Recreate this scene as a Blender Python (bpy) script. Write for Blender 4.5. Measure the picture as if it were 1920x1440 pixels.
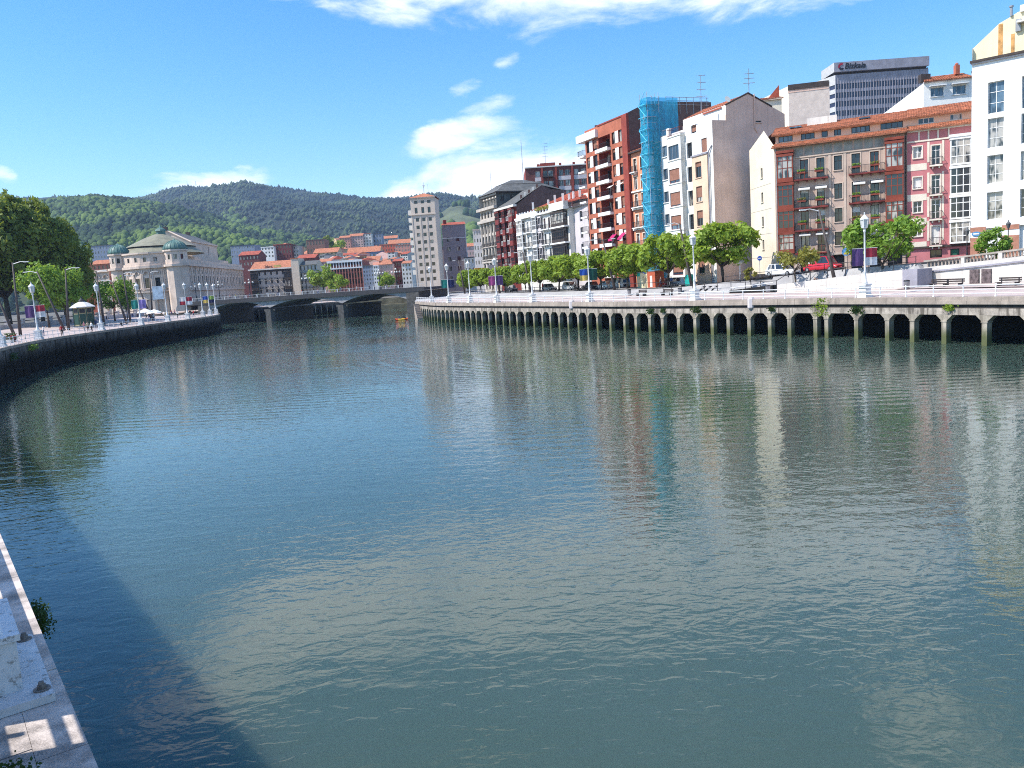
import bpy, bmesh, math, random
from mathutils import Vector, Matrix, noise
random.seed(7)
for o in list(bpy.data.objects): bpy.data.objects.remove(o)
SC = bpy.context.scene
COL = SC.collection
R = math.radians

# ------------------------------------------------------------------ camera
CAM_H, PITCH, ROLL, FPX = 8.4, R(7.5), R(3.8), 1500.0
_f = Vector((0, math.cos(PITCH), -math.sin(PITCH)))
_u0 = Vector((0, math.sin(PITCH), math.cos(PITCH)))
_r0 = Vector((1, 0, 0))
_u = math.cos(ROLL) * _u0 + math.sin(ROLL) * _r0
_r = math.cos(ROLL) * _r0 - math.sin(ROLL) * _u0
cam = bpy.data.objects.new('camera', bpy.data.cameras.new('camera'))
COL.objects.link(cam)
cam.matrix_world = Matrix(((_r.x, _u.x, -_f.x, 0), (_r.y, _u.y, -_f.y, 0), (_r.z, _u.z, -_f.z, CAM_H), (0, 0, 0, 1)))
cam.data.sensor_width = 36.0
cam.data.lens = 36.0 * FPX / 1920.0
cam.data.clip_start = 0.1
cam.data.clip_end = 20000
SC.camera = cam

# ------------------------------------------------------------------ light
SUN_EL, SUN_AZ = R(50), R(194)         # azimuth as an angle from +X: the sun stands to the left, a little behind the camera
SV = Vector((math.cos(SUN_EL) * math.cos(SUN_AZ), math.cos(SUN_EL) * math.sin(SUN_AZ), math.sin(SUN_EL)))
sun = bpy.data.objects.new('sun', bpy.data.lights.new('sun', 'SUN'))
COL.objects.link(sun)
sun.data.energy = 4.4
sun.data.angle = R(0.5)
sun.data.color = (1.0, 0.95, 0.87)
sun.rotation_euler = SV.to_track_quat('Z', 'Y').to_euler()
SC.view_settings.view_transform = 'Standard'
SC.view_settings.look = 'None'
SC.view_settings.exposure = 0.68
SC.view_settings.gamma = 1.0
SC.cycles.max_bounces = 6
SC.cycles.diffuse_bounces = 2
SC.cycles.glossy_bounces = 3
SC.cycles.transmission_bounces = 4
SC.cycles.transparent_max_bounces = 8
SC.cycles.sample_clamp_indirect = 4.0
SC.cycles.caustics_reflective = False
SC.cycles.caustics_refractive = False
SC.cycles.use_denoising = False
HAZE = 0.0001
SC.cycles.pixel_filter_type = 'BLACKMAN_HARRIS'
SC.cycles.filter_width = 1.05

class NT:
    """small node-tree helper"""
    def __init__(s, tree): s.t = tree
    def n(s, typ, **kw):
        nd = s.t.nodes.new(typ)
        for k, v in kw.items():
            if k == 'i':
                for kk, vv in v.items():
                    if hasattr(vv, 'is_linked') or isinstance(vv, bpy.types.NodeSocket): s.t.links.new(vv, nd.inputs[kk])
                    else: nd.inputs[kk].default_value = vv
            else: setattr(nd, k, v)
        return nd
    def m(s, op, a, b=None, c=None, clamp=False):
        nd = s.t.nodes.new('ShaderNodeMath'); nd.operation = op; nd.use_clamp = clamp
        for i, x in enumerate((a, b, c)):
            if x is None: continue
            if isinstance(x, bpy.types.NodeSocket): s.t.links.new(x, nd.inputs[i])
            else: nd.inputs[i].default_value = x
        return nd.outputs[0]
    def mix(s, fac, a, b, typ='MIX'):
        nd = s.t.nodes.new('ShaderNodeMix'); nd.data_type = 'RGBA'; nd.blend_type = typ
        for i, x in ((0, fac), (6, a), (7, b)):
            if isinstance(x, bpy.types.NodeSocket): s.t.links.new(x, nd.inputs[i])
            elif i == 0: nd.inputs[0].default_value = x
            else: nd.inputs[i].default_value = (*x, 1) if len(x) == 3 else x
        return nd.outputs[2]
    def ramp(s, x, lo, hi):
        nd = s.t.nodes.new('ShaderNodeMapRange'); nd.interpolation_type = 'SMOOTHSTEP'
        s.t.links.new(x, nd.inputs[0]); nd.inputs[1].default_value = lo; nd.inputs[2].default_value = hi
        return nd.outputs[0]
    def noise(s, vec, scale, detail=4, rough=.55, dist=0.0):
        nd = s.n('ShaderNodeTexNoise', i={'Scale': scale, 'Detail': detail, 'Roughness': rough, 'Distortion': dist})
        s.t.links.new(vec, nd.inputs['Vector']); return nd.outputs['Fac']
    def scale(s, vec, v):
        nd = s.n('ShaderNodeVectorMath', operation='MULTIPLY'); s.t.links.new(vec, nd.inputs[0]); nd.inputs[1].default_value = v
        return nd.outputs[0]

# ------------------------------------------------------------------ sky with scattered fair-weather cloud
W_ = bpy.data.worlds.new('World'); SC.world = W_; W_.use_nodes = True
t = NT(W_.node_tree); W_.node_tree.nodes.clear()
sky = t.n('ShaderNodeTexSky', sky_type='NISHITA', sun_disc=False, sun_elevation=SUN_EL)
sky.sun_rotation = math.pi / 2 - SUN_AZ
sky.altitude = 20; sky.air_density = 1.0; sky.dust_density = 0.35; sky.ozone_density = 2.6
gen = t.n('ShaderNodeTexCoord').outputs['Generated']
sp = t.n('ShaderNodeSeparateXYZ'); W_.node_tree.links.new(gen, sp.inputs[0])
az = t.m('ARCTAN2', sp.outputs[0], sp.outputs[1]); el = t.m('ARCSINE', sp.outputs[2])
cv = t.n('ShaderNodeCombineXYZ', i={0: az, 1: t.m('MULTIPLY', el, 2.6), 2: 0.37}).outputs[0]
n1 = t.noise(cv, 7.0, 9, .6, .35)
n2 = t.noise(cv, 2.3, 3, .5)
na = t.noise(cv, 4.0, 6, .6); nb = t.noise(t.scale(cv, (1.1, .9, 2)), 5.0, 6, .62)
azd = t.m('ADD', az, t.m('MULTIPLY', t.m('SUBTRACT', na, .5), R(7))); eld = t.m('ADD', el, t.m('MULTIPLY', t.m('SUBTRACT', nb, .5), R(3.2)))
def blob(a, e, ra, re, tilt=0.0, amp=1.0):
    da = t.m('SUBTRACT', azd, R(a)); de = t.m('SUBTRACT', t.m('SUBTRACT', eld, R(e)), t.m('MULTIPLY', da, tilt))
    q = t.m('ADD', t.m('POWER', t.m('ABSOLUTE', t.m('DIVIDE', da, R(ra))), 2.0), t.m('POWER', t.m('ABSOLUTE', t.m('DIVIDE', de, R(re))), 2.0))
    return t.m('MULTIPLY', t.m('SUBTRACT', 1.0, q, clamp=True), amp)
cov = t.m('MULTIPLY', t.ramp(n2, .47, .72), t.ramp(el, R(19), R(26)))
for b in ((4, 21.3, 28, 6.4, -.08), (-13, 21.6, 13, 4.0, -.02, 1.25), (20, 19.2, 13, 4.8, -.02, 1.2), (.3, 7.4, 8.5, 2.6, .15, 1.0), (-2.0, 9.7, 5.2, 1.5, .15, .68), (5.5, 6.8, 8, 2.4, .08, .9), (.4, 11.3, 2.8, .9, .25, .6), (-20, 7.5, 6, 1.2, 0, .78), (1.3, 14.7, 1.3, 1.0, 0, .37), (-1.0, 12.6, 1.5, .8, .2, .37), (-31.5, 8.0, 1.2, .9, 0, .6), (-6, 6.2, 4.5, 1.4, .2, .75), (-25, 13, 3, .8, 0, .33)):
    cov = t.m('MAXIMUM', cov, blob(*b))
cl = t.ramp(t.m('ADD', t.m('MULTIPLY', cov, .58), t.m('MULTIPLY', n1, 1.1)), .7, 1.12)
cl = t.m('MULTIPLY', cl, t.ramp(cov, 0.0, .3))
hs = t.n('ShaderNodeHueSaturation', i={'Saturation': 1.38, 'Value': 1.0, 'Color': sky.outputs[0]})
cc = t.mix(t.m('MULTIPLY', cl, .96), hs.outputs[0], (6.6, 6.7, 7.0))
bg = t.n('ShaderNodeBackground', i={'Color': cc, 'Strength': 0.15})
wo = t.n('ShaderNodeOutputWorld'); W_.node_tree.links.new(bg.outputs[0], wo.inputs[0])

# ------------------------------------------------------------------ survey helpers: photo bearings to metres
def ray(px, py): return FPX * _f + (px - 960) * _r - (py - 720) * _u
def W(px, py, Y):
    d = ray(px, py); k = Y / d.y
    return Vector((d.x * k, Y, CAM_H + d.z * k))
def G(px, py, z):
    d = ray(px, py); k = (z - CAM_H) / d.z
    return Vector((d.x * k, d.y * k, z))
def smooth(pts, n=6):
    P = [Vector(p) for p in pts]; P = [2 * P[0] - P[1]] + P + [2 * P[-1] - P[-2]]; o = []
    for i in range(1, len(P) - 2):
        a, b, c, d = P[i - 1:i + 3]
        for k in range(n):
            s = k / n
            o.append(.5 * (2 * b + (c - a) * s + (2 * a - 5 * b + 4 * c - d) * s * s + (3 * b - a - 3 * c + d) * s ** 3))
    o.append(P[-2]); return o
class Path:
    """plan polyline; at(s, o) = point s metres along, o metres to its right"""
    def __init__(s, pts, n=6):
        s.p = smooth(pts, n); s.c = [0]
        for a, b in zip(s.p, s.p[1:]): s.c.append(s.c[-1] + (b - a).length)
        s.len = s.c[-1]
    def at(s, q, o=0.0):
        i = 0
        while i < len(s.p) - 2 and s.c[i + 1] < q: i += 1
        d = (s.p[i + 1] - s.p[i]).normalized(); r = q - s.c[i]
        # blend direction for smooth offsets
        j = min(i + 1, len(s.p) - 2); d2 = (s.p[j + 1] - s.p[j]).normalized(); h = max(i - 1, 0); d0 = (s.p[h + 1] - s.p[h]).normalized()
        k = r / max(1e-6, (s.c[i + 1] - s.c[i])); k = min(max(k, 0), 1)
        dd = (d0 * (1 - k) + d * 1.0 + d2 * k).normalized()
        p = s.p[i] + d * r
        return Vector((p.x + dd.y * o, p.y - dd.x * o))
    def ang(s, q):
        a, b = s.at(q - .3), s.at(q + .3); return math.atan2(b.y - a.y, b.x - a.x)

# ------------------------------------------------------------------ materials
MATS = {}
def mat(name, col, rough=.8, var=.18, scale=1.2, fine=14, bump=0.0, streak=0.0, metal=0.0, spec=.3, island=0.0, orand=0.0, extra=None):
    if name in MATS: return MATS[name]
    m = bpy.data.materials.new(name); m.use_nodes = True; T = NT(m.node_tree); m.node_tree.nodes.clear()
    pos = T.n('ShaderNodeNewGeometry').outputs['Position']
    a = T.noise(pos, scale, 4); b = T.noise(pos, fine, 3)
    v = T.m('ADD', T.m('MULTIPLY', a, .65), T.m('MULTIPLY', b, .35))
    dk = tuple(c * (1 - var * 1.6) for c in col); lt = tuple(min(.95, c * (1 + var * 1.1)) for c in col)
    c = T.mix(T.ramp(v, .32, .68), dk, lt)
    if streak:
        st = T.noise(T.scale(pos, (1.7, 1.7, .11)), 1.6, 5, .6)
        c = T.mix(T.m('MULTIPLY', T.ramp(st, .5, .74), streak), c, tuple(x * .38 for x in col))
    if island:
        ri = T.n('ShaderNodeNewGeometry').outputs['Random Per Island']
        c = T.mix(T.m('MULTIPLY', ri, island), c, tuple(min(1, x * 1.9) for x in col)); 
        c = T.mix(T.m('MULTIPLY', T.m('SUBTRACT', 1.0, T.m('MULTIPLY', ri, 1.0)), island * .8), c, tuple(x * .4 for x in col))
    if orand:
        ro = T.n('ShaderNodeObjectInfo').outputs['Random']
        c = T.mix(T.m('MULTIPLY', ro, orand), c, tuple(x * .55 for x in col))
    if extra: c = extra(T, pos, c)
    p = T.n('ShaderNodeBsdfPrincipled', i={'Base Color': c, 'Roughness': rough, 'Metallic': metal, 'Specular IOR Level': spec})
    if bump:
        bn = T.n('ShaderNodeBump', i={'Strength': 1.0, 'Distance': bump, 'Height': v}); m.node_tree.links.new(bn.outputs[0], p.inputs['Normal'])
    o = T.n('ShaderNodeOutputMaterial'); m.node_tree.links.new(p.outputs[0], o.inputs[0])
    MATS[name] = m; return m
def leafmat(name, col, col2, yel=.0):
    m = bpy.data.materials.new(name); m.use_nodes = True; T = NT(m.node_tree); m.node_tree.nodes.clear()
    g = T.n('ShaderNodeNewGeometry'); nz = T.noise(g.outputs['Position'], .55, 3)
    c = T.mix(T.m('MULTIPLY', T.m('ADD', g.outputs['Random Per Island'], nz), .55, clamp=True), col, col2)
    p = T.n('ShaderNodeBsdfPrincipled', i={'Base Color': c, 'Roughness': .5, 'Specular IOR Level': .3})
    tr = T.n('ShaderNodeBsdfTranslucent', i={'Color': T.mix(.5, c, (min(1, col2[0] * 1.5), min(1, col2[1] * 1.3), col2[2] * .5))})
    mx = T.n('ShaderNodeMixShader', i={0: .4, 1: p.outputs[0], 2: tr.outputs[0]})
    o = T.n('ShaderNodeOutputMaterial'); m.node_tree.links.new(mx.outputs[0], o.inputs[0]); MATS[name] = m; return m
def glassmat(name, dark, curtain, share):
    m = bpy.data.materials.new(name); m.use_nodes = True; T = NT(m.node_tree); m.node_tree.nodes.clear()
    g = T.n('ShaderNodeNewGeometry'); ro = T.n('ShaderNodeObjectInfo').outputs['Random']
    pn = T.noise(T.scale(g.outputs['Position'], (1, 1, .35)), 1.3, 2)
    f = T.m('MULTIPLY', T.m('GREATER_THAN', ro, 1 - share), T.ramp(pn, .4, .55))
    c = T.mix(f, dark, curtain)
    wob = T.n('ShaderNodeBump', i={'Strength': .25, 'Distance': .03, 'Height': T.noise(g.outputs['Position'], .9, 2)})
    p = T.n('ShaderNodeBsdfPrincipled', i={'Base Color': c, 'Roughness': .06, 'Specular IOR Level': .75, 'Normal': wob.outputs[0]})
    o = T.n('ShaderNodeOutputMaterial'); m.node_tree.links.new(p.outputs[0], o.inputs[0]); MATS[name] = m; return m
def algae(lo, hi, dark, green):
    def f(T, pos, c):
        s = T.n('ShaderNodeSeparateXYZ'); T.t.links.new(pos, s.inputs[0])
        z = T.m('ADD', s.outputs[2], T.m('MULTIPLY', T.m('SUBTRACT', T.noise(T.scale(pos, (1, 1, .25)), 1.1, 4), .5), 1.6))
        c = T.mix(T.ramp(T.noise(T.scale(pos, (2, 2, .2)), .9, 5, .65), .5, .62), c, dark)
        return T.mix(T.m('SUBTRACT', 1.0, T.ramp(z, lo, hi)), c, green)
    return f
def courses(h, w, depth=.45):
    """faint masonry joints at block size"""
    def f(T, pos, c):
        s = T.n('ShaderNodeSeparateXYZ'); T.t.links.new(pos, s.inputs[0])
        q = T.m('FRACT', T.m('DIVIDE', s.outputs[2], h))
        return T.mix(T.m('MULTIPLY', T.m('LESS_THAN', q, .07), depth), c, (.08, .07, .06))
    return f

white = mat('white_paint', (.80, .79, .77), .55, .07, .6, streak=.12)
rail_white = mat('rail_paint', (.70, .70, .70), .45, .05)
wall_white = mat('white_render', (.80, .79, .76), .8, .06, .3, streak=.2)
wall_white2 = mat('offwhite_render', (.70, .67, .62), .8, .1, .4, streak=.3)
cream = mat('cream_render', (.74, .66, .53), .85, .07, .4, streak=.12)
tan = mat('tan_render', (.76, .52, .42), .9, .09, .35, streak=.28)
peach = mat('peach_render', (.74, .52, .38), .85, .07, .5, streak=.1)
lav = mat('lilac_render', (.58, .53, .54), .85, .08, .5, streak=.2)
yellow = mat('yellow_render', (.80, .70, .47), .85, .06, .6, streak=.2)
brownf = mat('brown_render', (.50, .365, .295), .85, .1, .7, streak=.25)
brownl = mat('brown_stone_trim', (.56, .44, .36), .85, .1, .7, streak=.2)
greyp = mat('grey_panel', (.33, .31, .27), .85, .15, 1.4)
pink = mat('pink_render', (.53, .19, .20), .8, .08, .5, streak=.15)
creamtrim = mat('cream_trim', (.74, .66, .55), .8, .07, .8, streak=.12)
brick = mat('red_brick', (.42, .135, .08), .85, .14, .8, fine=22, streak=.22)
brickd = mat('dark_red_brick', (.27, .055, .04), .85, .15, .8)
brickbrown = mat('brown_brick', (.14, .085, .075), .9, .2, .7, streak=.3, extra=courses(.4, 1, .25))
orange = mat('orange_render', (.66, .27, .16), .85, .1, .6, streak=.15)
redwood = mat('red_painted_wood', (.235, .05, .028), .55, .2, 1.2)
redwood2 = mat('dark_red_wood', (.19, .035, .028), .55, .25, 1.0)
darkwood = mat('dark_wood', (.06, .045, .04), .6, .2)
brownblind = mat('brown_blind', (.30, .145, .10), .6, .1, fine=3)
whiteblind = mat('white_blind', (.70, .68, .64), .6, .06)
iron = mat('black_iron', (.03, .03, .035), .5, .2)
greymetal = mat('grey_metal', (.32, .33, .35), .45, .15, metal=.3)
stone = mat('bank_stone', (.47, .42, .37), .85, .14, .7, streak=.3)
stonegrey = mat('theatre_stone', (.66, .53, .44), .85, .12, .35, streak=.35)
stonebuff = mat('theatre_rusticated_stone', (.42, .31, .22), .85, .15, .5, extra=courses(.6, 1, .35))
concrete = mat('concrete', (.42, .38, .34), .9, .16, .5, streak=.5, bump=.01)
concgrey = mat('grey_concrete', (.30, .29, .335), .9, .12, .4, streak=.3)
coping = mat('coping_stone', (.39, .325, .275), .9, .2, .9, streak=.5, bump=.008, orand=.25)
pierm = mat('pier_concrete', (.40, .35, .285), .9, .25, 1.0, streak=.6, bump=.02, orand=.45, extra=algae(.5, 1.7, (.22, .19, .15), (.105, .115, .05)))
beamm = mat('stained_beam', (.38, .33, .28), .9, .3, 1.1, bump=.012, extra=algae(-3, -2, (.13, .11, .09), (.2, .2, .1)))
groove = mat('dark_groove', (.05, .045, .042), .9, .3)  # near-black base for the recessed course
darkwall = mat('wet_shaded_masonry', (.011, .011, .010), .8, .3, .6)  # near-black: wet stone with the deep shade of the openings in its colour
quayl = mat('old_quay_masonry', (.17, .155, .145), .9, .3, .8, streak=.5, bump=.03, spec=.1, extra=algae(1.9, 4.0, (.04, .038, .034), (.005, .0055, .0045)))  # near-black lower part: waterline algae plus the wall's shade put into the colour
paving = mat('promenade_paving', (.46, .375, .35), .85, .14, .35, fine=3)
pavinggrey = mat('street_paving', (.34, .33, .33), .88, .12, .4, fine=4)
asphalt = mat('asphalt', (.06, .06, .062), .9, .15, .4)
townground = mat('town_ground', (.14, .13, .11), .95, .3, .02, fine=.3)
tile = mat('roof_tile', (.43, .165, .088), .8, .3, 1.5, fine=9)
tileold = mat('weathered_roof_tile', (.40, .145, .08), .85, .35, 1.2, fine=8)
tilered = mat('red_roof_tile', (.36, .085, .05), .85, .25, .8)
slate = mat('slate_roof', (.115, .115, .11), .7, .2, .8, streak=.3)
leadroof = mat('lead_roof', (.25, .235, .165), .6, .15, .5, streak=.35)
copper = mat('copper_dome', (.10, .19, .165), .5, .15, .8, streak=.35)
bronze = mat('wooden_mast', (.075, .06, .055), .6, .25, 2.0)
bark = mat('bark', (.085, .068, .055), .9, .3, 3.0, bump=.02)
netm = None
glass = glassmat('window_glass', (.018, .022, .028), (.42, .39, .35), .35)
glassblue = glassmat('clear_glass', (.03, .05, .075), (.10, .16, .22), .5)
glassviolet = glassmat('tinted_glass', (.022, .018, .045), (.035, .03, .06), .4)
leafA = leafmat('plane_leaf', (.105, .195, .016), (.34, .46, .065))
leafB = leafmat('dark_leaf', (.065, .115, .017), (.25, .31, .055))
leafC = leafmat('light_leaf', (.09, .19, .02), (.27, .42, .07))
leafY = leafmat('yellowing_leaf', (.12, .17, .03), (.33, .30, .07))
ivym = leafmat('ivy_leaf', (.022, .05, .012), (.06, .11, .03))
def plain(name, col, rough=.6, **k): return mat(name, col, rough, k.pop('var', .08), **k)

# ------------------------------------------------------------------ mesh builder
class MB:
    def __init__(s): s.v = []; s.f = []; s.m = []
    def face(s, pts, m=0):
        b = len(s.v); s.v += [tuple(p) for p in pts]; s.f.append(tuple(range(b, b + len(pts)))); s.m.append(m); return s
    def box(s, x0, x1, y0, y1, z0, z1, m=0):
        b = len(s.v)
        s.v += [(x0, y0, z0), (x1, y0, z0), (x1, y1, z0), (x0, y1, z0), (x0, y0, z1), (x1, y0, z1), (x1, y1, z1), (x0, y1, z1)]
        for q in ((0, 3, 2, 1), (4, 5, 6, 7), (0, 1, 5, 4), (1, 2, 6, 5), (2, 3, 7, 6), (3, 0, 4, 7)):
            s.f.append(tuple(b + i for i in q)); s.m.append(m)
        return s
    def prism(s, poly, z0, z1, m=0, mt=None):
        n = len(poly); b = len(s.v)
        zt = z1 if isinstance(z1, (list, tuple)) else [z1] * n
        s.v += [(p[0], p[1], z0) for p in poly] + [(p[0], p[1], z) for p, z in zip(poly, zt)]
        for i in range(n): s.f.append((b + i, b + (i + 1) % n, b + n + (i + 1) % n, b + n + i)); s.m.append(m)
        s.f.append(tuple(range(b + n, b + 2 * n))); s.m.append(m if mt is None else mt)
        s.f.append(tuple(range(b + n - 1, b - 1, -1))); s.m.append(m)
        return s
    def tube(s, p, q, r0, r1=None, n=8, m=0):
        p, q = Vector(p), Vector(q); r1 = r0 if r1 is None else r1; d = (q - p)
        if d.length < 1e-6: return s
        d.normalize(); x = d.orthogonal().normalized(); y = d.cross(x); b = len(s.v)
        for c, r in ((p, r0), (q, r1)):
            for i in range(n):
                a = 2 * math.pi * i / n; w = c + (x * math.cos(a) + y * math.sin(a)) * r; s.v.append(tuple(w))
        for i in range(n): s.f.append((b + i, b + (i + 1) % n, b + n + (i + 1) % n, b + n + i)); s.m.append(m)
        s.f.append(tuple(range(b + n - 1, b - 1, -1))); s.m.append(m); s.f.append(tuple(range(b + n, b + 2 * n))); s.m.append(m)
        return s
    def path(s, pts, r, n=6, m=0):
        """continuous tube through points; r number or list"""
        P = [Vector(p) for p in pts]; b = len(s.v); rr = r if isinstance(r, (list, tuple)) else [r] * len(P)
        for k, c in enumerate(P):
            d = (P[min(k + 1, len(P) - 1)] - P[max(k - 1, 0)]).normalized()
            x = d.cross(Vector((0, 0, 1))); x = x.normalized() if x.length > .05 else Vector((1, 0, 0)); y = x.cross(d)
            for i in range(n):
                a = 2 * math.pi * i / n; s.v.append(tuple(c + (x * math.cos(a) + y * math.sin(a)) * rr[k]))
        for k in range(len(P) - 1):
            for i in range(n):
                s.f.append((b + k * n + i, b + k * n + (i + 1) % n, b + (k + 1) * n + (i + 1) % n, b + (k + 1) * n + i)); s.m.append(m)
        s.f.append(tuple(range(b + n - 1, b - 1, -1))); s.m.append(m); e = b + (len(P) - 1) * n; s.f.append(tuple(range(e, e + n))); s.m.append(m)
        return s
    def lathe(s, prof, n=12, c=(0, 0, 0), m=0, sq=False, a0=0.0, a1=2 * math.pi):
        b = len(s.v); full = abs(a1 - a0 - 2 * math.pi) < 1e-4; nn = n if full else n + 1
        for r, z in prof:
            for i in range(nn):
                a = a0 + (a1 - a0) * i / n + (math.pi / 4 if sq else 0); s.v.append((c[0] + r * math.cos(a), c[1] + r * math.sin(a), c[2] + z))
        for k in range(len(prof) - 1):
            for i in range(n):
                j = (i + 1) % nn; s.f.append((b + k * nn + i, b + k * nn + j, b + (k + 1) * nn + j, b + (k + 1) * nn + i)); s.m.append(m)
        if full:
            s.f.append(tuple(range(b + nn - 1, b - 1, -1))); s.m.append(m); e = b + (len(prof) - 1) * nn; s.f.append(tuple(range(e, e + nn))); s.m.append(m)
        return s
    def xf(s, M, start=0):
        s.v[start:] = [tuple(M @ Vector(p)) for p in s.v[start:]]; return s
    def mesh(s, name, mats, smooth=False):
        me = bpy.data.meshes.new(name); me.from_pydata(s.v, [], s.f)
        for x in (mats if isinstance(mats, (list, tuple)) else [mats]): me.materials.append(x)
        if len(me.materials) > 1: me.polygons.foreach_set('material_index', s.m)
        if smooth: me.polygons.foreach_set('use_smooth', [True] * len(me.polygons))
        me.update(); return me
    def build(s, name, mats, parent=None, smooth=False, M=None):
        return link(name, s.mesh(name, mats, smooth), parent, M)
def link(name, me, parent=None, M=None):
    o = bpy.data.objects.new(name, me); COL.objects.link(o)
    if parent is not None: o.parent = parent
    if M is not None: o.matrix_basis = M
    return o
def tag(o, label=None, cat=None, group=None, kind=None):
    if label: o['label'] = label
    if cat: o['category'] = cat
    if group: o['group'] = group
    if kind: o['kind'] = kind
    return o
def thing(name, label, cat, loc=(0, 0, 0), rz=0.0, group=None):
    o = bpy.data.objects.new(name, None); COL.objects.link(o); o.location = loc; o.rotation_euler = (0, 0, rz); o.empty_display_size = .2
    return tag(o, label, cat, group)
def copy_tree(o, parent=None):
    c = o.copy(); COL.objects.link(c); c.parent = parent
    for ch in o.children: copy_tree(ch, c)
    return c
def T3(x, y, z): return Matrix.Translation((x, y, z))
def at(x, y, z, rz): return T3(x, y, z) @ Matrix.Rotation(rz, 4, 'Z')
ORD = 'first second third fourth fifth sixth seventh eighth ninth tenth eleventh twelfth thirteenth fourteenth fifteenth sixteenth seventeenth eighteenth nineteenth twentieth'.split()

# ------------------------------------------------------------------ facades
CACHE = {}
def r5(x): return round(x * 20) / 20
def frame_mesh(w, h, nx, tz, fm, fw=.075):
    k = ('wf', r5(w), r5(h), nx, tuple(tz), fm.name, fw)
    if k not in CACHE:
        w, h = r5(w), r5(h); b = MB(); d = .08
        b.box(0, fw, 0, d, 0, h).box(w - fw, w, 0, d, 0, h).box(fw, w - fw, 0, d, 0, fw).box(fw, w - fw, 0, d, h - fw, h)
        for i in range(1, nx):
            x = w * i / nx; b.box(x - fw * .45, x + fw * .45, .004, d - .004, fw, h - fw)
        for q in tz: b.box(fw, w - fw, .008, d - .008, h * q - fw * .4, h * q + fw * .4)
        CACHE[k] = b.mesh('window', fm)
    return CACHE[k]
def pane_mesh(w, h, gm):
    k = ('pn', r5(w), r5(h), gm.name)
    if k not in CACHE:
        w, h = r5(w), r5(h); CACHE[k] = MB().face([(.02, .045, .02), (w - .02, .045, .02), (w - .02, .045, h - .02), (.02, .045, h - .02)]).mesh('pane', gm)
    return CACHE[k]
def blind_mesh(w, h, f, bm):
    f = round(f, 1); k = ('bl', r5(w), r5(h), f, bm.name)
    if k not in CACHE:
        w, h = r5(w), r5(h); b = MB(); z = h * (1 - f); n = max(2, int(h * f / .12)); dz = h * f / n
        for i in range(n): # slatted roller blind
            z0 = z + i * dz
            b.face([(.05, -.012, z0), (w - .05, -.012, z0), (w - .05, -.03, z0 + dz * .7), (.05, -.03, z0 + dz * .7)])
            b.face([(.05, -.03, z0 + dz * .7), (w - .05, -.03, z0 + dz * .7), (w - .05, -.012, z0 + dz), (.05, -.012, z0 + dz)])
        CACHE[k] = b.mesh('blind', bm)
    return CACHE[k]
def rail_mesh(w, d, h, m, pitch=.16):
    k = ('rl', r5(w), r5(d), h, m.name, pitch)
    if k not in CACHE:
        w, d = r5(w), r5(d); b = MB(); t = .022
        for z in (.1, h): b.box(0, w, -d, -d + .05, z - .03, z + .02).box(0, .05, -d + .05, 0, z - .03, z + .02).box(w - .05, w, -d + .05, 0, z - .03, z + .02)
        n = max(2, int(w / pitch))
        for i in range(n + 1):
            x = .02 + (w - .04) * i / n; b.box(x - t / 2, x + t / 2, -d + .012, -d + .012 + t, .12, h - .03)
        n = max(1, int(d / pitch))
        for i in range(1, n):
            y = -d * i / n
            for x in (.02, w - .02): b.box(x - t / 2, x + t / 2, y, y + t, .12, h - .03)
        CACHE[k] = b.mesh('railing', m)
    return CACHE[k]
def wall_mesh(w, h, ops, m, t=.28, reveal=None, z0=0.0):
    xs = sorted({0.0, w} | {x for o in ops for x in o[:2]}); zs = sorted({z0, h} | {z for o in ops for z in o[2:4]})
    xs = [x for x in xs if -1e-6 <= x <= w + 1e-6]; zs = [z for z in zs if z0 - 1e-6 <= z <= h + 1e-6]
    b = MB(); V = {}
    def vid(x, z):
        if (x, z) not in V: V[(x, z)] = len(b.v); b.v.append((x, 0, z))
        return V[(x, z)]
    for i in range(len(xs) - 1):
        for j in range(len(zs) - 1):
            cx, cz = (xs[i] + xs[i + 1]) / 2, (zs[j] + zs[j + 1]) / 2
            if any(o[0] < cx < o[1] and o[2] < cz < o[3] for o in ops): continue
            b.f.append((vid(xs[i], zs[j]), vid(xs[i + 1], zs[j]), vid(xs[i + 1], zs[j + 1]), vid(xs[i], zs[j + 1]))); b.m.append(0)
    for o in ops:
        x0, x1, a, c = o[:4]; d = o[4] if len(o) > 4 else t
        b.face([(x0, 0, a), (x0, d, a), (x0, d, c), (x0, 0, c)], 1).face([(x1, d, a), (x1, 0, a), (x1, 0, c), (x1, d, c)], 1)
        b.face([(x0, 0, c), (x0, d, c), (x1, d, c), (x1, 0, c)], 1).face([(x0, d, a), (x0, 0, a), (x1, 0, a), (x1, d, a)], 1)
        if len(o) > 5: b.face([(x0, d, a), (x1, d, a), (x1, d, c), (x0, d, c)], 1)
    return b.mesh('wall', [m, reveal or m])
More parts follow.
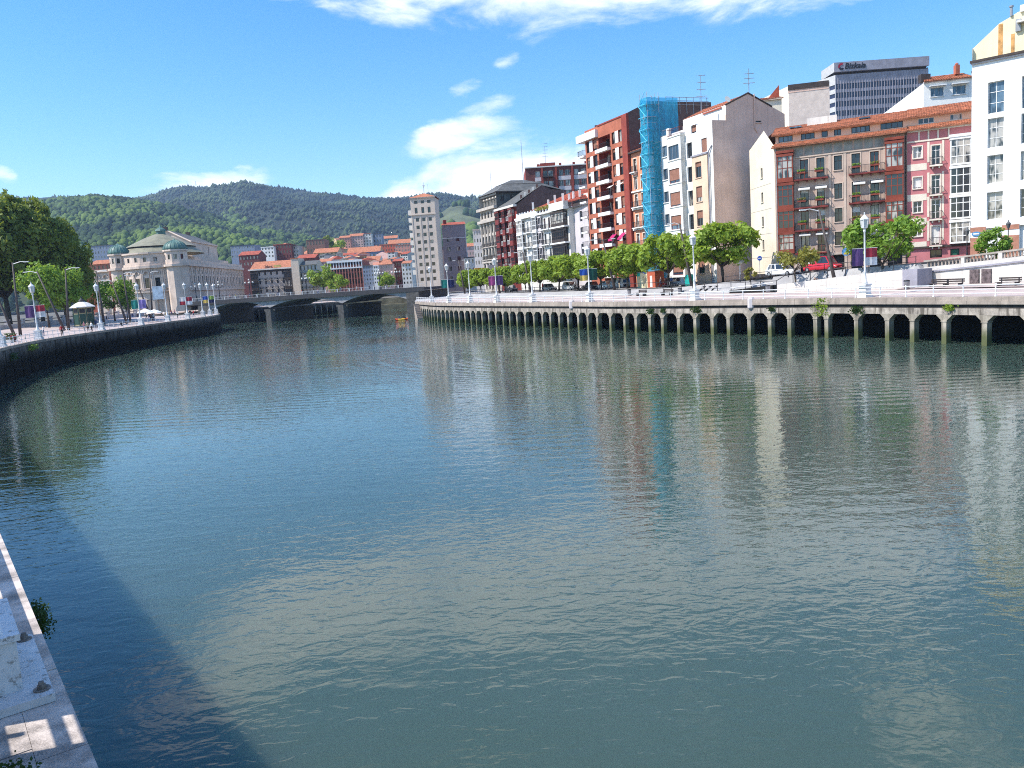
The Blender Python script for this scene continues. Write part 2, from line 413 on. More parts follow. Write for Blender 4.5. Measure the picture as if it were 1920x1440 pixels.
class Fac:
    """one flat elevation of a building: u to the right seen from outside, z up, +y into the house"""
    def __init__(s, root, P0, P1, z0):
        s.root = root; P0 = Vector(P0).to_2d(); P1 = Vector(P1).to_2d(); s.w = (P1 - P0).length; s.z0 = z0
        u = (P1 - P0).normalized(); L = root.location
        s.M = Matrix(((u.x, -u.y, 0, P0.x - L.x), (u.y, u.x, 0, P0.y - L.y), (0, 0, 1, z0 - L.z), (0, 0, 0, 1))); s.ops = []
    def put(s, name, me, u, z, y=0.0, parent=None):
        return link(name, me, parent or s.root, s.M @ T3(u, y, z)) if parent is None else link(name, me, parent, T3(u, y, z))
    def open(s, u0, u1, z0, z1, d=.28, back=False):
        s.ops.append((u0, u1, z0, z1, d, 1) if back else (u0, u1, z0, z1, d))
    def win(s, u0, u1, z0, z1, fm=None, gm=None, nx=2, tz=(), blind=None, bm=None, sill=None, dep=.2, surround=None, y=0.0):
        """window with frame, pane, optional blind, sill and surround"""
        fm = fm or white; w, h = r5(u1 - u0), r5(z1 - z0); u1, z1 = u0 + w, z0 + h
        s.ops.append((u0, u1, z0, z1, dep + .1))
        o = s.put('window', frame_mesh(w, h, nx, tz, fm), u0, z0, dep + y)
        link('pane', pane_mesh(w, h, gm or glass), o)
        if blind: link('blind', blind_mesh(w, h, blind, bm or brownblind), o)
        if sill:
            k = ('sl', w, sill.name)
            if k not in CACHE: CACHE[k] = MB().box(-.12, w + .12, -.32, -.04, -.12, .0).mesh('sill', sill)
            link('sill', CACHE[k], o, T3(0, .2 - dep if dep > .2 else 0, 0))
        if surround:
            k = ('su', w, h, surround.name, round(dep, 2))
            if k not in CACHE:
                q = .14; Y0, Y1 = -dep - .05, -dep + .005
                CACHE[k] = MB().box(-q, 0, Y0, Y1, 0, h + q).box(w, w + q, Y0, Y1, 0, h + q).box(0, w, Y0, Y1, h, h + q).mesh('surround', surround)
            link('surround', CACHE[k], o)
        return o
    def balcony(s, u0, u1, z, d=.75, sm=None, rm=None, h=1.0, th=.16, solid=None, brackets=2):
        w = r5(u1 - u0); sm = sm or creamtrim; k = ('bc', w, d, th, sm.name, brackets)
        if k not in CACHE:
            b = MB().box(0, w, -d, -.004, -th, 0)
            for i in range(brackets):
                x = w * (i + .5) / brackets; b.box(x - .08, x + .08, -d * .7, -.004, -th - .28, -th + .002)
            CACHE[k] = b.mesh('balcony', sm)
        o = s.put('balcony', CACHE[k], u0, z)
        if solid:
            k = ('bs', w, d, h, solid.name)
            if k not in CACHE: CACHE[k] = MB().box(0, w, -d, -d + .1, 0, h).box(0, .1, -d + .1, -.004, 0, h).box(w - .1, w, -d + .1, -.004, 0, h).mesh('parapet', solid)
            link('parapet', CACHE[k], o)
        else: link('railing', rail_mesh(w, d - .03, h, rm or iron), o)
        return o
    def bay(s, u0, u1, z0, z1, d=.8, nx=4, fm=None, gm=None, tz=(.4,), base=.0, cap=.18, name='bay_window'):
        """glazed timber bay for one storey"""
        fm = fm or redwood; w, h = r5(u1 - u0), r5(z1 - z0); k = ('by', w, h, d, nx, tuple(tz), fm.name, base, cap)
        if k not in CACHE:
            b = MB(); p = .13; g0 = base
            b.box(0, w, -d, -.004, -.1, max(.1, base)).box(-.08, w + .08, -d - .08, -.004, h - cap, h + .02)
            b.box(0, p, -d, -d + p, g0, h).box(w - p, w, -d, -d + p, g0, h).box(0, p, -.14, -.004, g0, h).box(w - p, w, -.14, -.004, g0, h)
            for i in range(1, nx): x = w * i / nx; b.box(x - .045, x + .045, -d + .01, -d + .09, g0, h - cap)
            for q in tz: z = g0 + (h - cap - g0) * q; b.box(p, w - p, -d + .02, -d + .1, z - .05, z + .05).box(.01, .09, -d + p, -.14, z - .05, z + .05).box(w - .09, w - .01, -d + p, -.14, z - .05, z + .05)
            CACHE[k] = b.mesh('bay_window', fm)
        me = CACHE[k]; o = s.put(name, me, u0, z0)
        k2 = ('bgl', w, h, d, base, cap, (gm or glass).name)
        if k2 not in CACHE:
            e = .05; g0 = base; b = MB(); b.face([(e, -d + e, g0), (w - e, -d + e, g0), (w - e, -d + e, h - cap), (e, -d + e, h - cap)])
            b.face([(e, -.01, g0), (e, -d + e, g0), (e, -d + e, h - cap), (e, -.01, h - cap)]).face([(w - e, -d + e, g0), (w - e, -.01, g0), (w - e, -.01, h - cap), (w - e, -d + e, h - cap)])
            CACHE[k2] = b.mesh('pane', gm or glass)
        link('pane', CACHE[k2], o); return o
    def band(s, name, u0, u1, z0, z1, d, m, y0=-.003):
        """projecting strip: cornice, pilaster, panel"""
        return MB().box(u0, u1, -d, y0, z0, z1).build(name, m, s.root, M=s.M)
    def wall(s, h, m, u0=0.0, w=None, reveal=None, z0=0.0, name='wall'):
        me = wall_mesh(s.w if w is None else w, h, s.ops, m, reveal=reveal, z0=z0)
        return link(name, me, s.root, s.M)
    def poly(s, name, pts, m, y=0.0):
        return MB().face([(u, y, z) for u, z in pts]).build(name, m, s.root, M=s.M)
def shell(root, poly, z0, z1, m, skip=(), name='wall', top=None):
    """plain party walls on the remaining sides of a footprint (given clockwise seen from above from the front-left corner)"""
    L = root.location; n = len(poly)
    for i in range(n):
        if i in skip: continue
        a, b = poly[i], poly[(i + 1) % n]
        MB().face([(a[0] - L.x, a[1] - L.y, z0 - L.z), (b[0] - L.x, b[1] - L.y, z0 - L.z), (b[0] - L.x, b[1] - L.y, z1 - L.z), (a[0] - L.x, a[1] - L.y, z1 - L.z)]).build(name, m, root)
    if top: MB().face([(p[0] - L.x, p[1] - L.y, z1 - L.z - .02) for p in poly]).build('flat_roof', top, root)
def tile_roof(root, a, b, c, d, m, pitch=.3, row=.42, name='roof', th=.05):
    """a,b eave left/right; c,d ridge right/left (world coordinates): barrel tiles in stepped courses"""
    L = root.location; a, b, c, d = (Vector(p) - L for p in (a, b, c, d))
    nu = max(4, int((b - a).length / pitch) * 2); nr = max(2, int((d - a).length / row)); nrm = (b - a).cross(d - a).normalized(); B = MB()
    if nrm.z < 0: nrm = -nrm
    for j in range(nr):
        for e in (0, 1):
            t_ = (j + e) / nr
            for i in range(nu + 1):
                q = i / nu; p = (a.lerp(b, q)).lerp(d.lerp(c, q), t_) + nrm * ((th if i % 2 else 0) + (.05 if e == 0 else 0.0) + .01 * math.sin(i * 7.3 + j * 3.1)); B.v.append(tuple(p))
    s = nu + 1
    for j in range(2 * nr - 1):
        for i in range(nu): B.f.append((j * s + i, j * s + i + 1, (j + 1) * s + i + 1, (j + 1) * s + i)); B.m.append(0)
    k = len(B.v); B.v += [tuple(p - nrm * .12) for p in (a, b, c, d)]; B.f.append((k + 3, k + 2, k + 1, k)); B.m.append(0)
    B.f += [(k, k + 1, nu, 0)]; B.m.append(0)
    return B.build(name, m, root)
# ================================================================== the setting
QR = Path([(66, 16), (42.3, 65), (34.2, 82.5), (28.5, 91.5), (16.2, 110.5), (9.2, 125), (-13.6, 172.5), (-23.2, 205)])
QL = Path([(9, -10.6), (-4.3, 7.2), (-10.3, 15.3), (-27, 38.5), (-46.5, 67), (-58.5, 91), (-66.5, 115), (-69, 136), (-70, 154), (-72, 196), (-78, 219)])

# water: calm turbid river
def water_mat():
    m = bpy.data.materials.new('river_water'); m.use_nodes = True; T = NT(m.node_tree); m.node_tree.nodes.clear()
    pos = T.n('ShaderNodeNewGeometry').outputs['Position']
    rot = T.n('ShaderNodeMapping', i={'Vector': pos, 'Rotation': (0, 0, R(8)), 'Scale': (.62, 1.35, 1)}).outputs[0]
    rot2 = T.n('ShaderNodeMapping', i={'Vector': pos, 'Rotation': (0, 0, R(-28)), 'Scale': (.75, 1.2, 1)}).outputs[0]
    swell = T.noise(rot, .42, 2, .5, .4)
    mid = T.noise(rot2, 2.1, 2, .5, .7)
    fine = T.noise(rot, 6.0, 2, .5, .3)
    wv = T.n('ShaderNodeTexWave', wave_type='BANDS', bands_direction='Y', i={'Scale': .24, 'Distortion': 2.6, 'Detail': 2.0, 'Detail Scale': .5})
    m.node_tree.links.new(T.n('ShaderNodeMapping', i={'Vector': pos, 'Rotation': (0, 0, R(14)), 'Scale': (.5, 1, 1)}).outputs[0], wv.inputs['Vector'])
    calm = T.ramp(T.noise(pos, .035, 2), .35, .65)          # patches of ruffled and smooth water
    amp = T.m('ADD', .3, T.m('MULTIPLY', calm, .9))
    h = T.m('ADD', T.m('MULTIPLY', swell, .018), T.m('ADD', T.m('MULTIPLY', T.m('MULTIPLY', mid, .020), T.m('ADD', .45, T.m('MULTIPLY', calm, .75))), T.m('MULTIPLY', T.m('MULTIPLY', fine, .0036), amp)))
    h = T.m('ADD', h, T.m('MULTIPLY', T.m('MULTIPLY', wv.outputs['Fac'], .011), T.m('ADD', .12, T.ramp(T.noise(pos, .022, 2), .45, .62))))
    bn = T.n('ShaderNodeBump', i={'Strength': 1.0, 'Distance': 1.0, 'Height': h})
    c = T.mix(T.ramp(T.noise(pos, .05, 3), .3, .7), (.041, .068, .053), (.051, .080, .066))
    p = T.n('ShaderNodeBsdfPrincipled', i={'Base Color': c, 'Roughness': .008, 'IOR': 1.40, 'Specular IOR Level': .5, 'Normal': bn.outputs[0], 'Subsurface Weight': 1.0, 'Subsurface Radius': (1.3, 1.9, 1.7), 'Subsurface Scale': 1.0})
    p.subsurface_method = 'BURLEY'
    o = T.n('ShaderNodeOutputMaterial'); m.node_tree.links.new(p.outputs[0], o.inputs[0]); return m
tag(MB().face([(-260, -60, 0), (140, -60, 0), (140, 420, 0), (-260, 420, 0)]).build('river_water', water_mat()), kind='structure')
tag(MB().face([(-260, -60, -4), (140, -60, -4), (140, 420, -4), (-260, 420, -4)]).build('river_bed', townground), kind='structure')

def strip(name, path, s0, s1, ds, rows, m, z_of=None):
    """ground sheet following a quay: rows = [(offset, z)]"""
    B = MB(); n = int((s1 - s0) / ds); k = len(rows)
    for i in range(n + 1):
        s = s0 + (s1 - s0) * i / n
        for o, z in rows:
            p = path.at(s, o); B.v.append((p.x, p.y, z(s) if callable(z) else z))
    for i in range(n):
        for j in range(k - 1): B.f.append((i * k + j, i * k + j + 1, (i + 1) * k + j + 1, (i + 1) * k + j)); B.m.append(0)
    return tag(B.build(name, m), kind='structure')
def st_z(s):      # level of the street behind the right promenade (s metres along the quay)
    k = min(max((118 - s) / 46, 0), 1); return 5.35 + 1.75 * k * k * (3 - 2 * k)
strip('promenade_pavement', QR, 0, QR.len, 3, [(.42, 4.18), (4, 4.3), (10.2, 4.5)], paving)
strip('bank_slope', QR, 90, QR.len, 3, [(10.2, 4.5), (12.0, lambda s: 4.5 + (st_z(s) - 4.5) * min(1, max(0, (s - 90) / 8)) if s > 90 else 4.5), (14, st_z)], pavinggrey)
strip('street', QR, 0, QR.len, 3, [(13.5, lambda s: st_z(s) - .01), (60, lambda s: st_z(s) + .2)], asphalt)
strip('street_pavement', QR, 84, QR.len, 3, [(13.2, lambda s: st_z(s) + .1), (16.2, lambda s: st_z(s) + .1)], pavinggrey)
strip('right_bank_ground', QR, 0, QR.len, 6, [(59, lambda s: st_z(s) + .15), (70, 5.2), (700, 5.2)], townground)
tag(MB().face([(-23.4, 205.2, 4.2), (-2, 213, 4.2), (60, 233, 4.2), (600, 440, 4.4), (600, 480, 4.6), (20, 320, 4.6), (-34, 320, 4.6)]).build('bridgehead_ground', pavinggrey), kind='structure')
# left bank: quay promenade rising gently to the park wall
def strip_left(name, s0, s1, rows, m):
    B = MB(); n = int((s1 - s0) / 3); k = len(rows)
    for i in range(n + 1):
        s = s0 + (s1 - s0) * i / n
        for o, z in rows: p = QL.at(s, -o); B.v.append((p.x, p.y, z))
    for i in range(n):
        for j in range(k - 1): B.f.append((i * k + j, i * k + j + 1, (i + 1) * k + j + 1, (i + 1) * k + j)); B.m.append(0)
    return tag(B.build(name, m), kind='structure')
s_edge = 40
strip_left('quay_promenade', s_edge, QL.len, [(.6, 4.18), (10, 4.45), (29, 5.15)], paving)
tag(MB().face([(-900, -60, 3.9), (-20, -60, 3.9), (-40, 40, 3.9), (-88, 110, 3.9), (-97, 258, 3.9), (-112, 284, 3.9), (-112, 320, 3.9), (-900, 320, 3.9)]).face([(-900, 100, 5.12), (-99, 100, 5.12), (-99, 215, 5.12), (-115, 250, 5.12), (-900, 250, 5.12)]).build('left_bank_ground', townground), kind='structure')
tag(MB().face([(-4000, 318, 4.0), (-92, 318, 4.0), (-60, 300, 4.0), (-38, 306, 4.0), (60, 318, 4.0), (4000, 318, 4.0), (4000, 6000, 8.0), (-4000, 6000, 8.0)]).build('town_ground', townground), kind='structure')

# ---------------------------------------------------------------- hills
def hill(name, crest, yc, yf, zb, m, amp, seed, step=9, rows=26, pw=.8, back=.25):
    """a ridge: crest heights measured along the skyline, slope falling towards the town"""
    B = MB(); xs = []
    px = crest[0][0]
    while px <= crest[-1][0]:
        for (a, b), (c, d) in zip(crest, crest[1:]):
            if a <= px <= c: k = (px - a) / (c - a); k = k * k * (3 - 2 * k) * .5 + k * .5; py = b + (d - b) * k; break
        xs.append(W(px, py, yc)); px += step
    n = len(xs); pts = []
    for j in range(rows + 4):
        tt = j / rows
        for i, c in enumerate(xs):
            y = yf + (yc - yf) * tt; x = c.x * (y / yc)
            f = tt ** pw if tt <= 1 else 1 - (tt - 1) * 4 * back
            g = noise.fractal(Vector((x / 330 + seed, y / 330, seed)), 1.0, 2.0, 5)
            z = zb + (c.z - zb) * f + amp * g * min(1, 4 * tt) * max(0, min(1, (1.0 - tt) * 3.2)) 
            B.v.append((x, y, z))
    for j in range(rows + 3):
        for i in range(n - 1): B.f.append((j * n + i, j * n + i + 1, (j + 1) * n + i + 1, (j + 1) * n + i)); B.m.append(0)
    o = B.build(name, m, smooth=True); tag(o, kind='structure'); return B.v, n, rows
OCT = [Vector(p) for p in ((1, 0, -.2), (0, 1, -.2), (-1, 0, -.2), (0, -1, -.2), (0, 0, .75), (0, 0, -.9))]; OF = [(0, 1, 4), (1, 2, 4), (2, 3, 4), (3, 0, 4), (1, 0, 5), (2, 1, 5), (3, 2, 5), (0, 3, 5)]
def forest(name, grid, n_trees, size, m, seed, tmax=1.02, keep=None, conic=0.0):
    """tree crowns scattered over a hill: one mass of wood"""
    v, n, rows = grid; rng = random.Random(seed); B = MB()
    ico = []
    g = (1 + 5 ** .5) / 2
    base = [Vector(p).normalized() for p in ((-1, g, 0), (1, g, 0), (-1, -g, 0), (1, -g, 0), (0, -1, g), (0, 1, g), (0, -1, -g), (0, 1, -g), (g, 0, -1), (g, 0, 1), (-g, 0, -1), (-g, 0, 1))]
    F = [(0, 11, 5), (0, 5, 1), (0, 1, 7), (0, 7, 10), (0, 10, 11), (1, 5, 9), (5, 11, 4), (11, 10, 2), (10, 7, 6), (7, 1, 8), (3, 9, 4), (3, 4, 2), (3, 2, 6), (3, 6, 8), (3, 8, 9), (4, 9, 5), (2, 4, 11), (6, 2, 10), (8, 6, 7), (9, 8, 1)]
    for _ in range(n_trees):
        tt = rng.random() ** .75 * tmax; j = min(int(tt * rows), rows); i = rng.randrange(n - 1); a, b = rng.random(), rng.random()
        p = Vector(v[j * n + i]).lerp(Vector(v[j * n + i + 1]), a).lerp(Vector(v[(j + 1) * n + i]).lerp(Vector(v[(j + 1) * n + i + 1]), a), b)
        if keep and not keep(p, tt, rng): continue
        s = size * (.4 + 1.3 * rng.random() ** 1.6); hz = s * (1.0 + rng.random() * .5 + conic * rng.random()); k = len(B.v)
        for q in (base if conic == 0 else OCT): w = .8 + rng.random() * .4; B.v.append((p.x + q.x * s * w, p.y + q.y * s * w, p.z + hz * .5 + q.z * hz * w))
        B.f += [(k + x, k + y, k + z) for x, y, z in (F if conic == 0 else OF)]
    B.m = [0] * len(B.f)
    return tag(B.build(name, m, smooth=True), kind='stuff')
hillg = mat('hill_grass', (.052, .072, .030), .95, .35, .006, fine=.03)
hillf = mat('far_hill_floor', (.022, .034, .022), .95, .4, .004, fine=.02)
rock = mat('quarry_rock', (.13, .11, .105), .95, .4, .01, fine=.05, streak=.5)
pale = mat('pale_hillside', (.12, .14, .07), .95, .3, .005, fine=.03)
def twotone(a, b, sc):
    def f(T, pos, c): return T.mix(T.ramp(T.noise(pos, sc, 4, .6), .42, .60), T.mix(.75, c, a), T.mix(.75, c, b))
    return f
woodf = mat('far_pine_wood', (.020, .036, .022), .95, .35, .004, fine=.02, island=.3, extra=twotone((.014, .030, .022), (.075, .105, .040), .0042))
woodn = mat('near_broadleaf_wood', (.040, .072, .020), .95, .4, .006, fine=.03, island=.3, extra=twotone((.014, .036, .016), (.12, .185, .034), .008))
far = hill('far_hill', [(-500, 400), (-200, 385), (60, 372), (100, 369), (170, 373), (258, 375), (280, 369), (317, 357), (350, 352), (371, 354), (417, 351), (462, 349), (496, 349), (537, 354), (579, 359), (621, 365), (662, 370), (704, 374), (767, 373), (808, 367), (833, 365), (862, 368), (905, 376), (1000, 388), (1200, 400), (1500, 410)], 3100, 1500, 15, hillf, 55, 3.1, step=7)
forest('far_pine_forest', far, 42000, 4.6, woodf, 5, conic=.25, keep=lambda p, t_, r: noise.noise(Vector((p.x / 260, p.y / 260, 4.0))) > -.33)
near = hill('green_hill', [(-500, 415), (-150, 392), (60, 385), (130, 378), (171, 375), (246, 381), (333, 393), (392, 408), (433, 421), (475, 431), (520, 440), (560, 447), (620, 460), (720, 474), (860, 486)], 1650, 900, 8, hillg, 30, 8.4, step=8)
forest('green_hill_wood', near, 30000, 3.9, woodn, 9, keep=lambda p, t_, r: noise.noise(Vector((p.x / 150, p.y / 150, 1.0))) > -.42)
quarry = hill('quarry_hill', [(400, 425), (425, 411), (440, 401), (470, 398), (490, 404), (515, 420), (530, 417), (560, 424), (590, 432), (625, 436), (660, 441), (720, 450), (800, 460)], 2150, 1900, 90, rock, 22, 2.2, step=4, rows=18, pw=.45)
forest('quarry_edge_wood', quarry, 1500, 7.5, woodn, 19, keep=lambda p, t_, r: t_ > .82 or noise.noise(Vector((p.x / 70, p.y / 70, 3.0))) > .22)
meadow = hill('meadow_hill', [(770, 440), (800, 420), (828, 398), (845, 387), (862, 383), (880, 386), (905, 395), (960, 415), (1040, 440)], 1900, 1100, 10, pale, 18, 5.5, step=5)
forest('meadow_hill_scrub', meadow, 1600, 6.0, woodn, 29, keep=lambda p, t_, r: (t_ < .55 and r.random() < .75) or noise.noise(Vector((p.x / 60, p.y / 60, 7.0))) > .3)
patch = hill('clearing_hill', [(300, 392), (325, 376), (345, 368), (365, 366), (385, 370), (402, 378), (415, 385), (440, 398)], 2750, 2350, 120, pale, 16, 6.6, step=4, rows=14)
forest('clearing_scrub', patch, 900, 6.5, woodn, 39, keep=lambda p, t_, r: noise.noise(Vector((p.x / 80, p.y / 80, 5.0))) > .0)
mastm = greymetal
for k, (px, lab) in enumerate(((352, 'taller of two thin radio masts on the far hilltop, left one'), (368, 'thin radio mast on the far hilltop, right of two'))):
    p = W(px, 354, 3090); tag(MB().tube(p, p + Vector((0, 0, 27 + 3 * k)), 1.1, .5, 6).tube(p + Vector((0, 0, 16)), p + Vector((3, 0, 16)), .5, .5, 5).build('radio_mast', mastm), lab, 'radio mast')

# ---------------------------------------------------------------- right quay: gallery of piers under a coping
qg = thing('quay_gallery', 'long concrete quay on piers with dark openings below the promenade', 'quay', (*QR.at(110), 0))
OFF = Matrix.Translation(-qg.location)
def along(path, s0, s1, ds, prof, sign=1, closed=True):
    """sweep a (offset, z) profile along the quay"""
    B = MB(); n = max(1, int((s1 - s0) / ds)); k = len(prof)
    for i in range(n + 1):
        s = s0 + (s1 - s0) * i / n
        for o, z in prof: p = path.at(s, sign * o); B.v.append((p.x, p.y, z))
    for i in range(n):
        for j in range(k if closed else k - 1):
            j2 = (j + 1) % k; B.f.append((i * k + j, (i + 1) * k + j, (i + 1) * k + j2, i * k + j2)); B.m.append(0)
    if closed: B.f += [tuple(range(k)), tuple(range(n * k + k - 1, n * k - 1, -1))]; B.m += [0, 0]
    return B
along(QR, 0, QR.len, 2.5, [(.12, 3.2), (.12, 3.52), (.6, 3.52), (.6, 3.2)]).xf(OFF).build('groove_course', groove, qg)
along(QR, 0, QR.len, 2.5, [(.02, 2.62), (.02, 3.2), (.5, 3.2), (.5, 2.62)]).xf(OFF).build('edge_beam', beamm, qg)
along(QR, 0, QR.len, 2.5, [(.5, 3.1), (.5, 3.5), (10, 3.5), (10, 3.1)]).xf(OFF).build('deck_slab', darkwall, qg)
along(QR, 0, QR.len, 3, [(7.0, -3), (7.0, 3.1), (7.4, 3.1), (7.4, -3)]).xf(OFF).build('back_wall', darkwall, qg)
s = 30.0; i = 0; rr = random.Random(3)
while s < QR.len - .2:
    w = min(3.05 if rr.random() < .8 else 2.2, QR.len - s); a = QR.ang(s + w / 2); p = QR.at(s + w / 2)
    q = (QR.at(s + w) - QR.at(s)).length - .018
    b = MB().box(-q / 2, q / 2, -.62, .06, 3.52 + rr.uniform(0, .006), 4.2 + rr.uniform(-.008, .008)); b.box(-q / 2, q / 2, .06, .1, 3.56, 3.86)
    b.build('coping_stone', coping, qg, M=OFF @ at(p.x, p.y, 0, a)); s += w; i += 1
PIERS = [58.1, 61.9, 65.2, 68.0, 71.7, 75.4, 76.8, 80.1, 82.7, 85.6, 88.7, 91.2, 94.0, 96.8, 99.7, 102.1, 104.9, 107.3, 110.6, 114.1, 116.9, 119.7, 122.8]
s = 54.3
while s > 30: PIERS.insert(0, s); s -= 3.6
s = 125.6
while s < QR.len: PIERS.append(s); s += 2.9 + .25 * math.sin(s * 1.7)
def pier_mesh(l, r, v):
    b = MB(); w = .24; pts = [(-w, -3), (w, -3), (w, 2.08), (w + r, 2.64), (-w - l, 2.64), (-w, 2.08)]
    n = len(pts); k = 0
    b.v += [(x, -.32, z) for x, z in pts] + [(x, .32, z) for x, z in pts]
    b.f = [tuple(range(n)), tuple(range(2 * n - 1, n - 1, -1))] + [(j, j + n, (j + 1) % n + n, (j + 1) % n) for j in range(n)]; b.m = [0] * len(b.f)
    b.box(-w - .06, w + .06, -.36, .36, 1.98, 2.1)
    return b.mesh('pier', pierm)
PM = {}
for k, s in enumerate(PIERS):
    l = min(.62, (s - PIERS[k - 1]) * .5 - .3) if k else .6; r = min(.62, (PIERS[k + 1] - s) * .5 - .3) if k + 1 < len(PIERS) else .6
    l, r = round(max(l, .1), 1), round(max(r, .1), 1)
    if (l, r) not in PM: PM[(l, r)] = pier_mesh(r, l, k)
    p = QR.at(s, .34); link('pier', PM[(l, r)], qg, OFF @ at(p.x, p.y, 0, QR.ang(s)))
# lilac-grey bollard blocks set into the coping
for s in (85.3, 121.5, 40.0):
    p = QR.at(s, .12); MB().lathe([(.38, 3.2), (.42, 3.3), (.4, 4.25), (.3, 4.45)], 8, sq=False).build('mooring_block', lav, qg, M=OFF @ T3(p.x, p.y, 0))
# landing steps at the far end of the right quay
ls = thing('landing_steps', 'worn stone landing steps at the far end of the right quay', 'steps', (*QR.at(203.5, -.6), 0), QR.ang(203.5))
for k in range(9): MB().box(-4.2 + k * .55, -3.63 + k * .55, -.7, .7, -.6, .35 + k * .42).build('step', coping, ls)
# stone bank foot behind the bridge
tag(MB().prism([(-62, 298), (-30, 300), (-30, 304), (-62, 303)], -2, 1.9).prism([(-62, 301), (-30, 303), (-30, 330), (-62, 320)], -2, 4.0).build('far_river_wall', mat('far_bank_stone', (.20, .18, .12), .9, .3, .4)), 'low mossy stone river wall seen beneath the bridge', 'river wall')

# ---------------------------------------------------------------- left quay wall
ql = thing('quay_wall', 'tall dark stained masonry quay wall along the left bank', 'quay wall', (*QL.at(150), 0))
OFL = Matrix.Translation(-ql.location)
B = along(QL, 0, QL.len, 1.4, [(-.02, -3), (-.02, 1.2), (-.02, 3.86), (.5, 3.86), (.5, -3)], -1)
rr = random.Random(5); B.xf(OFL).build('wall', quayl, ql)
s = 55.0; rr = random.Random(4)
while s < QL.len - .4:
    w = min(2.4 + rr.random(), QL.len - s); p = QL.at(s + w / 2); q = (QL.at(s + w) - QL.at(s)).length - .02
    MB().box(-q / 2, q / 2, -.06, .62, 3.86, 4.2 + rr.uniform(-.01, .01)).build('coping_stone', coping, ql, M=OFL @ at(p.x, p.y, 0, QL.ang(s + w / 2))); s += w
# vertical stains read as shallow buttress ribs and drain slots
for k in range(26):
    s = 92 + k * 4.9 + rr.uniform(-1, 1); p = QL.at(s)
    if s < QL.len: MB().box(-.2, .2, -.07, .03, -.5, 3.2 - rr.random() * .9).build('rubbing_strip', quayl, ql, M=OFL @ at(p.x, p.y, 0, QL.ang(s)))

# quay wall of the left bank seen through the bridge arches
QB = Path([(-112, 284), (-90, 286), (-68, 292), (-60, 303), (-61, 318)])
qb = thing('quay_wall', 'dark quay wall with pale columns seen through the bridge arches', 'quay wall', (-70, 280, 0)); OFB = Matrix.Translation(-qb.location)
along(QB, 0, QB.len, 2, [(-.02, -3), (-.02, 3.9), (.5, 3.9), (.5, -3)], -1).xf(OFB).build('wall', quayl, qb); along(QB, 0, QB.len, 2, [(-.1, 3.9), (-.1, 4.25), (.6, 4.25), (.6, 3.9)], -1).xf(OFB).build('coping', coping, qb)
for k in range(34):
    p = QB.at(k * QB.len / 34, .12); MB().box(-.12, .12, -.12, .12, -1, 3.2).build('column', pierm, qb, M=OFB @ T3(p.x, p.y, 0))
tag(MB().face([(-112, 284.3, 4.15), (-90, 286.3, 4.15), (-68.3, 292.3, 4.15), (-60.5, 303, 4.15), (-61, 330, 4.15), (-140, 330, 4.15), (-140, 284, 4.15)]).build('old_town_quay', paving), kind='structure')
# ================================================================== right bank houses
def Lp(u, o=0.0):   # building line behind the right quay, u metres from its far end, o metres behind
    return Vector((-5.6 + .378 * u + .926 * o, 220.7 - .926 * u + .378 * o))
def bld(name, label, p, z0, group=None): return thing(name, label, 'building', (p[0], p[1], z0), 0, group)
def flat(root, poly, z, m, par=0.0, pm=None):
    L = root.location; MB().face([(p[0] - L.x, p[1] - L.y, z - L.z) for p in poly]).build('flat_roof', m, root)
def rnd(seed): return random.Random(seed)

# ---- brown house with red glazed bays
C0, C1 = Vector((38.8, 115)), Vector((53.8, 107.7)); dC = (C1 - C0).normalized(); nC = Vector((-dC.y, dC.x))
r = bld('apartment_house', 'brown balconied house with red glazed bays and tiled roof', C0, 6.6); f = Fac(r, C0, C1, 6.6); z = lambda a: a - 6.6
rr = rnd(11)
SL = [19.35, 15.5, 12.4, 9.25]
for k, sl in enumerate(SL):
    top = [22.0, 18.3, 15.0, 11.8][k]
    for a, b in ((3.35, 4.45), (5.5, 6.55), (9.95, 11.0), (12.25, 13.3)):
        f.win(a, b, z(sl + .05), z(top), redwood if rr.random() < .5 else darkwood, nx=2, tz=(.3,), dep=.22, surround=brownl, blind=.35 if rr.random() < .25 else None, bm=whiteblind)
    f.win(7.75, 8.75, z(sl + .75), z(top), darkwood, nx=2, tz=(.65,), sill=brownl, surround=brownl)
    for a, b in ((2.6, 7.0), (9.6, 14.0)):
        o = f.balcony(a, b, z(sl), .8, redwood2, iron, 1.0, .2, brackets=4)
        if k in (0, 1, 2):
            for q in range(2):
                x = .4 + q * 2.3; b_ = MB().box(x, x + 1.1, -.74, -.55, .75, .98); b_.build('flower_box', redwood, o)
                g = MB()
                for _ in range(70):
                    c = Vector((x + rr.random() * 1.1, -.65 + rr.uniform(-.14, .1), 1.02 + rr.random() * .28)); d = Vector((rr.gauss(0, 1), rr.gauss(0, 1), rr.gauss(0, 1))).normalized() * .09; e = d.orthogonal().normalized() * .07
                    g.face([c - d, c + e, c + d, c - e])
                g.build('foliage', leafC if rr.random() < .7 else leafY, o)
        if k in (1, 3):
            for x in (.55, 2.75): MB().face([(x, -.05, 2.75), (x + 1.5, -.05, 2.75), (x + 1.5, -.75, 2.45), (x, -.75, 2.45)]).box(x, x + 1.5, -.78, -.74, 2.33, 2.46).build('awning', wall_white2, o)
    h = [3.75, 3.55, 3.1, 2.9][k]; zb = [19.25, 15.5, 12.4, 9.4][k]
    for a, b in ((.4, 2.5), (14.1, 16.25)): f.bay(a, b, z(zb), z(zb + h), .75, 3, redwood, glass, (.45, .8), .5, .35)
for a in (.4, 14.1): f.band('bay_cap', a - .1, a + 2.25, z(23.1), z(23.45), .9, redwood)
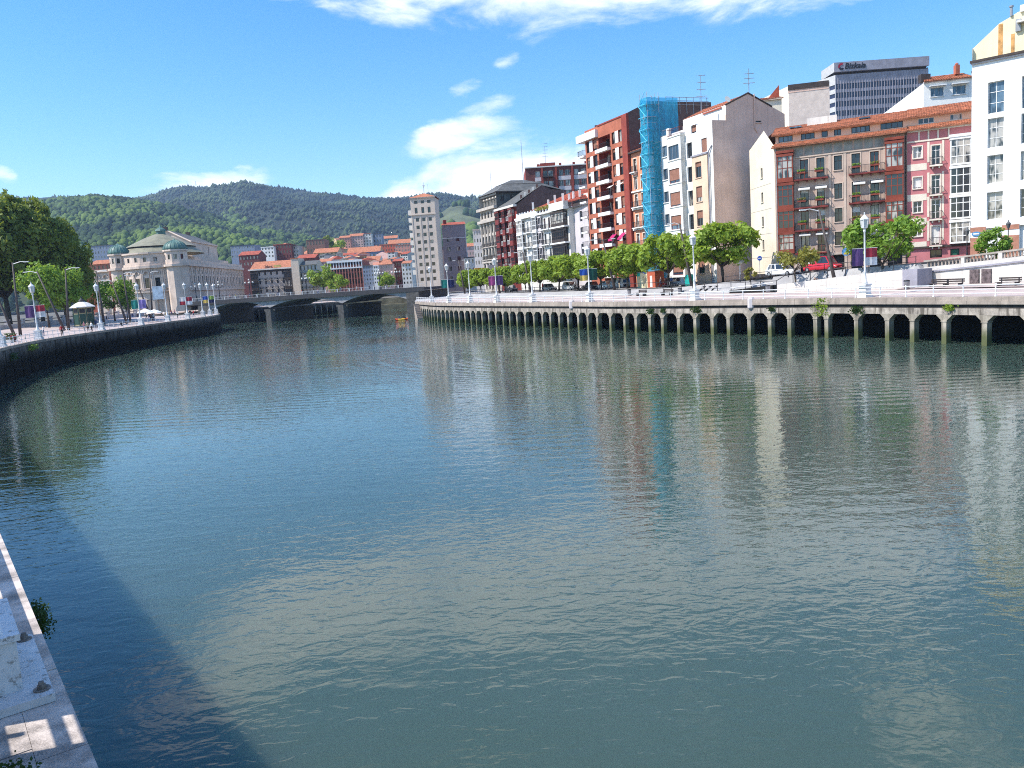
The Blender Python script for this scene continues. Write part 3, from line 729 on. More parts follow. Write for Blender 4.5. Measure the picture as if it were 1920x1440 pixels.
for k in range(9): f.band('fresco_panel', 2.75 + k * 1.26, 3.75 + k * 1.26, z(22.55), z(23.75), .03, greyp)
for a in (2.62, 7.2, 9.1, 14.02): f.band('pilaster', a - .16, a + .16, z(6.7), z(22.4), .06, brownl)
f.band('string_course', 2.5, 14.1, z(22.28), z(22.45), .12, brownl)
for a, b in ((.6, 2.3), (3.2, 4.6), (5.4, 6.7), (7.5, 9.0), (9.8, 11.2), (12.1, 13.5), (14.3, 16.1)): f.open(a, b, 0, 2.05, .5, True)
f.band('shop_fascia', .1, 16.5, z(8.72), z(9.0), .1, brownl)
f.wall(z(24.0), brownf, reveal=darkwood)
Cb0 = Vector((38.5, 125.4)); Cb1 = C1 + nC * 12
fs = Fac(r, Cb0, C0, 6.6)
for k, zz in enumerate((21.3, 17.8, 14.3, 10.9)): fs.win(fs.w * .46, fs.w * .46 + .75, z(zz - .7), z(zz + .7), darkwood, nx=1, sill=cream, dep=.18)
for zz in (19.4, 15.9, 12.4, 9.0): fs.band('movement_joint', .05, fs.w - 1.4, z(zz), z(zz) + .05, .012, greyp)
fs.wall(z(24.0), cream); fs.poly('gable', [(0, z(24)), (fs.w, z(24)), (fs.w, z(24.3)), (fs.w * .62, z(27.1)), (0, z(25.3))], cream)
MB().tube((.25, -.12, 0), (.25, -.12, z(23.9)), .07, .07, 8).build('downpipe', greymetal, r, M=f.M); MB().tube((16.55, -.12, 0), (16.55, -.12, z(23.9)), .07, .07, 8).build('downpipe', darkwood, r, M=f.M)
shell(r, [C1, Cb1, Cb0], 6.6, 25.0, cream, skip=(2,))
V3 = lambda p, zz: Vector((p.x, p.y, zz))
E0, E1 = C0 - nC * .9 - dC * .3, C1 - nC * .9; K0, K1 = C0 + nC * 1.6 - dC * .3, C1 + nC * 1.6; T0, T1 = C0 + nC * 1.2 - dC * .4, C1 + nC * 1.2
tile_roof(r, V3(E0, 23.95), V3(E1, 23.95), V3(K1, 24.75), V3(K0, 24.75), tile, name='lower_roof')
fu = Fac(r, C0 + nC * 1.6, C1 + nC * 1.6, 24.55)
for a, b, n in ((.4, 2.3, 3), (3.4, 5.2, 3), (6.1, 6.9, 1), (7.7, 8.6, 2), (9.9, 12.2, 4), (13.5, 16.2, 4)): fu.win(a, b, .35, 1.15, darkwood, glassblue, nx=n, dep=.12)
fu.wall(1.5, peach)
tile_roof(r, V3(C0 + nC * .9 - dC * .5, 25.85), V3(C1 + nC * .9, 25.85), V3(C1 + nC * 6, 27.6), V3(C0 + nC * 6 - dC * .5, 27.6), tile, name='roof')
tile_roof(r, V3(Cb1, 25.0), V3(Cb0, 25.0), V3(C0 + nC * 6, 27.6), V3(C1 + nC * 6, 27.6), tileold, name='roof', pitch=.6)
for u_, s_ in ((4.5, .5), (5.9, .9), (7.3, .6)):
    p = C0 + dC * u_ + nC * 5.0; MB().box(-s_, s_, -.35, .35, -.3, .75).build('chimney', wall_white2, r, M=at(p.x - r.location.x, p.y - r.location.y, 27.4 - 6.6, math.atan2(dC.y, dC.x)))
for u_, s_ in ((2.5, .8), (11.5, .7)):
    p = C0 + dC * u_ + nC * 4; MB().box(-s_, s_, -.5, .5, -.05, .12).build('roof_light', glassblue, r, M=at(p.x - r.location.x, p.y - r.location.y, 27.0 - 6.6, math.atan2(dC.y, dC.x)))

# ---- pink house with white bays
B0 = C1; B1 = C1 + dC * 13.3
r = bld('apartment_house', 'pink and cream house with white glazed bays behind the balustrade', B0, 6.6); f = Fac(r, B0, B1, 6.6)
for k in range(4):
    wz = (20.5, 16.6, 13.5, 10.4)[k]; dz = (19.35, 15.6, 12.45, 9.05)[k]
    f.win(.72, 1.7, z(wz), z(wz + 1.45), white, nx=2, tz=(.5,), sill=creamtrim, surround=creamtrim, blind=.9 if k == 1 else None, bm=whiteblind)
    f.win(2.85, 3.85, z(dz + .05), z(dz + 2.5), white, nx=2, tz=(.35, .75), surround=creamtrim, blind=.95 if k == 3 else None, bm=whiteblind)
    f.balcony(2.6, 4.1, z(dz), .6, creamtrim, iron, 1.0, .18)
    f.win(9.0, 10.0, z(wz), z(wz + 1.45), white, nx=2, tz=(.5,), sill=creamtrim, surround=creamtrim)
    f.band('cream_panel', 0.02, 2.3, z(wz - 1.6), z(wz - .75), .03, creamtrim); f.band('cream_panel', 2.35, 2.62, z(wz - .7), z(wz + 1.9), .035, creamtrim); f.band('cream_panel', 4.06, 4.3, z(wz - .7), z(wz + 1.9), .035, creamtrim)
    zb = (19.1, 15.4, 12.3, 9.2)[k]; f.bay(4.95, 7.9, z(zb), z(zb + (3.4, 3.5, 2.95, 2.9)[k]), .8, 4, white, glass, (.3, .72), .12, .3)
f.band('bay_cap', 4.8, 8.05, z(22.5), z(22.85), .95, white)
f.band('cream_band', 0.02, 13.2, z(22.5), z(22.7), .08, creamtrim)
for x in (1.3, 2.4, 3.5, 4.7): f.band('frieze_strip', x, x + .18, z(22.72), z(23.8), .06, creamtrim)
f.band('cornice', 0, 13.2, z(23.8), z(24.05), .3, creamtrim)
f.band('shop_fascia', .02, 13.2, z(8.75), z(9.0), .25, darkwood)
f.win(2.7, 4.1, z(7.45), z(8.5), darkwood, nx=2); f.win(5.05, 6.1, z(7.6), z(8.45), darkwood, plain('green_glass', (.02, .13, .09), .15), nx=1); f.open(7.0, 7.9, z(6.7), z(8.5), .4, True)
f.wall(z(24), pink)
shell(r, [B1, B1 + nC * 12, B0 + nC * 12, B0], 6.6, 25, cream, skip=(3,))
tile_roof(r, V3(B0 - nC * .75, 24.05), V3(B1 - nC * .75, 24.05), V3(B1 + nC * 1.6, 24.85), V3(B0 + nC * 1.6, 24.85), tile, name='lower_roof')
fu = Fac(r, B0 + nC * 1.6, B1 + nC * 1.6, 24.6)
for a, b, n in ((1.3, 3.2, 3), (5.0, 6.4, 3), (7.4, 8.4, 2)): fu.win(a, b, .35, 1.1, white, nx=n, dep=.12)
fu.wall(1.5, peach)
tile_roof(r, V3(B0 + nC * .9, 25.9), V3(B1 + nC * .9, 25.9), V3(B1 + nC * 6, 27.7), V3(B0 + nC * 6, 27.7), tile, name='roof')
tile_roof(r, V3(B1 + nC * 12, 25), V3(B0 + nC * 12, 25), V3(B0 + nC * 6, 27.7), V3(B1 + nC * 6, 27.7), tileold, name='roof', pitch=.6)

# ---- tall white building at the picture's right edge
A0 = Vector((55.05, 95.25)); dA = Vector((.737, -.675)).normalized(); nA = Vector((-dA.y, dA.x)); A1 = A0 + dA * 16
r = bld('office_building', 'tall white building with large gridded windows and brick base', A0, 6.9); f = Fac(r, A0, A1, 6.9); z = lambda a: a - 6.9
for k, (a, b) in enumerate(((23.4, 26.85), (19.6, 22.85), (15.6, 18.75), (11.5, 14.6))):
    for q in range(4): f.win(1.65 + q * 3.3, 3.25 + q * 3.3, z(a), z(b), white, glassblue if k < 1 else glass, nx=2, tz=(.33, .68), dep=.3)
f.open(1.6, 3.2, z(9.3), z(10.55), .4, True); f.open(4.95, 6.6, z(7.0), z(10.6), .4, True)
f.wall(z(29.5), wall_white)
for k, (a, b) in enumerate(((10.2, 10.75), (6.9, 9.55))):
    for u0, u1 in ((.0, 1.58), (3.22, 4.93), (6.62, 16)): f.band('brick_facing', u0, u1, z(a) + (.0 if k else 0), z(b), .04, plain('salmon_brick', (.45, .21, .14), .85, var=.15, fine=9))
f.band('cornice', -.15, 16, z(29.3), z(29.55), .35, darkwood); f.band('cornice_drip', -.1, 16, z(29.12), z(29.3), .2, lav)
fa = Fac(r, A0 + nA * .5, A1 + nA * .5, 29.5)
fa.poly('attic_wall', [(0, 0), (16, 0), (16, 4.4), (4.4, 4.4), (3.5, 4.0), (2.6, 3.65), (0, 1.55)], yellow, 0)
for a, b, h in ((2.5, 2.95, 3.55), (3.75, 4.1, 2.2)): fa.band('rust_stain', a, b, .05, h, .012, plain('rust_streaked_render', (.62, .33, .12), .9, var=.3, streak=.4))
fa.band('skylight_box', 4.2, 4.7, 2.3, 3.6, .3, greymetal); fa.band('pergola_beam', 4.4, 8, 3.1, 3.3, .9, wall_white2)
MB().tube((3.75, -.1, 4.1), (3.75, -.1, 5.1), .14, .14, 10).tube((3.75, -.1, 5.05), (3.75, -.1, 5.2), .22, .22, 10).build('flue', greymetal, r, M=fa.M)
for k in range(3): MB().box(4.6 + k * .8, 5.2 + k * .8, -.3, .3, 4.3 + k * .5, 5.0 + k * .45).build('roof_vent', white, r, M=fa.M)
A2, A3 = A1 + nA * 14, A0 + nA * 14
shell(r, [A1, A2, A3, A0], 6.9, 31, wall_white, skip=(3,)); flat(r, [A0 + nA * .5, A1 + nA * .5, A2, A3], 31, concgrey)
pl = MB(); pl.lathe([(.5, 0), (.5, .03)], 16); pl.v = [(x * .95, zz * .8, y * .55) for x, y, zz in pl.v]
o = pl.build('street_name_plaque', plain('plaque_blue', (.09, .26, .48), .4), r, M=f.M @ T3(.62, -.075, z(9.98)))
pl = MB().face([(-.3, -.035, -.06), (.3, -.035, -.06), (.3, -.035, .1), (-.3, -.035, .1)]).build('plaque_text_band', white, o)
# ---- wall lanterns in front of it are built with the street furniture

# ---- white apartment block with tan gable
r = bld('apartment_block', 'white flats with brown blinds and a big blank tan gable wall', Lp(88), 5.2); z = lambda a: a - 5.2
f = Fac(r, Lp(88), Lp(102.35), 5.2); rr = rnd(21)
for k in range(6):
    d = 3.75 * k
    if k < 5:
        f.win(.6, 2.25, z(26.9 - d), z(28.7 - d), greymetal, glassblue, nx=2, dep=.15, sill=white)
        f.win(7.55, 9.0, z(25.6 - d), z(28.0 - d), darkwood, nx=1, dep=.3)
    if 0 < k: f.win(10.2, 11.75, z(25.95 - d), z(28.35 - d), darkwood, nx=2, dep=.2, blind=(.3, .7, .5, .4, .6)[k - 1], sill=peach)
f.win(11.5, 12.9, z(25.9), z(28.0), darkwood, nx=1, blind=1.0, dep=.15); f.win(8.95, 10.3, z(29.25), z(30.5), darkwood, nx=2, blind=.8, dep=.2)
f.wall(z(30.3), wall_white)
f.band('pilaster', 2.65, 3.45, 0, z(31.2), .45, wall_white2)
f.band('tan_recess', 7.2, 9.3, z(25.6), z(29.2), .02, plain('stained_beige', (.56, .48, .36), .9, var=.2, streak=.5)) if 0 else None
# projecting middle bay
fm = Fac(r, Lp(91.45, -.9), Lp(95.2, -.9), 5.2)
for k in range(6):
    d = 3.75 * k
    if k < 6: fm.win(.25, 3.2, z(25.9 - d), z(28.15 - d), greymetal if k == 0 else redwood2, glassblue, nx=3 if k == 0 else 2, dep=.15, blind=(None, .75, .9, .7, .6, .8)[k])
fm.wall(z(29.7), wall_white); MB().box(0, 3.75, .0, .9, z(29.68), z(29.7)).build('bay_top', concgrey, r, M=fm.M)
MB().face([(0, .9, 0), (0, 0, 0), (0, 0, z(29.7)), (0, .9, z(29.7))]).face([(3.75, 0, 0), (3.75, .9, 0), (3.75, .9, z(29.7)), (3.75, 0, z(29.7))]).build('bay_side', wall_white2, r, M=fm.M)
link('terrace_railing', rail_mesh(3.6, .9, 1.1, redwood2, .3), r, fm.M @ T3(.05, .9, z(29.7)))
for k in range(6): MB().box(3.55, 3.95, -.1, .5, z(29.4 - 3.75 * k), z(29.7 - 3.75 * k)).box(-.02, 3.77, -.12, .0, z(29.45 - 3.75 * k), z(29.6 - 3.75 * k)).build('floor_band', wall_white2, r, M=fm.M)
# peach lower right front
f2 = Fac(r, Lp(97.3, -.35), Lp(101.3, -.35), 5.2)
for k in range(1, 6):
    d = 3.75 * k; f2.win(.9, 2.45, z(25.95 - d), z(28.35 - d), darkwood, nx=2, dep=.2, blind=(.3, .7, .5, .4, .6)[k - 1], sill=peach, y=0)
f2.wall(z(25.55), peach); MB().box(-.1, 4.1, -.15, .36, z(25.5), z(25.75)).build('ledge', concgrey, r, M=f2.M)
MB().face([(0, .35, 0), (0, 0, 0), (0, 0, z(25.5)), (0, .35, z(25.5))]).face([(4, 0, 0), (4, .35, 0), (4, .35, z(25.5)), (4, 0, z(25.5))]).build('front_side', peach, r, M=f2.M)
MB().tube((4.25, .1, 0), (4.25, .1, z(25.8)), .1, .1, 8).tube((4.25, .1, z(25.8)), (4.9, .25, z(26.6)), .1, .1, 8).build('downpipe', concgrey, r, M=f2.M)
f3 = Fac(r, Lp(88), Lp(98.5), 30.3)   # set-back top storey
b = MB().box(3.6, 8.9, 2.2, 2.35, 0, 1.2).box(8.8, 14.3, 1.2, 1.35, 0, .9); b.build('terrace_parapet', wall_white, r, M=f3.M)
link('terrace_railing', rail_mesh(2.6, .6, 1.0, greymetal, .3), r, f3.M @ T3(.05, .7, 0))
MB().box(4.2, 6.6, 3.2, 8, 0, 1.9).box(9.0, 13, 3, 9, 0, 2.0).build('penthouse', wall_white2, r, M=f3.M)
MB().box(8.6, 13.4, 2.5, 2.6, 2.0, 2.2).build('penthouse_roof', tilered, r, M=f3.M)
S0 = Lp(102.35); S1 = Lp(102.35, 14)
fs = Fac(r, S0, S1, 5.2)
fs.win(8.25, 9.35, z(30.05), z(31.3), darkwood, nx=1, sill=tan)
fs.wall(z(30.3), tan)
# upper part of the gable with its window notch above the main wall line
MB().face([(2.7, 0, z(30.3)), (14, 0, z(30.3)), (14, 0, z(31.4)), (10.8, 0, z(32.75)), (6.9, 0, z(34.4)), (2.7, 0, z(32.65))]).build('gable', tan, r, M=fs.M)
MB().box(2.65, 14, .02, .3, z(30.3), z(31.2)).build('gable_return', tan, r, M=fs.M)
for a, b_ in (((2.6, z(32.6)), (6.9, z(34.45))), ((6.9, z(34.45)), (11.5, z(32.5)))): MB().tube((a[0], .0, a[1]), (b_[0], .0, b_[1]), .14, .14, 6).build('verge', darkwood, r, M=fs.M)
MB().tube((8.0, -.1, z(29.2)), (8.0, -.1, z(34.3)), .09, .09, 8).tube((8.0, -.1, z(29.2)), (8.5, -.1, z(28.5)), .09, .09, 8).build('drain_pipe', tan, r, M=fs.M)
tile_roof(r, V3(Lp(91, 2.7), 32.6), V3(Lp(102.3, 2.7), 32.6), V3(Lp(102.3, 6.9), 34.35), V3(Lp(91, 6.9), 34.35), tileold, name='roof', pitch=.5)
tile_roof(r, V3(Lp(102.3, 14), 31.4), V3(Lp(91, 14), 31.4), V3(Lp(91, 6.9), 34.35), V3(Lp(102.3, 6.9), 34.35), tileold, name='roof', pitch=.5)
MB().face([(3, 2.7, z(30.3)), (14.3, 2.7, z(30.3)), (14.3, 2.7, z(32.6)), (3, 2.7, z(32.6))]).build('upper_wall', wall_white, r, M=f.M)
shell(r, [S1, Lp(88, 14), Lp(88)], 5.2, 31.3, wall_white2, skip=(2,)); flat(r, [Lp(88), Lp(102.3), S1, Lp(88, 14)], 30.28, concgrey)
# satellite dish
dsh = MB().lathe([(.02, 0), (.3, .05), (.5, .18)], 12); dsh.build('satellite_dish', wall_white2, r, M=fs.M @ T3(2.75, -.2, z(33.3)) @ Matrix.Rotation(R(70), 4, 'X'))
def aerial(p, h, lab, n=3):
    r_ = thing('roof_aerial', lab, 'aerial', p); MB().tube((0, 0, 0), (0, 0, h), .06, .04, 6).build('mast', greymetal, r_)
    for k in range(n):
        zz = h * (.45 + .18 * k); q = MB().tube((-.9 + .2 * k, 0, zz), (.9, .2 * (k - 1), zz), .035, .035, 5)
        for j in range(4): q.tube((-.6 + j * .4, -.35, zz), (-.6 + j * .4, .35, zz), .025, .025, 4)
        q.build('antenna', greymetal, r_)
p = Lp(102, 7.4); aerial((p.x, p.y, 34.2), 4.0, 'thin aerial on the peak of the tan gable')
p = Lp(93, 5); aerial((p.x, p.y, 33.2), 6.2, 'tall aerial on the roof behind the scaffold netting', 4)

# ---- red brick flats
r = bld('apartment_block', 'red brick flats with white panels and loggia balconies', Lp(61.5), 5.2); f = Fac(r, Lp(61.5), Lp(78.3), 5.2); rr = rnd(31)
for k in range(9):
    d = 2.98 * k; zt = 34.05 - d
    for a, b in ((.5, 1.75), (3.1, 4.7), (10.55, 11.7), (13.0, 14.45)):
        f.win(a, b, z(zt - 2.1), z(zt), darkwood, nx=2, dep=.22, blind=rr.choice((None, .3, .5, .8, .4)), bm=brownblind if rr.random() < .6 else whiteblind)
    for a, b in ((1.8, 3.05), (11.75, 12.95)): f.band('white_panel', a, b, z(zt - 2.1), z(zt), .05, white)
    sl = 31.6 - d
    f.open(5.4, 9.9, z(sl), z(sl + 2.45), 1.6, True)
    o = f.balcony(5.25, 10.05, z(sl), .8, white, iron, 1.0, .5, brackets=0); MB().box(.02, 4.78, -.8, -.7, 0, .16).build('kerb', white, o)
    for a in (.3, 1.8): MB().face([(a + .1, 1.55, .05), (a + 1.3, 1.55, .05), (a + 1.3, 1.55, 2.1), (a + .1, 1.55, 2.1)]).build('balcony_door', glass, o)
    # balconies wrapping the left corner
    q = f.balcony(-2.6, -.02, z(sl + .1), .5, white, iron, 1.0, .35, brackets=0)
    f.put('corner_slab', CACHE.setdefault('gcs', MB().box(-2.6, 0, -.05, 4.5, -.35, 0).mesh('corner_slab', white)), 0, z(sl + .1))
f.wall(z(36.3), brick, reveal=brickd)
f.band('end_pier', 15.0, 16.8, 0, z(36.3), .5, brickd)
f.band('roof_parapet', -2.7, 5.3, z(34.3), z(35.7), .6, white); f.band('roof_edge', 5.3, 16.8, z(36.2), z(36.45), .12, brickd)
b = MB().box(-2.7, -.0, 0, 5, z(34.3), z(35.7)); b.build('corner_parapet', white, r, M=f.M)
for a in (9.2, 12.7):
    MB().face([(a, -.02, z(15.5)), (a + 1.6, -.02, z(15.5)), (a + 1.6, -1.1, z(14.5)), (a, -1.1, z(14.5))]).face([(a, -1.1, z(14.5)), (a + 1.6, -1.1, z(14.5)), (a + 1.6, -1.12, z(14.2)), (a, -1.12, z(14.2))]).build('awning', plain('raspberry_awning', (.42, .02, .12), .7), r, M=f.M)
    MB().face([(a - (.0), -.02, z(24.6)), (a + 1.4, -.02, z(24.6)), (a + 1.4, -.9, z(24.1)), (a, -.9, z(24.1))]).build('awning', wall_white2, r, M=f.M)
fs = Fac(r, Lp(78.3), Lp(78.3, 18), 5.2); fs.wall(z(36.5), brickbrown); fs.poly('upper_wall', [(0, z(36.5)), (18, z(36.5)), (18, z(38.6)), (4.6, z(38.5))], brickbrown)
for k in range(9): MB().tube((5 + k * 1.5, -.05, z(36.4)), (5 + k * 1.5, -.05, z(39.4)), .05, .05, 5).build('scaffold_post', greymetal, r, M=fs.M)
for zz in (38.0, 38.7, 39.3): MB().tube((8, -.05, z(zz)), (17.4, -.05, z(zz)), .05, .05, 5).build('scaffold_rail', greymetal, r, M=fs.M)
shell(r, [Lp(78.3, 18), Lp(61.5, 18), Lp(61.5)], 5.2, 36.3, brick, skip=(2,)); flat(r, [Lp(61.5), Lp(78.3), Lp(78.3, 18), Lp(61.5, 18)], 36.3, concgrey)
for u_, o_ in ((63, 2), (66, 3), (70, 4)): p = Lp(u_, o_); MB().box(-.4, .4, -.3, .3, 0, .9).build('planter', brickbrown, r, M=T3(p.x - r.location.x, p.y - r.location.y, z(36.3)))

# ---- narrow orange house beside the scaffold
r = bld('town_house', 'narrow orange house with white cornices between red flats and scaffold', Lp(78.5), 5.2); f = Fac(r, Lp(78.5), Lp(87.9), 5.2)
for k, sl in enumerate((25.8, 22.7, 19.6, 16.0, 12.6, 9.2)):
    for a in (.8, 3.0, 5.4, 7.6): f.win(a, a + 1.0, z(sl + .05), z(sl + 2.3), white if k else darkwood, nx=2, tz=(.75,), surround=creamtrim, blind=.4 if a == 3 and k == 2 else None)
    if k in (0, 2, 3, 4): f.balcony(.4, 2.1 if k == 0 else 4.4, z(sl), .7, white, iron)
    if k > 0: f.band('cornice', -.02, 9.4, z(sl - .45), z(sl - .2), .25, white)
f.wall(z(29.2), orange); f.band('eave', -.1, 9.4, z(29.1), z(29.4), .6, darkwood); f.band('dormer', 2.9, 4.2, z(29.5), z(30.7), -1.2, wall_white2, 2.4)
tile_roof(r, V3(Lp(78.45, -.6), 29.35), V3(Lp(87.9, -.6), 29.35), V3(Lp(87.9, 7), 31.6), V3(Lp(78.45, 7), 31.6), tileold, pitch=.5)
shell(r, [Lp(87.9), Lp(87.9, 14), Lp(78.5, 14), Lp(78.5)], 5.2, 29.2, orange, skip=(3,))

# ---- scaffold tower wrapped in blue netting
def net_mat():
    m = bpy.data.materials.new('blue_scaffold_net'); m.use_nodes = True; T = NT(m.node_tree); m.node_tree.nodes.clear()
    pos = T.n('ShaderNodeNewGeometry').outputs['Position']; nz = T.noise(pos, .9, 4); wr = T.noise(T.scale(pos, (2, 2, .4)), 1.6, 4)
    c = T.mix(nz, (.02, .42, .70), (.08, .68, .88))
    d = T.n('ShaderNodeBsdfPrincipled', i={'Base Color': c, 'Roughness': .6}); tl = T.n('ShaderNodeBsdfTranslucent', i={'Color': (.05, .55, .85, 1)})
    s1 = T.n('ShaderNodeMixShader', i={0: .45, 1: d.outputs[0], 2: tl.outputs[0]}); tp = T.n('ShaderNodeBsdfTransparent', i={'Color': (.55, .8, .95, 1)})
    s2 = T.n('ShaderNodeMixShader', i={0: T.m('ADD', .46, T.m('MULTIPLY', T.ramp(wr, .3, .7), .30)), 1: tp.outputs[0], 2: s1.outputs[0]})
    o = T.n('ShaderNodeOutputMaterial'); m.node_tree.links.new(s2.outputs[0], o.inputs[0]); return m
netm = net_mat()
r = thing('scaffold_tower', 'tall scaffold tower wrapped in bright blue netting against the houses', 'scaffold', (*Lp(85.9, -2.4), 5.2)); f = Fac(r, Lp(85.9, -2.4), Lp(88.2, -2.4), 5.2)
HH = z(36.8); D = 2.3; DU = 4.6; WS = 2.3; bar = plain('scaffold_tube', (.45, .47, .5), .4, metal=.4)
for x in (.05, 1.15, WS - .05):
    for y in (.06, D): MB().tube((x, y, 0), (x, y, HH + .9), .05, .05, 6).build('standard', bar, r, M=f.M)
for k in range(16):
    zz = k * 2.0 + .5
    MB().tube((0, .06, zz), (WS, .06, zz), .045, .045, 5).tube((0, .06, zz + 1), (WS, .06, zz + 1), .035, .035, 5).build('ledger', bar, r, M=f.M)
    MB().tube((WS - .05, .06, zz), (WS - .05, D, zz), .045, .045, 5).tube((WS - .05, .06, zz + 1), (WS - .05, D, zz + 1), .035, .035, 5).build('transom', bar, r, M=f.M)
    MB().tube((.05 if k % 2 else WS - .05, -.3, zz), (WS - .05 if k % 2 else .05, -.3, zz + 2), .05, .05, 5).tube((0, -.3, zz), (WS, -.3, zz), .05, .05, 5).build('brace', plain('net_blue_tube', (.12, .6, .85), .4), r, M=f.M)
    MB().box(.1, WS - .1, .15, D - .1, zz - .06, zz).build('deck_board', plain('scaffold_board', (.35, .27, .17), .8), r, M=f.M)
def netsheet(pts, nu, nv, amp, seed):
    a, b, c, d = (Vector(p) for p in pts); B = MB(); nrm = (b - a).cross(d - a).normalized()
    for j in range(nv + 1):
        for i in range(nu + 1):
            p = a.lerp(b, i / nu).lerp(d.lerp(c, i / nu), j / nv); B.v.append(tuple(p + nrm * (amp * noise.noise(Vector((i * .55 + seed, j * .16, seed))))))
    for j in range(nv):
        for i in range(nu): B.f.append((j * (nu + 1) + i, j * (nu + 1) + i + 1, (j + 1) * (nu + 1) + i + 1, (j + 1) * (nu + 1) + i)); B.m.append(0)
    return B
netsheet([(0, -.02, 1), (WS, -.02, 1), (WS, -.02, HH), (0, -.02, HH)], 8, 60, .42, 1).build('netting', netm, r, smooth=True, M=f.M)
netsheet([(WS + .02, 0, 1), (WS + .02, D, 1), (WS + .02, D, HH), (WS + .02, 0, HH)], 8, 60, .42, 4).build('netting', netm, r, smooth=True, M=f.M)
netsheet([(WS + .04, D, z(30.5)), (WS + .04, DU + 1.5, z(30.5)), (WS + .04, DU + 1.5, HH), (WS + .04, D, HH)], 6, 14, .2, 6).build('netting', netm, r, smooth=True, M=f.M)
netsheet([(-.02, D, 1), (-.02, 0, 1), (-.02, 0, HH), (-.02, D, HH)], 6, 60, .2, 8).build('netting', netm, r, smooth=True, M=f.M)
netsheet([(-1.5, -.5, .2), (4.6, -1.6, .2), (4.4, -.4, 2.6), (-1.2, -.2, 2.4)], 10, 6, .4, 12).build('tarpaulin', plain('blue_tarpaulin', (.01, .13, .42), .5, var=.3), r, smooth=True, M=f.M)

# ---- white ornate corner house
r = bld('town_house', 'ornate white house with glazed bays, dark galleries and red tiled roof', Lp(25.2), 5.2); f = Fac(r, Lp(25.2), Lp(52.7), 5.2); rr = rnd(41)
FL = [18.85, 15.45, 12.1, 8.7]
for k, sl in enumerate(FL):
    for a in (5.4, 7.6, 14.9, 17.2): f.win(a, a + 1.05, z(sl + .1), z(sl + 2.45), rr.choice((redwood2, white, darkwood)), nx=2, tz=(.75,), surround=white)
    f.win(18.9, 19.9, z(sl + .1), z(sl + 2.5), darkwood, nx=1, surround=white)
    f.balcony(5.0, 9.2, z(sl), .8, white, iron, 1.0, .2, brackets=3); f.balcony(14.6, 18.6, z(sl), .8, white, iron, 1.0, .2, brackets=3)
    f.bay(1.0, 4.4, z(sl - .1), z(sl + 3.2), .9, 5, white, glass, (.35, .75), .4, .25)
    f.bay(10.1, 12.4, z(sl - .1), z(sl + 3.2), .9, 4, white, glass, (.35, .75), .4, .25)
    f.bay(12.7, 14.4, z(sl - .1), z(sl + 3.0), .5, 2, lav, glass, (.4,), .5, .3)
    f.bay(20.6, 26.7, z(sl + .1), z(sl + 3.05), 1.0, 6, darkwood, glass, (.25, .78), .55, .3)
    f.band('floor_band', 20.0, 27.4, z(sl - .35), z(sl - .02), 1.15, white); f.band('string_course', -.02, 20.0, z(sl - .3), z(sl - .12), .12, white)
f.wall(z(22.4), wall_white2)
f.band('cornice', -.2, 20.4, z(22.2), z(22.6), .7, white); f.band('corner_cornice', 20.0, 27.6, z(22.2), z(22.7), 1.3, white)
f.band('attic_parapet', 0, 12, z(22.6), z(23.4), .25, wall_white2); f.band('corner_parapet', 20.2, 27.4, z(22.7), z(23.9), 1.1, wall_white2)
for k in range(12): f.band('parapet_post', .3 + k * 1.65, .6 + k * 1.65, z(22.6), z(23.7), .35, white)
g = MB(); rr = rnd(5)
for _ in range(260):
    c = Vector((12 + rr.random() * 11, -.2 - rr.random() * .6, z(23.2) + rr.random() * .7)); d = Vector((rr.gauss(0, 1), rr.gauss(0, 1), rr.gauss(0, 1))).normalized() * .2; e = d.orthogonal().normalized() * .14; g.face([c - d, c + e, c + d, c - e])
g.build('terrace_foliage', leafY, r, M=f.M)
f2 = Fac(r, Lp(52.7, 1.2), Lp(61.4, 1.2), 5.2)
for sl in FL: f2.win(2.7, 3.75, z(sl + .4), z(sl + 2.5), darkwood, nx=1, surround=lav); f2.win(6.2, 7.1, z(sl + .4), z(sl + 2.4), darkwood, nx=1)
f2.wall(z(22.6), lav); f2.band('balustrade', 0, 6, z(22.6), z(23.4), .15, darkwood); f2.band('attic_wall', 1, 8.7, z(22.6), z(25), -1.6, wall_white2, 2.4)
MB().face([(0, -1.2, 0), (0, 0, 0), (0, 0, z(22.4)), (0, -1.2, z(22.4))]).build('return_wall', wall_white2, r, M=f2.M)
tile_roof(r, V3(Lp(31, .6), 23.7), V3(Lp(56, .6), 23.7), V3(Lp(54, 8), 27.0), V3(Lp(38, 8), 27.0), tilered, pitch=.5)
MB().face([tuple(V3(Lp(56, .6), 23.7) - r.location), tuple(V3(Lp(58, 12), 24.5) - r.location), tuple(V3(Lp(54, 8), 27.0) - r.location)]).build('roof_hip', tilered, r)
for u_, h_ in ((30, 1.9), (38.5, 1.6), (42, 2.2), (46, 2.1), (49, 1.6), (51, 1.9), (54, 1.8)):
    p = Lp(u_, 2.2); MB().box(-.22, .22, -.35, .35, 22.8 - 5.2, 24.0 - 5.2 + h_).build('chimney', white, r, M=at(p.x - r.location.x, p.y - r.location.y, 0, 0))
shell(r, [Lp(61.4, 1.2), Lp(61.4, 13), Lp(25.2, 13), Lp(25.2)], 5.2, 22.4, wall_white2, skip=(3,)); flat(r, [Lp(25.2), Lp(52.7), Lp(61.4, 1.2), Lp(61.4, 13), Lp(25.2, 13)], 22.38, concgrey)

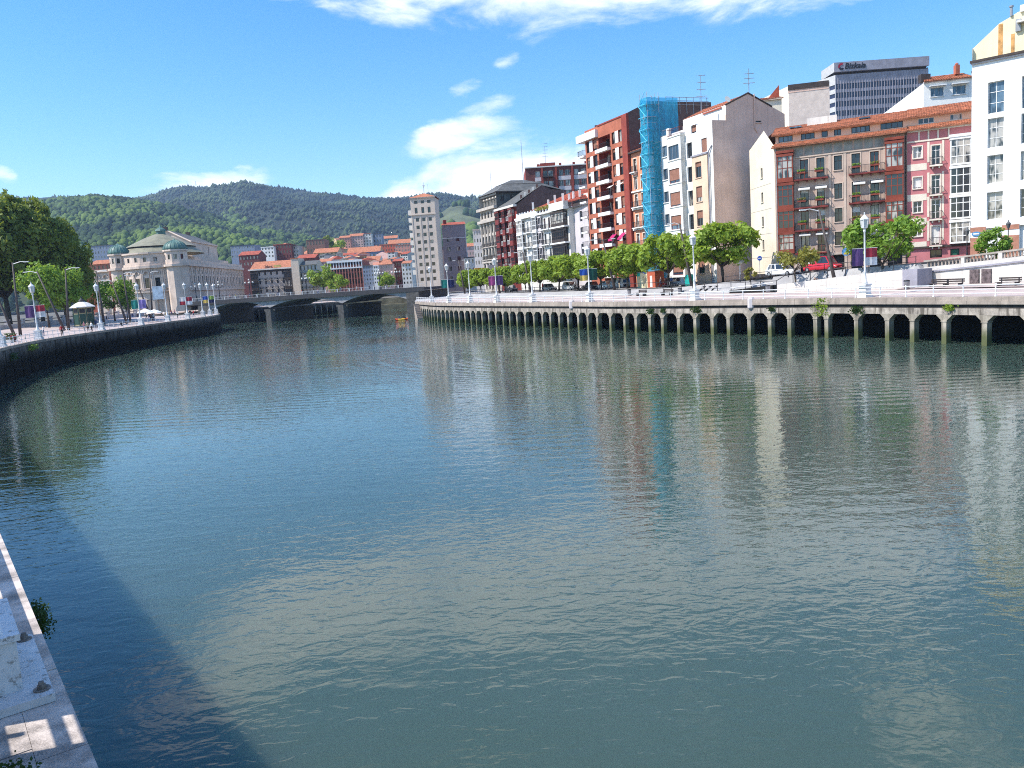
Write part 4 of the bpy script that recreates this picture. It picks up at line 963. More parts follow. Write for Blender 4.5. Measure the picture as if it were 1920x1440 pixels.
# ---- dark red timber-bayed house
r = bld('town_house', 'tall dark red timber-bayed house with plain brown gable wall', Lp(12.6), 5.2); f = Fac(r, Lp(12.6), Lp(25.15), 5.2)
for k, sl in enumerate((22.6, 19.7, 16.8, 13.9, 11.0, 8.1)):
    for a, b in ((.2, 2.6), (4.6, 6.4), (9.0, 11.2)): f.bay(a, b, z(sl - .1), z(sl + 2.75), .85, 3, redwood2, glass, (.4,), .9, .3)
    for a in (3.1, 7.1): f.win(a, a + 1.0, z(sl + .05), z(sl + 2.3), darkwood, nx=2, tz=(.7,), surround=white); f.balcony(a - .25, a + 1.35, z(sl), .7, redwood2, white, 1.0)
f.wall(z(25.9), redwood2); f.band('cornice', -.2, 12.6, z(25.6), z(26.1), .9, wall_white2)
fs = Fac(r, Lp(25.15), Lp(25.15, 13), 5.2); fs.wall(z(26), brickbrown); fs.poly('gable', [(0, z(26)), (13, z(26)), (13, z(29.2)), (9.5, z(29.5)), (7, z(30.5))], brickbrown)
L_ = r.location
MB().face([tuple(V3(Lp(12.5, -.6), 26.1) - L_), tuple(V3(Lp(25.1, -.6), 26.1) - L_), tuple(V3(Lp(25.1, 7), 30.5) - L_), tuple(V3(Lp(12.5, 7), 30.5) - L_)]).face([tuple(V3(Lp(25.1, 7), 30.5) - L_), tuple(V3(Lp(25.1, 13), 29.2) - L_), tuple(V3(Lp(12.5, 13), 29.2) - L_), tuple(V3(Lp(12.5, 7), 30.5) - L_)]).build('roof', slate, r)
for q in range(5): p = Lp(23.8, 2 + q * 1.1); MB().box(-.25, .25, -.25, .25, z(26.8 + q * .65), z(28.4 + q * .62)).build('chimney', wall_white2 if q % 2 else brickbrown, r, M=T3(p.x - L_.x, p.y - L_.y, 0))
shell(r, [Lp(25.15, 13), Lp(12.6, 13), Lp(12.6)], 5.2, 26, brickbrown, skip=(2,))

# ---- stone bank with mansard roof
r = bld('bank_building', 'tall grey stone building with mansard roof and heavy cornice', Lp(0), 5.2); f = Fac(r, Lp(0), Lp(12.55), 5.2)
for k, (a, b) in enumerate(((24.6, 26.2), (20.6, 23.0), (17.2, 19.9), (13.9, 16.5), (9.5, 12.6), (6.0, 8.7))):
    for q in range(5): f.win(1.0 + q * 2.3, 2.1 + q * 2.3, z(a), z(b), darkwood, nx=2, surround=stone)
    if k in (2, 3): f.balcony(.6, 12.1, z(a - .1), .5, stone, iron, .9)
for q in range(6): f.band('pilaster', .25 + q * 2.3, .75 + q * 2.3, z(9), z(23.5), .25, stone)
f.band('cornice', -.3, 12.6, z(23.4), z(24.1), .9, stone); f.band('upper_cornice', -.3, 12.6, z(26.6), z(27.3), .9, stone); f.band('string_course', 0, 12.5, z(12.9), z(13.3), .4, stone)
f.wall(z(27.3), stone)
fm = Fac(r, Lp(.3, 1), Lp(12.3, 1), 27.3)
for q in range(5): fm.win(1.2 + q * 2.2, 2.2 + q * 2.2, .3, 1.9, wall_white2, nx=1, surround=stone); MB().lathe([(.65, 0), (.55, .35), (.05, .6)], 8).build('dormer_head', stone, r, M=fm.M @ T3(1.7 + q * 2.2, -.1, 2.0))
fm.wall(3.0, slate); fm.band('mansard_cornice', -.3, 12.2, 2.8, 3.2, .7, stone)
fs = Fac(r, Lp(12.5), Lp(12.5, 19), 5.2)
for q in range(6): fs.win(1.0 + q * 2.8, 2.2 + q * 2.8, z(28.2), z(29.8), darkwood, nx=2)
fs.wall(z(30.5), slate); fs.band('eave', -.4, 19, z(30.3), z(30.7), .8, darkwood)
q0, q1, q2, q3 = Lp(-.6, -.2), Lp(13.4, -.2), Lp(13.4, 19), Lp(-.6, 19); k0, k1, k2, k3 = Lp(3, 3.5), Lp(9.5, 3.5), Lp(9.5, 15), Lp(3, 15); m0, m1, m2, m3 = Lp(6, 7), Lp(6.3, 7), Lp(6.3, 11), Lp(6, 11)
B = MB()
for (a, b, c, d) in ((q0, q1, k1, k0), (q1, q2, k2, k1), (q2, q3, k3, k2), (q3, q0, k0, k3)): B.face([V3(a, 30.6) - r.location, V3(b, 30.6) - r.location, V3(c, 32.8) - r.location, V3(d, 32.8) - r.location])
for (a, b, c, d) in ((k0, k1, m1, m0), (k1, k2, m2, m1), (k2, k3, m3, m2), (k3, k0, m0, m3)): B.face([V3(a, 32.9) - r.location, V3(b, 32.9) - r.location, V3(c, 34.2) - r.location, V3(d, 34.2) - r.location])
B.build('mansard_roof', slate, r)
MB().tube(V3(Lp(2, 3), 32) - r.location, V3(Lp(2, 3), 38) - r.location, .05, .04, 5).build('lightning_rod', greymetal, r); MB().tube(V3(Lp(10, 9), 33) - r.location, V3(Lp(10, 9), 44) - r.location, .1, .05, 5).build('flag_pole', greymetal, r)
shell(r, [Lp(12.5, 19), Lp(0, 19), Lp(0)], 5.2, 30.5, stone, skip=(2,))
# ================================================================== behind the right bank
# ---- brick tower block behind
r = bld('tower_block', 'dark brick and pale panelled tower block rising behind the stone buildings', (8, 240), 5.2); f = Fac(r, (8, 240), (27, 240), 5.2)
for k in range(10):
    zt = 38.9 - 2.95 * k - 5.2
    for a, b in ((2.9, 4.2), (5.0, 6.4), (6.7, 8.0), (9.9, 11.0), (11.6, 12.9), (14.3, 15.6), (16.3, 17.6)): f.win(a, b, zt - 1.6, zt, wall_white2, nx=2, dep=.15)
    f.balcony(4.9, 8.1, zt - 1.75, .9, darkwood, iron, 1.0)
    for a, b in ((2.7, 4.5), (9.6, 13.2), (14.1, 18)): f.band('pale_panel', a, b, zt - 2.9, zt - 1.75, .04, lav)
f.wall(34.8, mat('plum_brick', (.16, .06, .055), .9, .15, .6), reveal=darkwood)
for a in (4.55, 8.6, 13.4): f.band('brick_pier', a, a + .6, 0, 35.0, .35, brickd)
f.band('roof_edge', -.2, 19, 34.7, 35.0, .4, wall_white2); f.band('lift_house', 4.4, 8.9, 35, 36.0, -.5, brickd, 4.5)
for a in (3.5, 10, 14, 17.5): f.band('chimney', a, a + .7, 35, 35.8, -.6, brickd, 1.2)
shell(r, [(27, 240), (27, 256), (8, 256), (8, 240)], 5.2, 40, brickd, skip=(3,), top=concgrey)
aerial((14.2, 242.5, 41), 5.2, 'lattice aerial on top of the dark brick tower block', 5)

def text_obj(name, cu):
    t_ = bpy.data.objects.new('tmp_text', cu); COL.objects.link(t_); dg = bpy.context.evaluated_depsgraph_get(); me = bpy.data.meshes.new_from_object(t_.evaluated_get(dg)); bpy.data.objects.remove(t_); me.name = name
    return link(name, me)
# ---- provincial office tower
ZT = 91.4
r = bld('office_tower', 'grey concrete office tower with dark ribbon windows and a roof sign', (148.7, 360), 20); f = Fac(r, (148.7, 360), (188.6, 359.2), 20); z = lambda a: a - 20
rows = []
for k in range(9):
    zt = 82.6 - k * 3.65 if k < 3 else 82.6 - 3 * 3.65 - (k - 3) * 3.9 - .3
    n = 34 if k < 3 else 17
    w = 39.9 / n
    for q in range(n):
        x = q * w; f.ops.append((x + w * .1, x + w * .9, z(zt - 2.3), z(zt), .35))
    rows.append(zt)
    MB().box(.05, 39.85, .3, .34, z(zt - 2.4), z(zt + .1)).build('ribbon_window', glassviolet, r, M=f.M)
f.wall(z(86.4), concgrey)
for q in range(35): f.band('mullion', q * 1.174 - .05, q * 1.174 + .05, z(40), z(86.2), .16, concgrey)
MB().box(0, 39.9, 1.5, 12, z(86.2), z(87.6)).build('shadow_gap', darkwood, r, M=f.M)
fl = Fac(r, (143.6, 373), (148.7, 360), 20)
conl = plain('sunlit_concrete', (.5, .5, .5), .85, var=.1, streak=.2)  # paler copy of the concrete, sunlight painted into the left faces
for k, zt in enumerate(rows): fl.ops.append((.3, fl.w - .3, z(zt - 2.0), z(zt - .2), .4)); MB().box(.2, fl.w - .2, .35, .38, z(zt - 2.2), z(zt)).build('ribbon_window', glassviolet, r, M=fl.M)
fl.wall(z(86.4), conl)
MB().prism([(-.8, -.9), (40.0, -.9), (40.0, 14), (-.8, 14)], z(87.5), z(ZT)).build('roof_box', concgrey, r, M=f.M)
MB().face([(-.82, 14, z(87.5)), (-.82, -.92, z(87.5)), (-.82, -.92, z(ZT)), (-.82, 14, z(ZT))]).build('roof_box_lit_side', conl, r, M=f.M)
shell(r, [(188.6, 359.2), (188.6, 374), (143.6, 374)], 20, 87, concgrey, skip=(2,))
cu = bpy.data.curves.new('roof_lettering', 'FONT'); cu.body = 'Bizkaia'; cu.size = 3.3; cu.extrude = .08; cu.offset = .06; cu.shear = .18; cu.materials.append(plain('sign_black', (.012, .012, .015), .5))
o = text_obj('roof_lettering', cu); o.parent = r; o.matrix_basis = f.M @ T3(3.6, -1.02, z(88.5)) @ Matrix.Rotation(R(90), 4, 'X')
em = MB()
for k, (a0, a1, rad) in enumerate(((60, 200, 1.5), (200, 320, 1.4))):
    pts = [(2.3 + rad * math.cos(R(a0 + (a1 - a0) * q / 8)), 89.5 + rad * math.sin(R(a0 + (a1 - a0) * q / 8))) for q in range(9)] + [(2.3 + rad * .45 * math.cos(R(a1 - (a1 - a0) * q / 8)), 89.5 + rad * .45 * math.sin(R(a1 - (a1 - a0) * q / 8))) for q in range(9)]
    for q in range(8):
        a, b, c, d = pts[q], pts[q + 1], pts[16 - q], pts[17 - q]
        em.face([(p[0], -1.0 - .05, z(p[1])) for p in (a, b, c, d)], k)
em.build('emblem', [plain('emblem_red', (.32, .01, .03), .5), plain('emblem_black', (.015, .012, .02), .5)], r, M=f.M)

# ---- blocks between
r = bld('apartment_block', 'plain beige windowless block with dark roof edge beside the office tower', (57, 160), 5.2); f = Fac(r, (57, 160), (64.2, 158.2), 5.2); f.wall(36.0, plain('beige_render', (.66, .55, .48), .88, streak=.12)); f.band('roof_edge', -.1, 7.3, 35.6, 36.6, .15, darkwood); f.band('coping', -.1, 7.3, 35.1, 35.6, .05, tan)
shell(r, [(64.2, 158.2), (64.2, 172), (55, 172), (57, 160)], 5.2, 41.6, cream, skip=(3,), top=concgrey)
r = bld('apartment_block', 'beige house with small windows and red roof behind the tan gable', (45.0, 142.5), 5.2); f = Fac(r, (45.0, 142.5), (49.2, 141.5), 5.2)
for a in (.8, 2.6): f.win(a, a + 1.0, 26.8, 28.5, darkwood, nx=2, sill=cream); f.win(a, a + 1.0, 23.3, 25.0, darkwood, nx=2, sill=cream)
f.wall(30.6, cream); f.band('eave', -.1, 4.4, 30.5, 30.8, .35, brownl)
tile_roof(r, (44.9, 142.1, 35.9), (49.4, 141.1, 35.9), (50.6, 147, 37.2), (46.5, 148, 37.2), tile, pitch=.5); f.poly('red_roof_end', [(2.2, 31.2), (4.2, 31.2), (4.2, 33.4)], tilered, 2.5)
shell(r, [(49.2, 141.5), (52.5, 154), (48, 156), (45, 142.5)], 5.2, 35.8, cream, skip=(3,), top=concgrey)
r = bld('apartment_house', 'white gabled house with orange roof and red chimney beyond the pink house', (72.8, 140), 5.2); f = Fac(r, (72.8, 140), (80.0, 138.6), 5.2)
for a in (1.05, 4.5): f.win(a, a + 2.0, 28.9, 30.3, greymetal, glassblue, nx=3, sill=white, dep=.15); f.band('shading_hood', a - .25, a + 2.3, 30.5, 30.65, .8, white)
f.wall(31.4, wall_white); f.band('gutter', -.1, 7.3, 31.2, 31.4, .3, lav)
tile_roof(r, (72.6, 139.5, 36.6), (80.1, 138.0, 36.6), (80.2, 141.5, 38.0), (74.2, 143, 38.0), tile, pitch=.4)
fl = Fac(r, (67.6, 146.5), (72.8, 140), 5.2); fl.poly('wall', [(0, 0), (fl.w, 0), (fl.w, 31.3), (1, 27.4), (0, 27.0)], wall_white)
MB().box(-.35, .35, -.35, .35, 0, 1.5).lathe([(.25, 1.5), (.3, 1.7), (.1, 1.9)], 8).build('chimney', brick, r, M=T3(5.7, .3, 32.4)); MB().box(-.8, .8, -.5, .5, 0, 1.3).build('roof_tank', darkwood, r, M=T3(.7, 1.2, 31.6))
f2 = Fac(r, (80.0, 138.6), (92, 136.2), 5.2); f2.win(.7, 1.3, 28.6, 29.5, darkwood, nx=1); f2.wall(32.2, wall_white); f2.band('roof_edge', 0, 12, 32.1, 32.4, .2, darkwood)
shell(r, [(92, 136.2), (95, 150), (70, 155), (67.6, 146.5)], 5.2, 32, wall_white, skip=(3,))

# ================================================================== bridge across the river
BR0, BR1 = Vector((-29.0, 236)), Vector((-95.5, 258)); dB = (BR0 - BR1).normalized(); nB = Vector((-dB.y, dB.x))
br = thing('road_bridge', 'low concrete road bridge with shallow arches crossing the river', 'bridge', (BR1.x, BR1.y, 0)); LB = (BR0 - BR1).length
fb = Fac(br, BR1, BR0, 0); bcon = plain('bridge_concrete', (.34, .33, .34), .9, var=.15, streak=.4); bdk = plain('bridge_parapet_concrete', (.05, .05, .055), .85, var=.15)
MB().box(-14, LB + 6, -.2, 24, 6.75, 7.55).build('deck', bdk, br, M=fb.M)
MB().box(-14, LB + 6, -.6, -.2, 6.5, 7.75).build('edge_beam', bdk, br, M=fb.M)
U = [(fb_u) for fb_u in (0, 23.0, 48.5, LB)]
for a, b in zip(U, U[1:]):
    prof = [(a, 6.75)]
    n = 16
    pts = [(a + (b - a) * q / n, 6.75) for q in range(n + 1)]
    low = [(a + (b - a) * q / n, 6.45 - 2.1 * (abs(2 * q / n - 1)) ** 2.2) for q in range(n + 1)]
    B = MB()
    for q in range(n):
        B.face([(low[q][0], 0, low[q][1]), (low[q + 1][0], 0, low[q + 1][1]), (pts[q + 1][0], 0, pts[q + 1][1]), (pts[q][0], 0, pts[q][1])])
        B.face([(low[q][0], 0, low[q][1]), (low[q][0], 23, low[q][1]), (low[q + 1][0], 23, low[q + 1][1]), (low[q + 1][0], 0, low[q + 1][1])])
    B.build('arch_span', bcon, br, M=fb.M)
for u_ in U[1:3]: MB().prism([(u_ - 1.6, 0), (u_ - .9, -1.2), (u_ + .9, -1.2), (u_ + 1.6, 0), (u_ + 1.6, 22), (u_ - 1.6, 22)], -3, 3.9).box(u_ - 1.9, u_ + 1.9, -.4, 22, 3.3, 3.9).build('pier', plain('bridge_pier_stone', (.10, .095, .09), .9, var=.25, streak=.5), br, M=fb.M)
for u_ in (-3.5, LB): MB().box(u_, u_ + 4, -.5, 23, -3, 6.6).build('abutment', plain('bridge_pier_stone', (.14, .13, .13)), br, M=fb.M)
rl = MB().box(-14, LB + 6, -.45, -.37, 8.62, 8.7).box(-14, LB + 6, -.43, -.39, 7.85, 7.9)
for q in range(int((LB + 20) / .45)): rl.box(-14 + q * .45, -13.96 + q * .45, -.43, -.39, 7.75, 8.62)
tag(rl.build('railing', plain('bridge_rail', (.45, .45, .47), .5), br, M=fb.M), kind='stuff')
for q in range(22): MB().box(-13.4 + q * 4.05, -13.1 + q * 4.05, -.5, -.3, 7.75, 8.75).build('railing_post', plain('bridge_rail', (.45, .45, .47), .5), br, M=fb.M)
# ornate five-globe candelabra on the bridge
def candelabra():
    r_ = thing('street_candelabra', 'x', 'street lamp'); MB().lathe([(.45, 0), (.45, .8), (.2, 1.0), (.14, 1.4), (.1, 4.6), (.16, 4.8), (.06, 5.6)], 10).build('column', iron, r_)
    for k in range(4):
        a = k * math.pi / 2 + .4; d = Vector((math.cos(a), math.sin(a), 0))
        MB().path([Vector((0, 0, 4.3)), d * .6 + Vector((0, 0, 4.1)), d * 1.1 + Vector((0, 0, 4.35)), d * 1.15 + Vector((0, 0, 4.7))], .06, 6).build('arm', iron, r_)
        MB().lathe([(.05, 0), (.24, .12), (.28, .32), (.2, .5), (.05, .6)], 8).build('globe', wall_white2, r_, M=T3(d.x * 1.15, d.y * 1.15, 4.7))
    MB().lathe([(.05, 0), (.24, .12), (.28, .32), (.2, .5), (.05, .6)], 8).build('globe', wall_white2, r_, M=T3(0, 0, 5.55)); return r_
cd = candelabra(); first = True
for k, u_ in enumerate((-5, 4, 15.5, 36, 61, 66.5)):
    c = cd if first else copy_tree(cd); first = False; p = fb.M @ Vector((u_, 1.2, 7.55)) + br.location; c.location = p
    tag(c, f'black five-globe street lamp on the bridge, {ORD[k]} from its left end', 'street lamp', 'candelabra along the bridge')

# ================================================================== slender white tower by the bridgehead
r = bld('tower_block', 'slender pale stone tower with small square windows and red pyramid roof', (-31, 285), 5); f = Fac(r, (-31.2, 285), (-22.7, 284.2), 5); z = lambda a: a - 5
tw = plain('tower_stone', (.60, .50, .42), .85, var=.06, scale=.3, streak=.15); rr = rnd(3)
for k in range(9):
    for a in (1.5, 3.75, 6.0): f.win(a, a + 1.15, z(30.2 - k * 2.58), z(31.4 - k * 2.58), darkwood, nx=2, dep=.25)
for a in (1.35, 3.7, 5.95): f.win(a, a + 1.0, z(33.0), z(35.0), darkwood, nx=1, dep=.4); f.win(a, a + 1.2, z(36.3), z(37.3), darkwood, nx=2, dep=.25)
f.wall(z(38.2), tw); f.band('ledge', -.25, 8.7, z(32.4), z(32.75), .35, tw); f.band('eave', -.3, 8.8, z(38.1), z(38.45), .4, tw)
for a in (0.02, 2.95, 5.2, 8.1): f.band('rib', a, a + .38, z(5), z(32.4), .12, tw)
shell(r, [(-22.7, 284.2), (-22.1, 295), (-30.5, 296), (-31.2, 285)], 5, 38.2, tw, skip=(3,))
B = MB(); c = Vector((-26.6, 290, 40.3)) - r.location; q = [Vector(p) - r.location for p in ((-31.7, 284.5, 38.4), (-22.2, 283.7, 38.4), (-21.6, 295.5, 38.4), (-31, 296.5, 38.4))]
for i in range(4): B.face([q[i], q[(i + 1) % 4], c])
B.build('roof', tile, r)
MB().tube(c, c + Vector((0, 0, 2)), .12, .08, 6).tube(c + Vector((-.5, 0, 2.7)), c + Vector((.5, 0, 2.7)), .06, .06, 5).tube(c + Vector((0, 0, 2)), c + Vector((0, 0, 3.9)), .06, .05, 5).lathe([(.05, 2.0), (.3, 2.3), (.05, 2.6)], 8, tuple(c)).build('weather_vane', greymetal, r)
MB().tube(c + Vector((1.5, 0, -.6)), c + Vector((1.5, 0, 3.0)), .04, .04, 5).build('lightning_rod', greymetal, r)
for k in range(9): fz = z(12 + k * 2.6); MB().box(-1.5, -.02, 2, 6, fz, fz + 1.6).build('side_bay', wall_white2, r, M=f.M)
r = bld('apartment_block', 'lilac-grey block with red roof at the back of the slender tower', (-22, 300), 5); f = Fac(r, (-22, 300), (-13.6, 302), 5)
for k in range(5):
    for a in (1.5, 5): f.win(a, a + 1.2, 4 + k * 3.6, 5.6 + k * 3.6, darkwood, nx=2)
f.wall(z(29.5), mat('lilac_brick', (.26, .21, .23), .9, .1)); f.band('band', 0, 8.5, z(24.5), z(24.8), .15, lav)
B = MB().face([Vector((-22.4, 299.6, 29.5)) - r.location, Vector((-13.2, 301.6, 29.5)) - r.location, Vector((-14, 310, 31)) - r.location, Vector((-22, 309, 31)) - r.location]); B.build('roof', tilered, r); MB().box(1, 2.2, 2, 3, z(29), z(31.5)).build('chimney', brickd, r, M=f.M)
shell(r, [(-13.6, 302), (-14, 316), (-22, 316), (-22, 300)], 5, 29.5, lav, skip=(3,))

# ================================================================== theatre across the bridge
TL, TR = Vector((-128.2, 266)), Vector((-103.6, 262))
th = thing('theatre', 'ornate pale stone theatre with green copper domes and curved front', 'theatre', (-117, 270, 5)); LT = th.location
arc = []
for k in range(7):      # bowed front between the two turrets
    q = k / 6; c = TL.lerp(TR, .12 + .76 * q); n_ = Vector((-(TR - TL).y, (TR - TL).x)).normalized(); c = c - n_ * (3.6 * math.sin(math.pi * q)); arc.append(c)
def tfacet(a, b, zt, upper=True, nw=1):
    f_ = Fac(th, a, b, 5); w = f_.w
    for q in range(nw):
        u_ = w * (q + .5) / nw
        f_.win(u_ - .75, u_ + .75, 8.0, 11.2, darkwood, nx=2, tz=(.7,), surround=stonegrey)
        f_.ops.append((u_ - .55, u_ + .55, 12.1, 13.2, .3, 1)); f_.ops.append((u_ - .9, u_ + .9, .1, 4.3, .6, 1))
        f_.put('window_hood', CACHE.setdefault('hood', MB().lathe([(1.1, 0), (1.1, .35), (.8, .35), (.8, 0)], 10, a0=0, a1=math.pi).xf(Matrix.Rotation(R(90), 4, 'X')).mesh('window_hood', stonegrey)), u_, 12.5, -.01)
        f_.put('window_ledge', CACHE.setdefault('wledge', MB().box(-1.2, 1.2, -.55, -.003, 0, .25).mesh('window_ledge', stonegrey)), u_, 7.6)
        if upper: f_.win(u_ - .5, u_ + .5, 16.4, 17.8, darkwood, nx=1, surround=stonegrey)
    f_.wall(zt, stonegrey); f_.band('base_course', 0, w, 0.02, 6.2, .25, stonebuff) if 0 else None
    for e in (.05, w - .45): f_.band('pilaster', e, e + .4, 7.2, 13.9, .22, stonegrey)
    f_.band('cornice', -.12, w + .12, 14.3, 15.1, .9, stonegrey); f_.band('balcony_ledge', -.1, w + .1, 6.6, 7.0, .6, stonegrey)
    return f_
for a, b in zip(arc, arc[1:]):
    f_ = tfacet(a, b, 19.3); f_.band('attic_cornice', -.1, f_.w + .1, 18.9, 19.4, .5, stonegrey); f_.band('parapet', 0, f_.w, 15.1, 15.9, .25, stonegrey)
def turret(c, rad, lab):
    n = 10; pts = [Vector((c[0] + rad * math.cos(-math.pi / 2 + 2 * math.pi * k / n), c[1] + rad * math.sin(-math.pi / 2 + 2 * math.pi * k / n))) for k in range(n)]
    for k in range(n):
        a, b = pts[k], pts[(k + 1) % n]; f_ = Fac(th, a, b, 5)
        if k in (8, 9, 0, 1): f_.win(f_.w / 2 - .45, f_.w / 2 + .45, 16.6, 18.2, darkwood, nx=1)
        f_.wall(19.6, stonegrey); f_.band('cornice', -.25, f_.w + .25, 14.4, 15.1, .7, stonegrey); f_.band('drum_cornice', -.2, f_.w + .2, 19.2, 19.7, .4, stonegrey)
    prof = [(rad + .25, 0)] + [((rad + .25) * math.cos(R(q)), 3.0 * math.sin(R(q))) for q in (12, 25, 38, 50, 62, 72)] + [(.9, 3.0), (.45, 3.15), (.2, 3.35), (.05, 3.7)]
    MB().lathe(prof, 20, (c[0] - LT.x, c[1] - LT.y, 19.7)).build('dome', copper, th, smooth=True)
    for k in range(20):
        a = 2 * math.pi * k / 20; MB().path([(c[0] - LT.x + (q[0] + .03) * math.cos(a), c[1] - LT.y + (q[0] + .03) * math.sin(a), 19.7 + q[1]) for q in prof[:8]], .07, 4).build('dome_rib', copper, th)
turret((-125.6, 266.2), 3.0, 'l'); turret((-105.6, 262.6), 3.5, 'r')
# wing left of the left turret and the long side elevation
tfacet(Vector((-136, 268.5)), Vector((-130, 267.2)), 15.1, False, 2)
SD0, SD1 = Vector((-102.6, 262.3)), Vector((-111.5, 345))
fS = Fac(th, SD0, SD1, 5); n = 16
for q in range(n):
    u_ = 3 + (fS.w - 5) * q / (n - 1) * 1.0
    fS.win(u_ - .8, u_ + .8, 7.6, 11.3, darkwood, nx=2, dep=.3); fS.ops.append((u_ - .8, u_ + .8, 12.0, 13.3, .3, 1)); fS.ops.append((u_ - 1.0, u_ + 1.0, .1, 4.4, .5, 1))
    fS.band('pilaster', u_ + 1.9, u_ + 2.4, 7.0, 14.2, .25, stonegrey)
fS.wall(15.2, stonegrey); fS.band('cornice', -.2, fS.w, 14.4, 15.3, .9, stonegrey); fS.band('balcony_ledge', 0, fS.w, 6.4, 6.9, .6, stonegrey); fS.band('parapet', 0, fS.w, 15.3, 16.6, .2, stonegrey)
fS2 = Fac(th, Vector((-103.4, 262.6)) + Vector((-5, 10)), Vector((-117, 345)), 20)
fS2.wall(3.6, stonegrey)
# auditorium roof in stepped lead tiers with lantern
cx, cy = -117 - LT.x, 279 - LT.y
def tier(r0, r1, z0, z1, m, nm):
    B = MB(); n = 28
    for k in range(n):
        a, b = 2 * math.pi * k / n, 2 * math.pi * (k + 1) / n
        B.face([(cx + r0 * math.cos(a), cy + r0 * 1.15 * math.sin(a), z0), (cx + r0 * math.cos(b), cy + r0 * 1.15 * math.sin(b), z0), (cx + r1 * math.cos(b), cy + r1 * 1.15 * math.sin(b), z1), (cx + r1 * math.cos(a), cy + r1 * 1.15 * math.sin(a), z1)])
    B.build(nm, m, th)
tier(13.6, 10.8, 19.3, 21.4, leadroof, 'roof_tier'); tier(10.8, 10.7, 21.4, 21.9, darkwood, 'roof_step'); tier(11.2, 5.2, 21.8, 24.8, leadroof, 'roof_tier'); tier(5.2, 1.6, 24.8, 26.2, leadroof, 'roof_tier')
MB().lathe([(1.5, 26.0), (1.5, 27.3), (1.9, 27.4), (1.6, 27.9), (.4, 28.6), (.15, 29.3), (.02, 29.6)], 10, (cx + .2, cy + 1, 0)).build('lantern', copper, th)
# fly tower with pediment
fy0, fy1 = Vector((-127.6, 298)), Vector((-113.0, 295.6)); fF = Fac(th, fy0, fy1, 5); fF.wall(22.5, stonegrey)
fF.poly('pediment', [(0, 22.5), (fF.w, 22.5), (fF.w, 24.0), (fF.w * .38, 29.0), (0, 25.6)], stonegrey)
for a, b in (((-.3, 25.8), (fF.w * .38, 29.1)), ((fF.w * .38, 29.1), (fF.w + .3, 24.2))): MB().path([(a[0], -.2, a[1]), (b[0], -.2, b[1])], .35, 4).build('raking_cornice', stonegrey, th, M=fF.M)
fR = Fac(th, fy1, Vector((-117.2, 334)), 5); fR.win(24, 25.2, 20.2, 23.4, darkwood, nx=1); fR.wall(24.6, stonegrey); fR.band('eave', 0, fR.w, 24.3, 24.9, .5, stonegrey)
pk = fy0.lerp(fy1, .38); bk = pk + (Vector((-117.2, 334)) - fy1)
MB().face([V3(fy1, 29.8) - LT, V3(Vector((-117.2, 334)), 29.8) - LT, V3(bk, 34.1) - LT, V3(pk, 34.1) - LT]).face([V3(pk, 34.1) - LT, V3(bk, 34.1) - LT, V3(bk + Vector((-8, 1)), 30.5) - LT, V3(fy0, 30.5) - LT]).build('fly_roof', slate, th)
for p in (pk, pk.lerp(bk, .75)): MB().box(-.7, .7, -.7, .7, 28.8, 30.2).build('roof_vent', darkwood, th, M=T3(p.x - LT.x, p.y - LT.y, 0))
bn = MB().face([(0, 0, 0), (3.4, 0, 0), (3.4, 0, 4.2), (0, 0, 4.2)]); o = bn.build('poster_banner', plain('pale_blue_poster', (.40, .50, .62), .6, var=.2, scale=.8, fine=3), th, M=T3(-112.5 - LT.x, 257.8 - LT.y, 4.2))

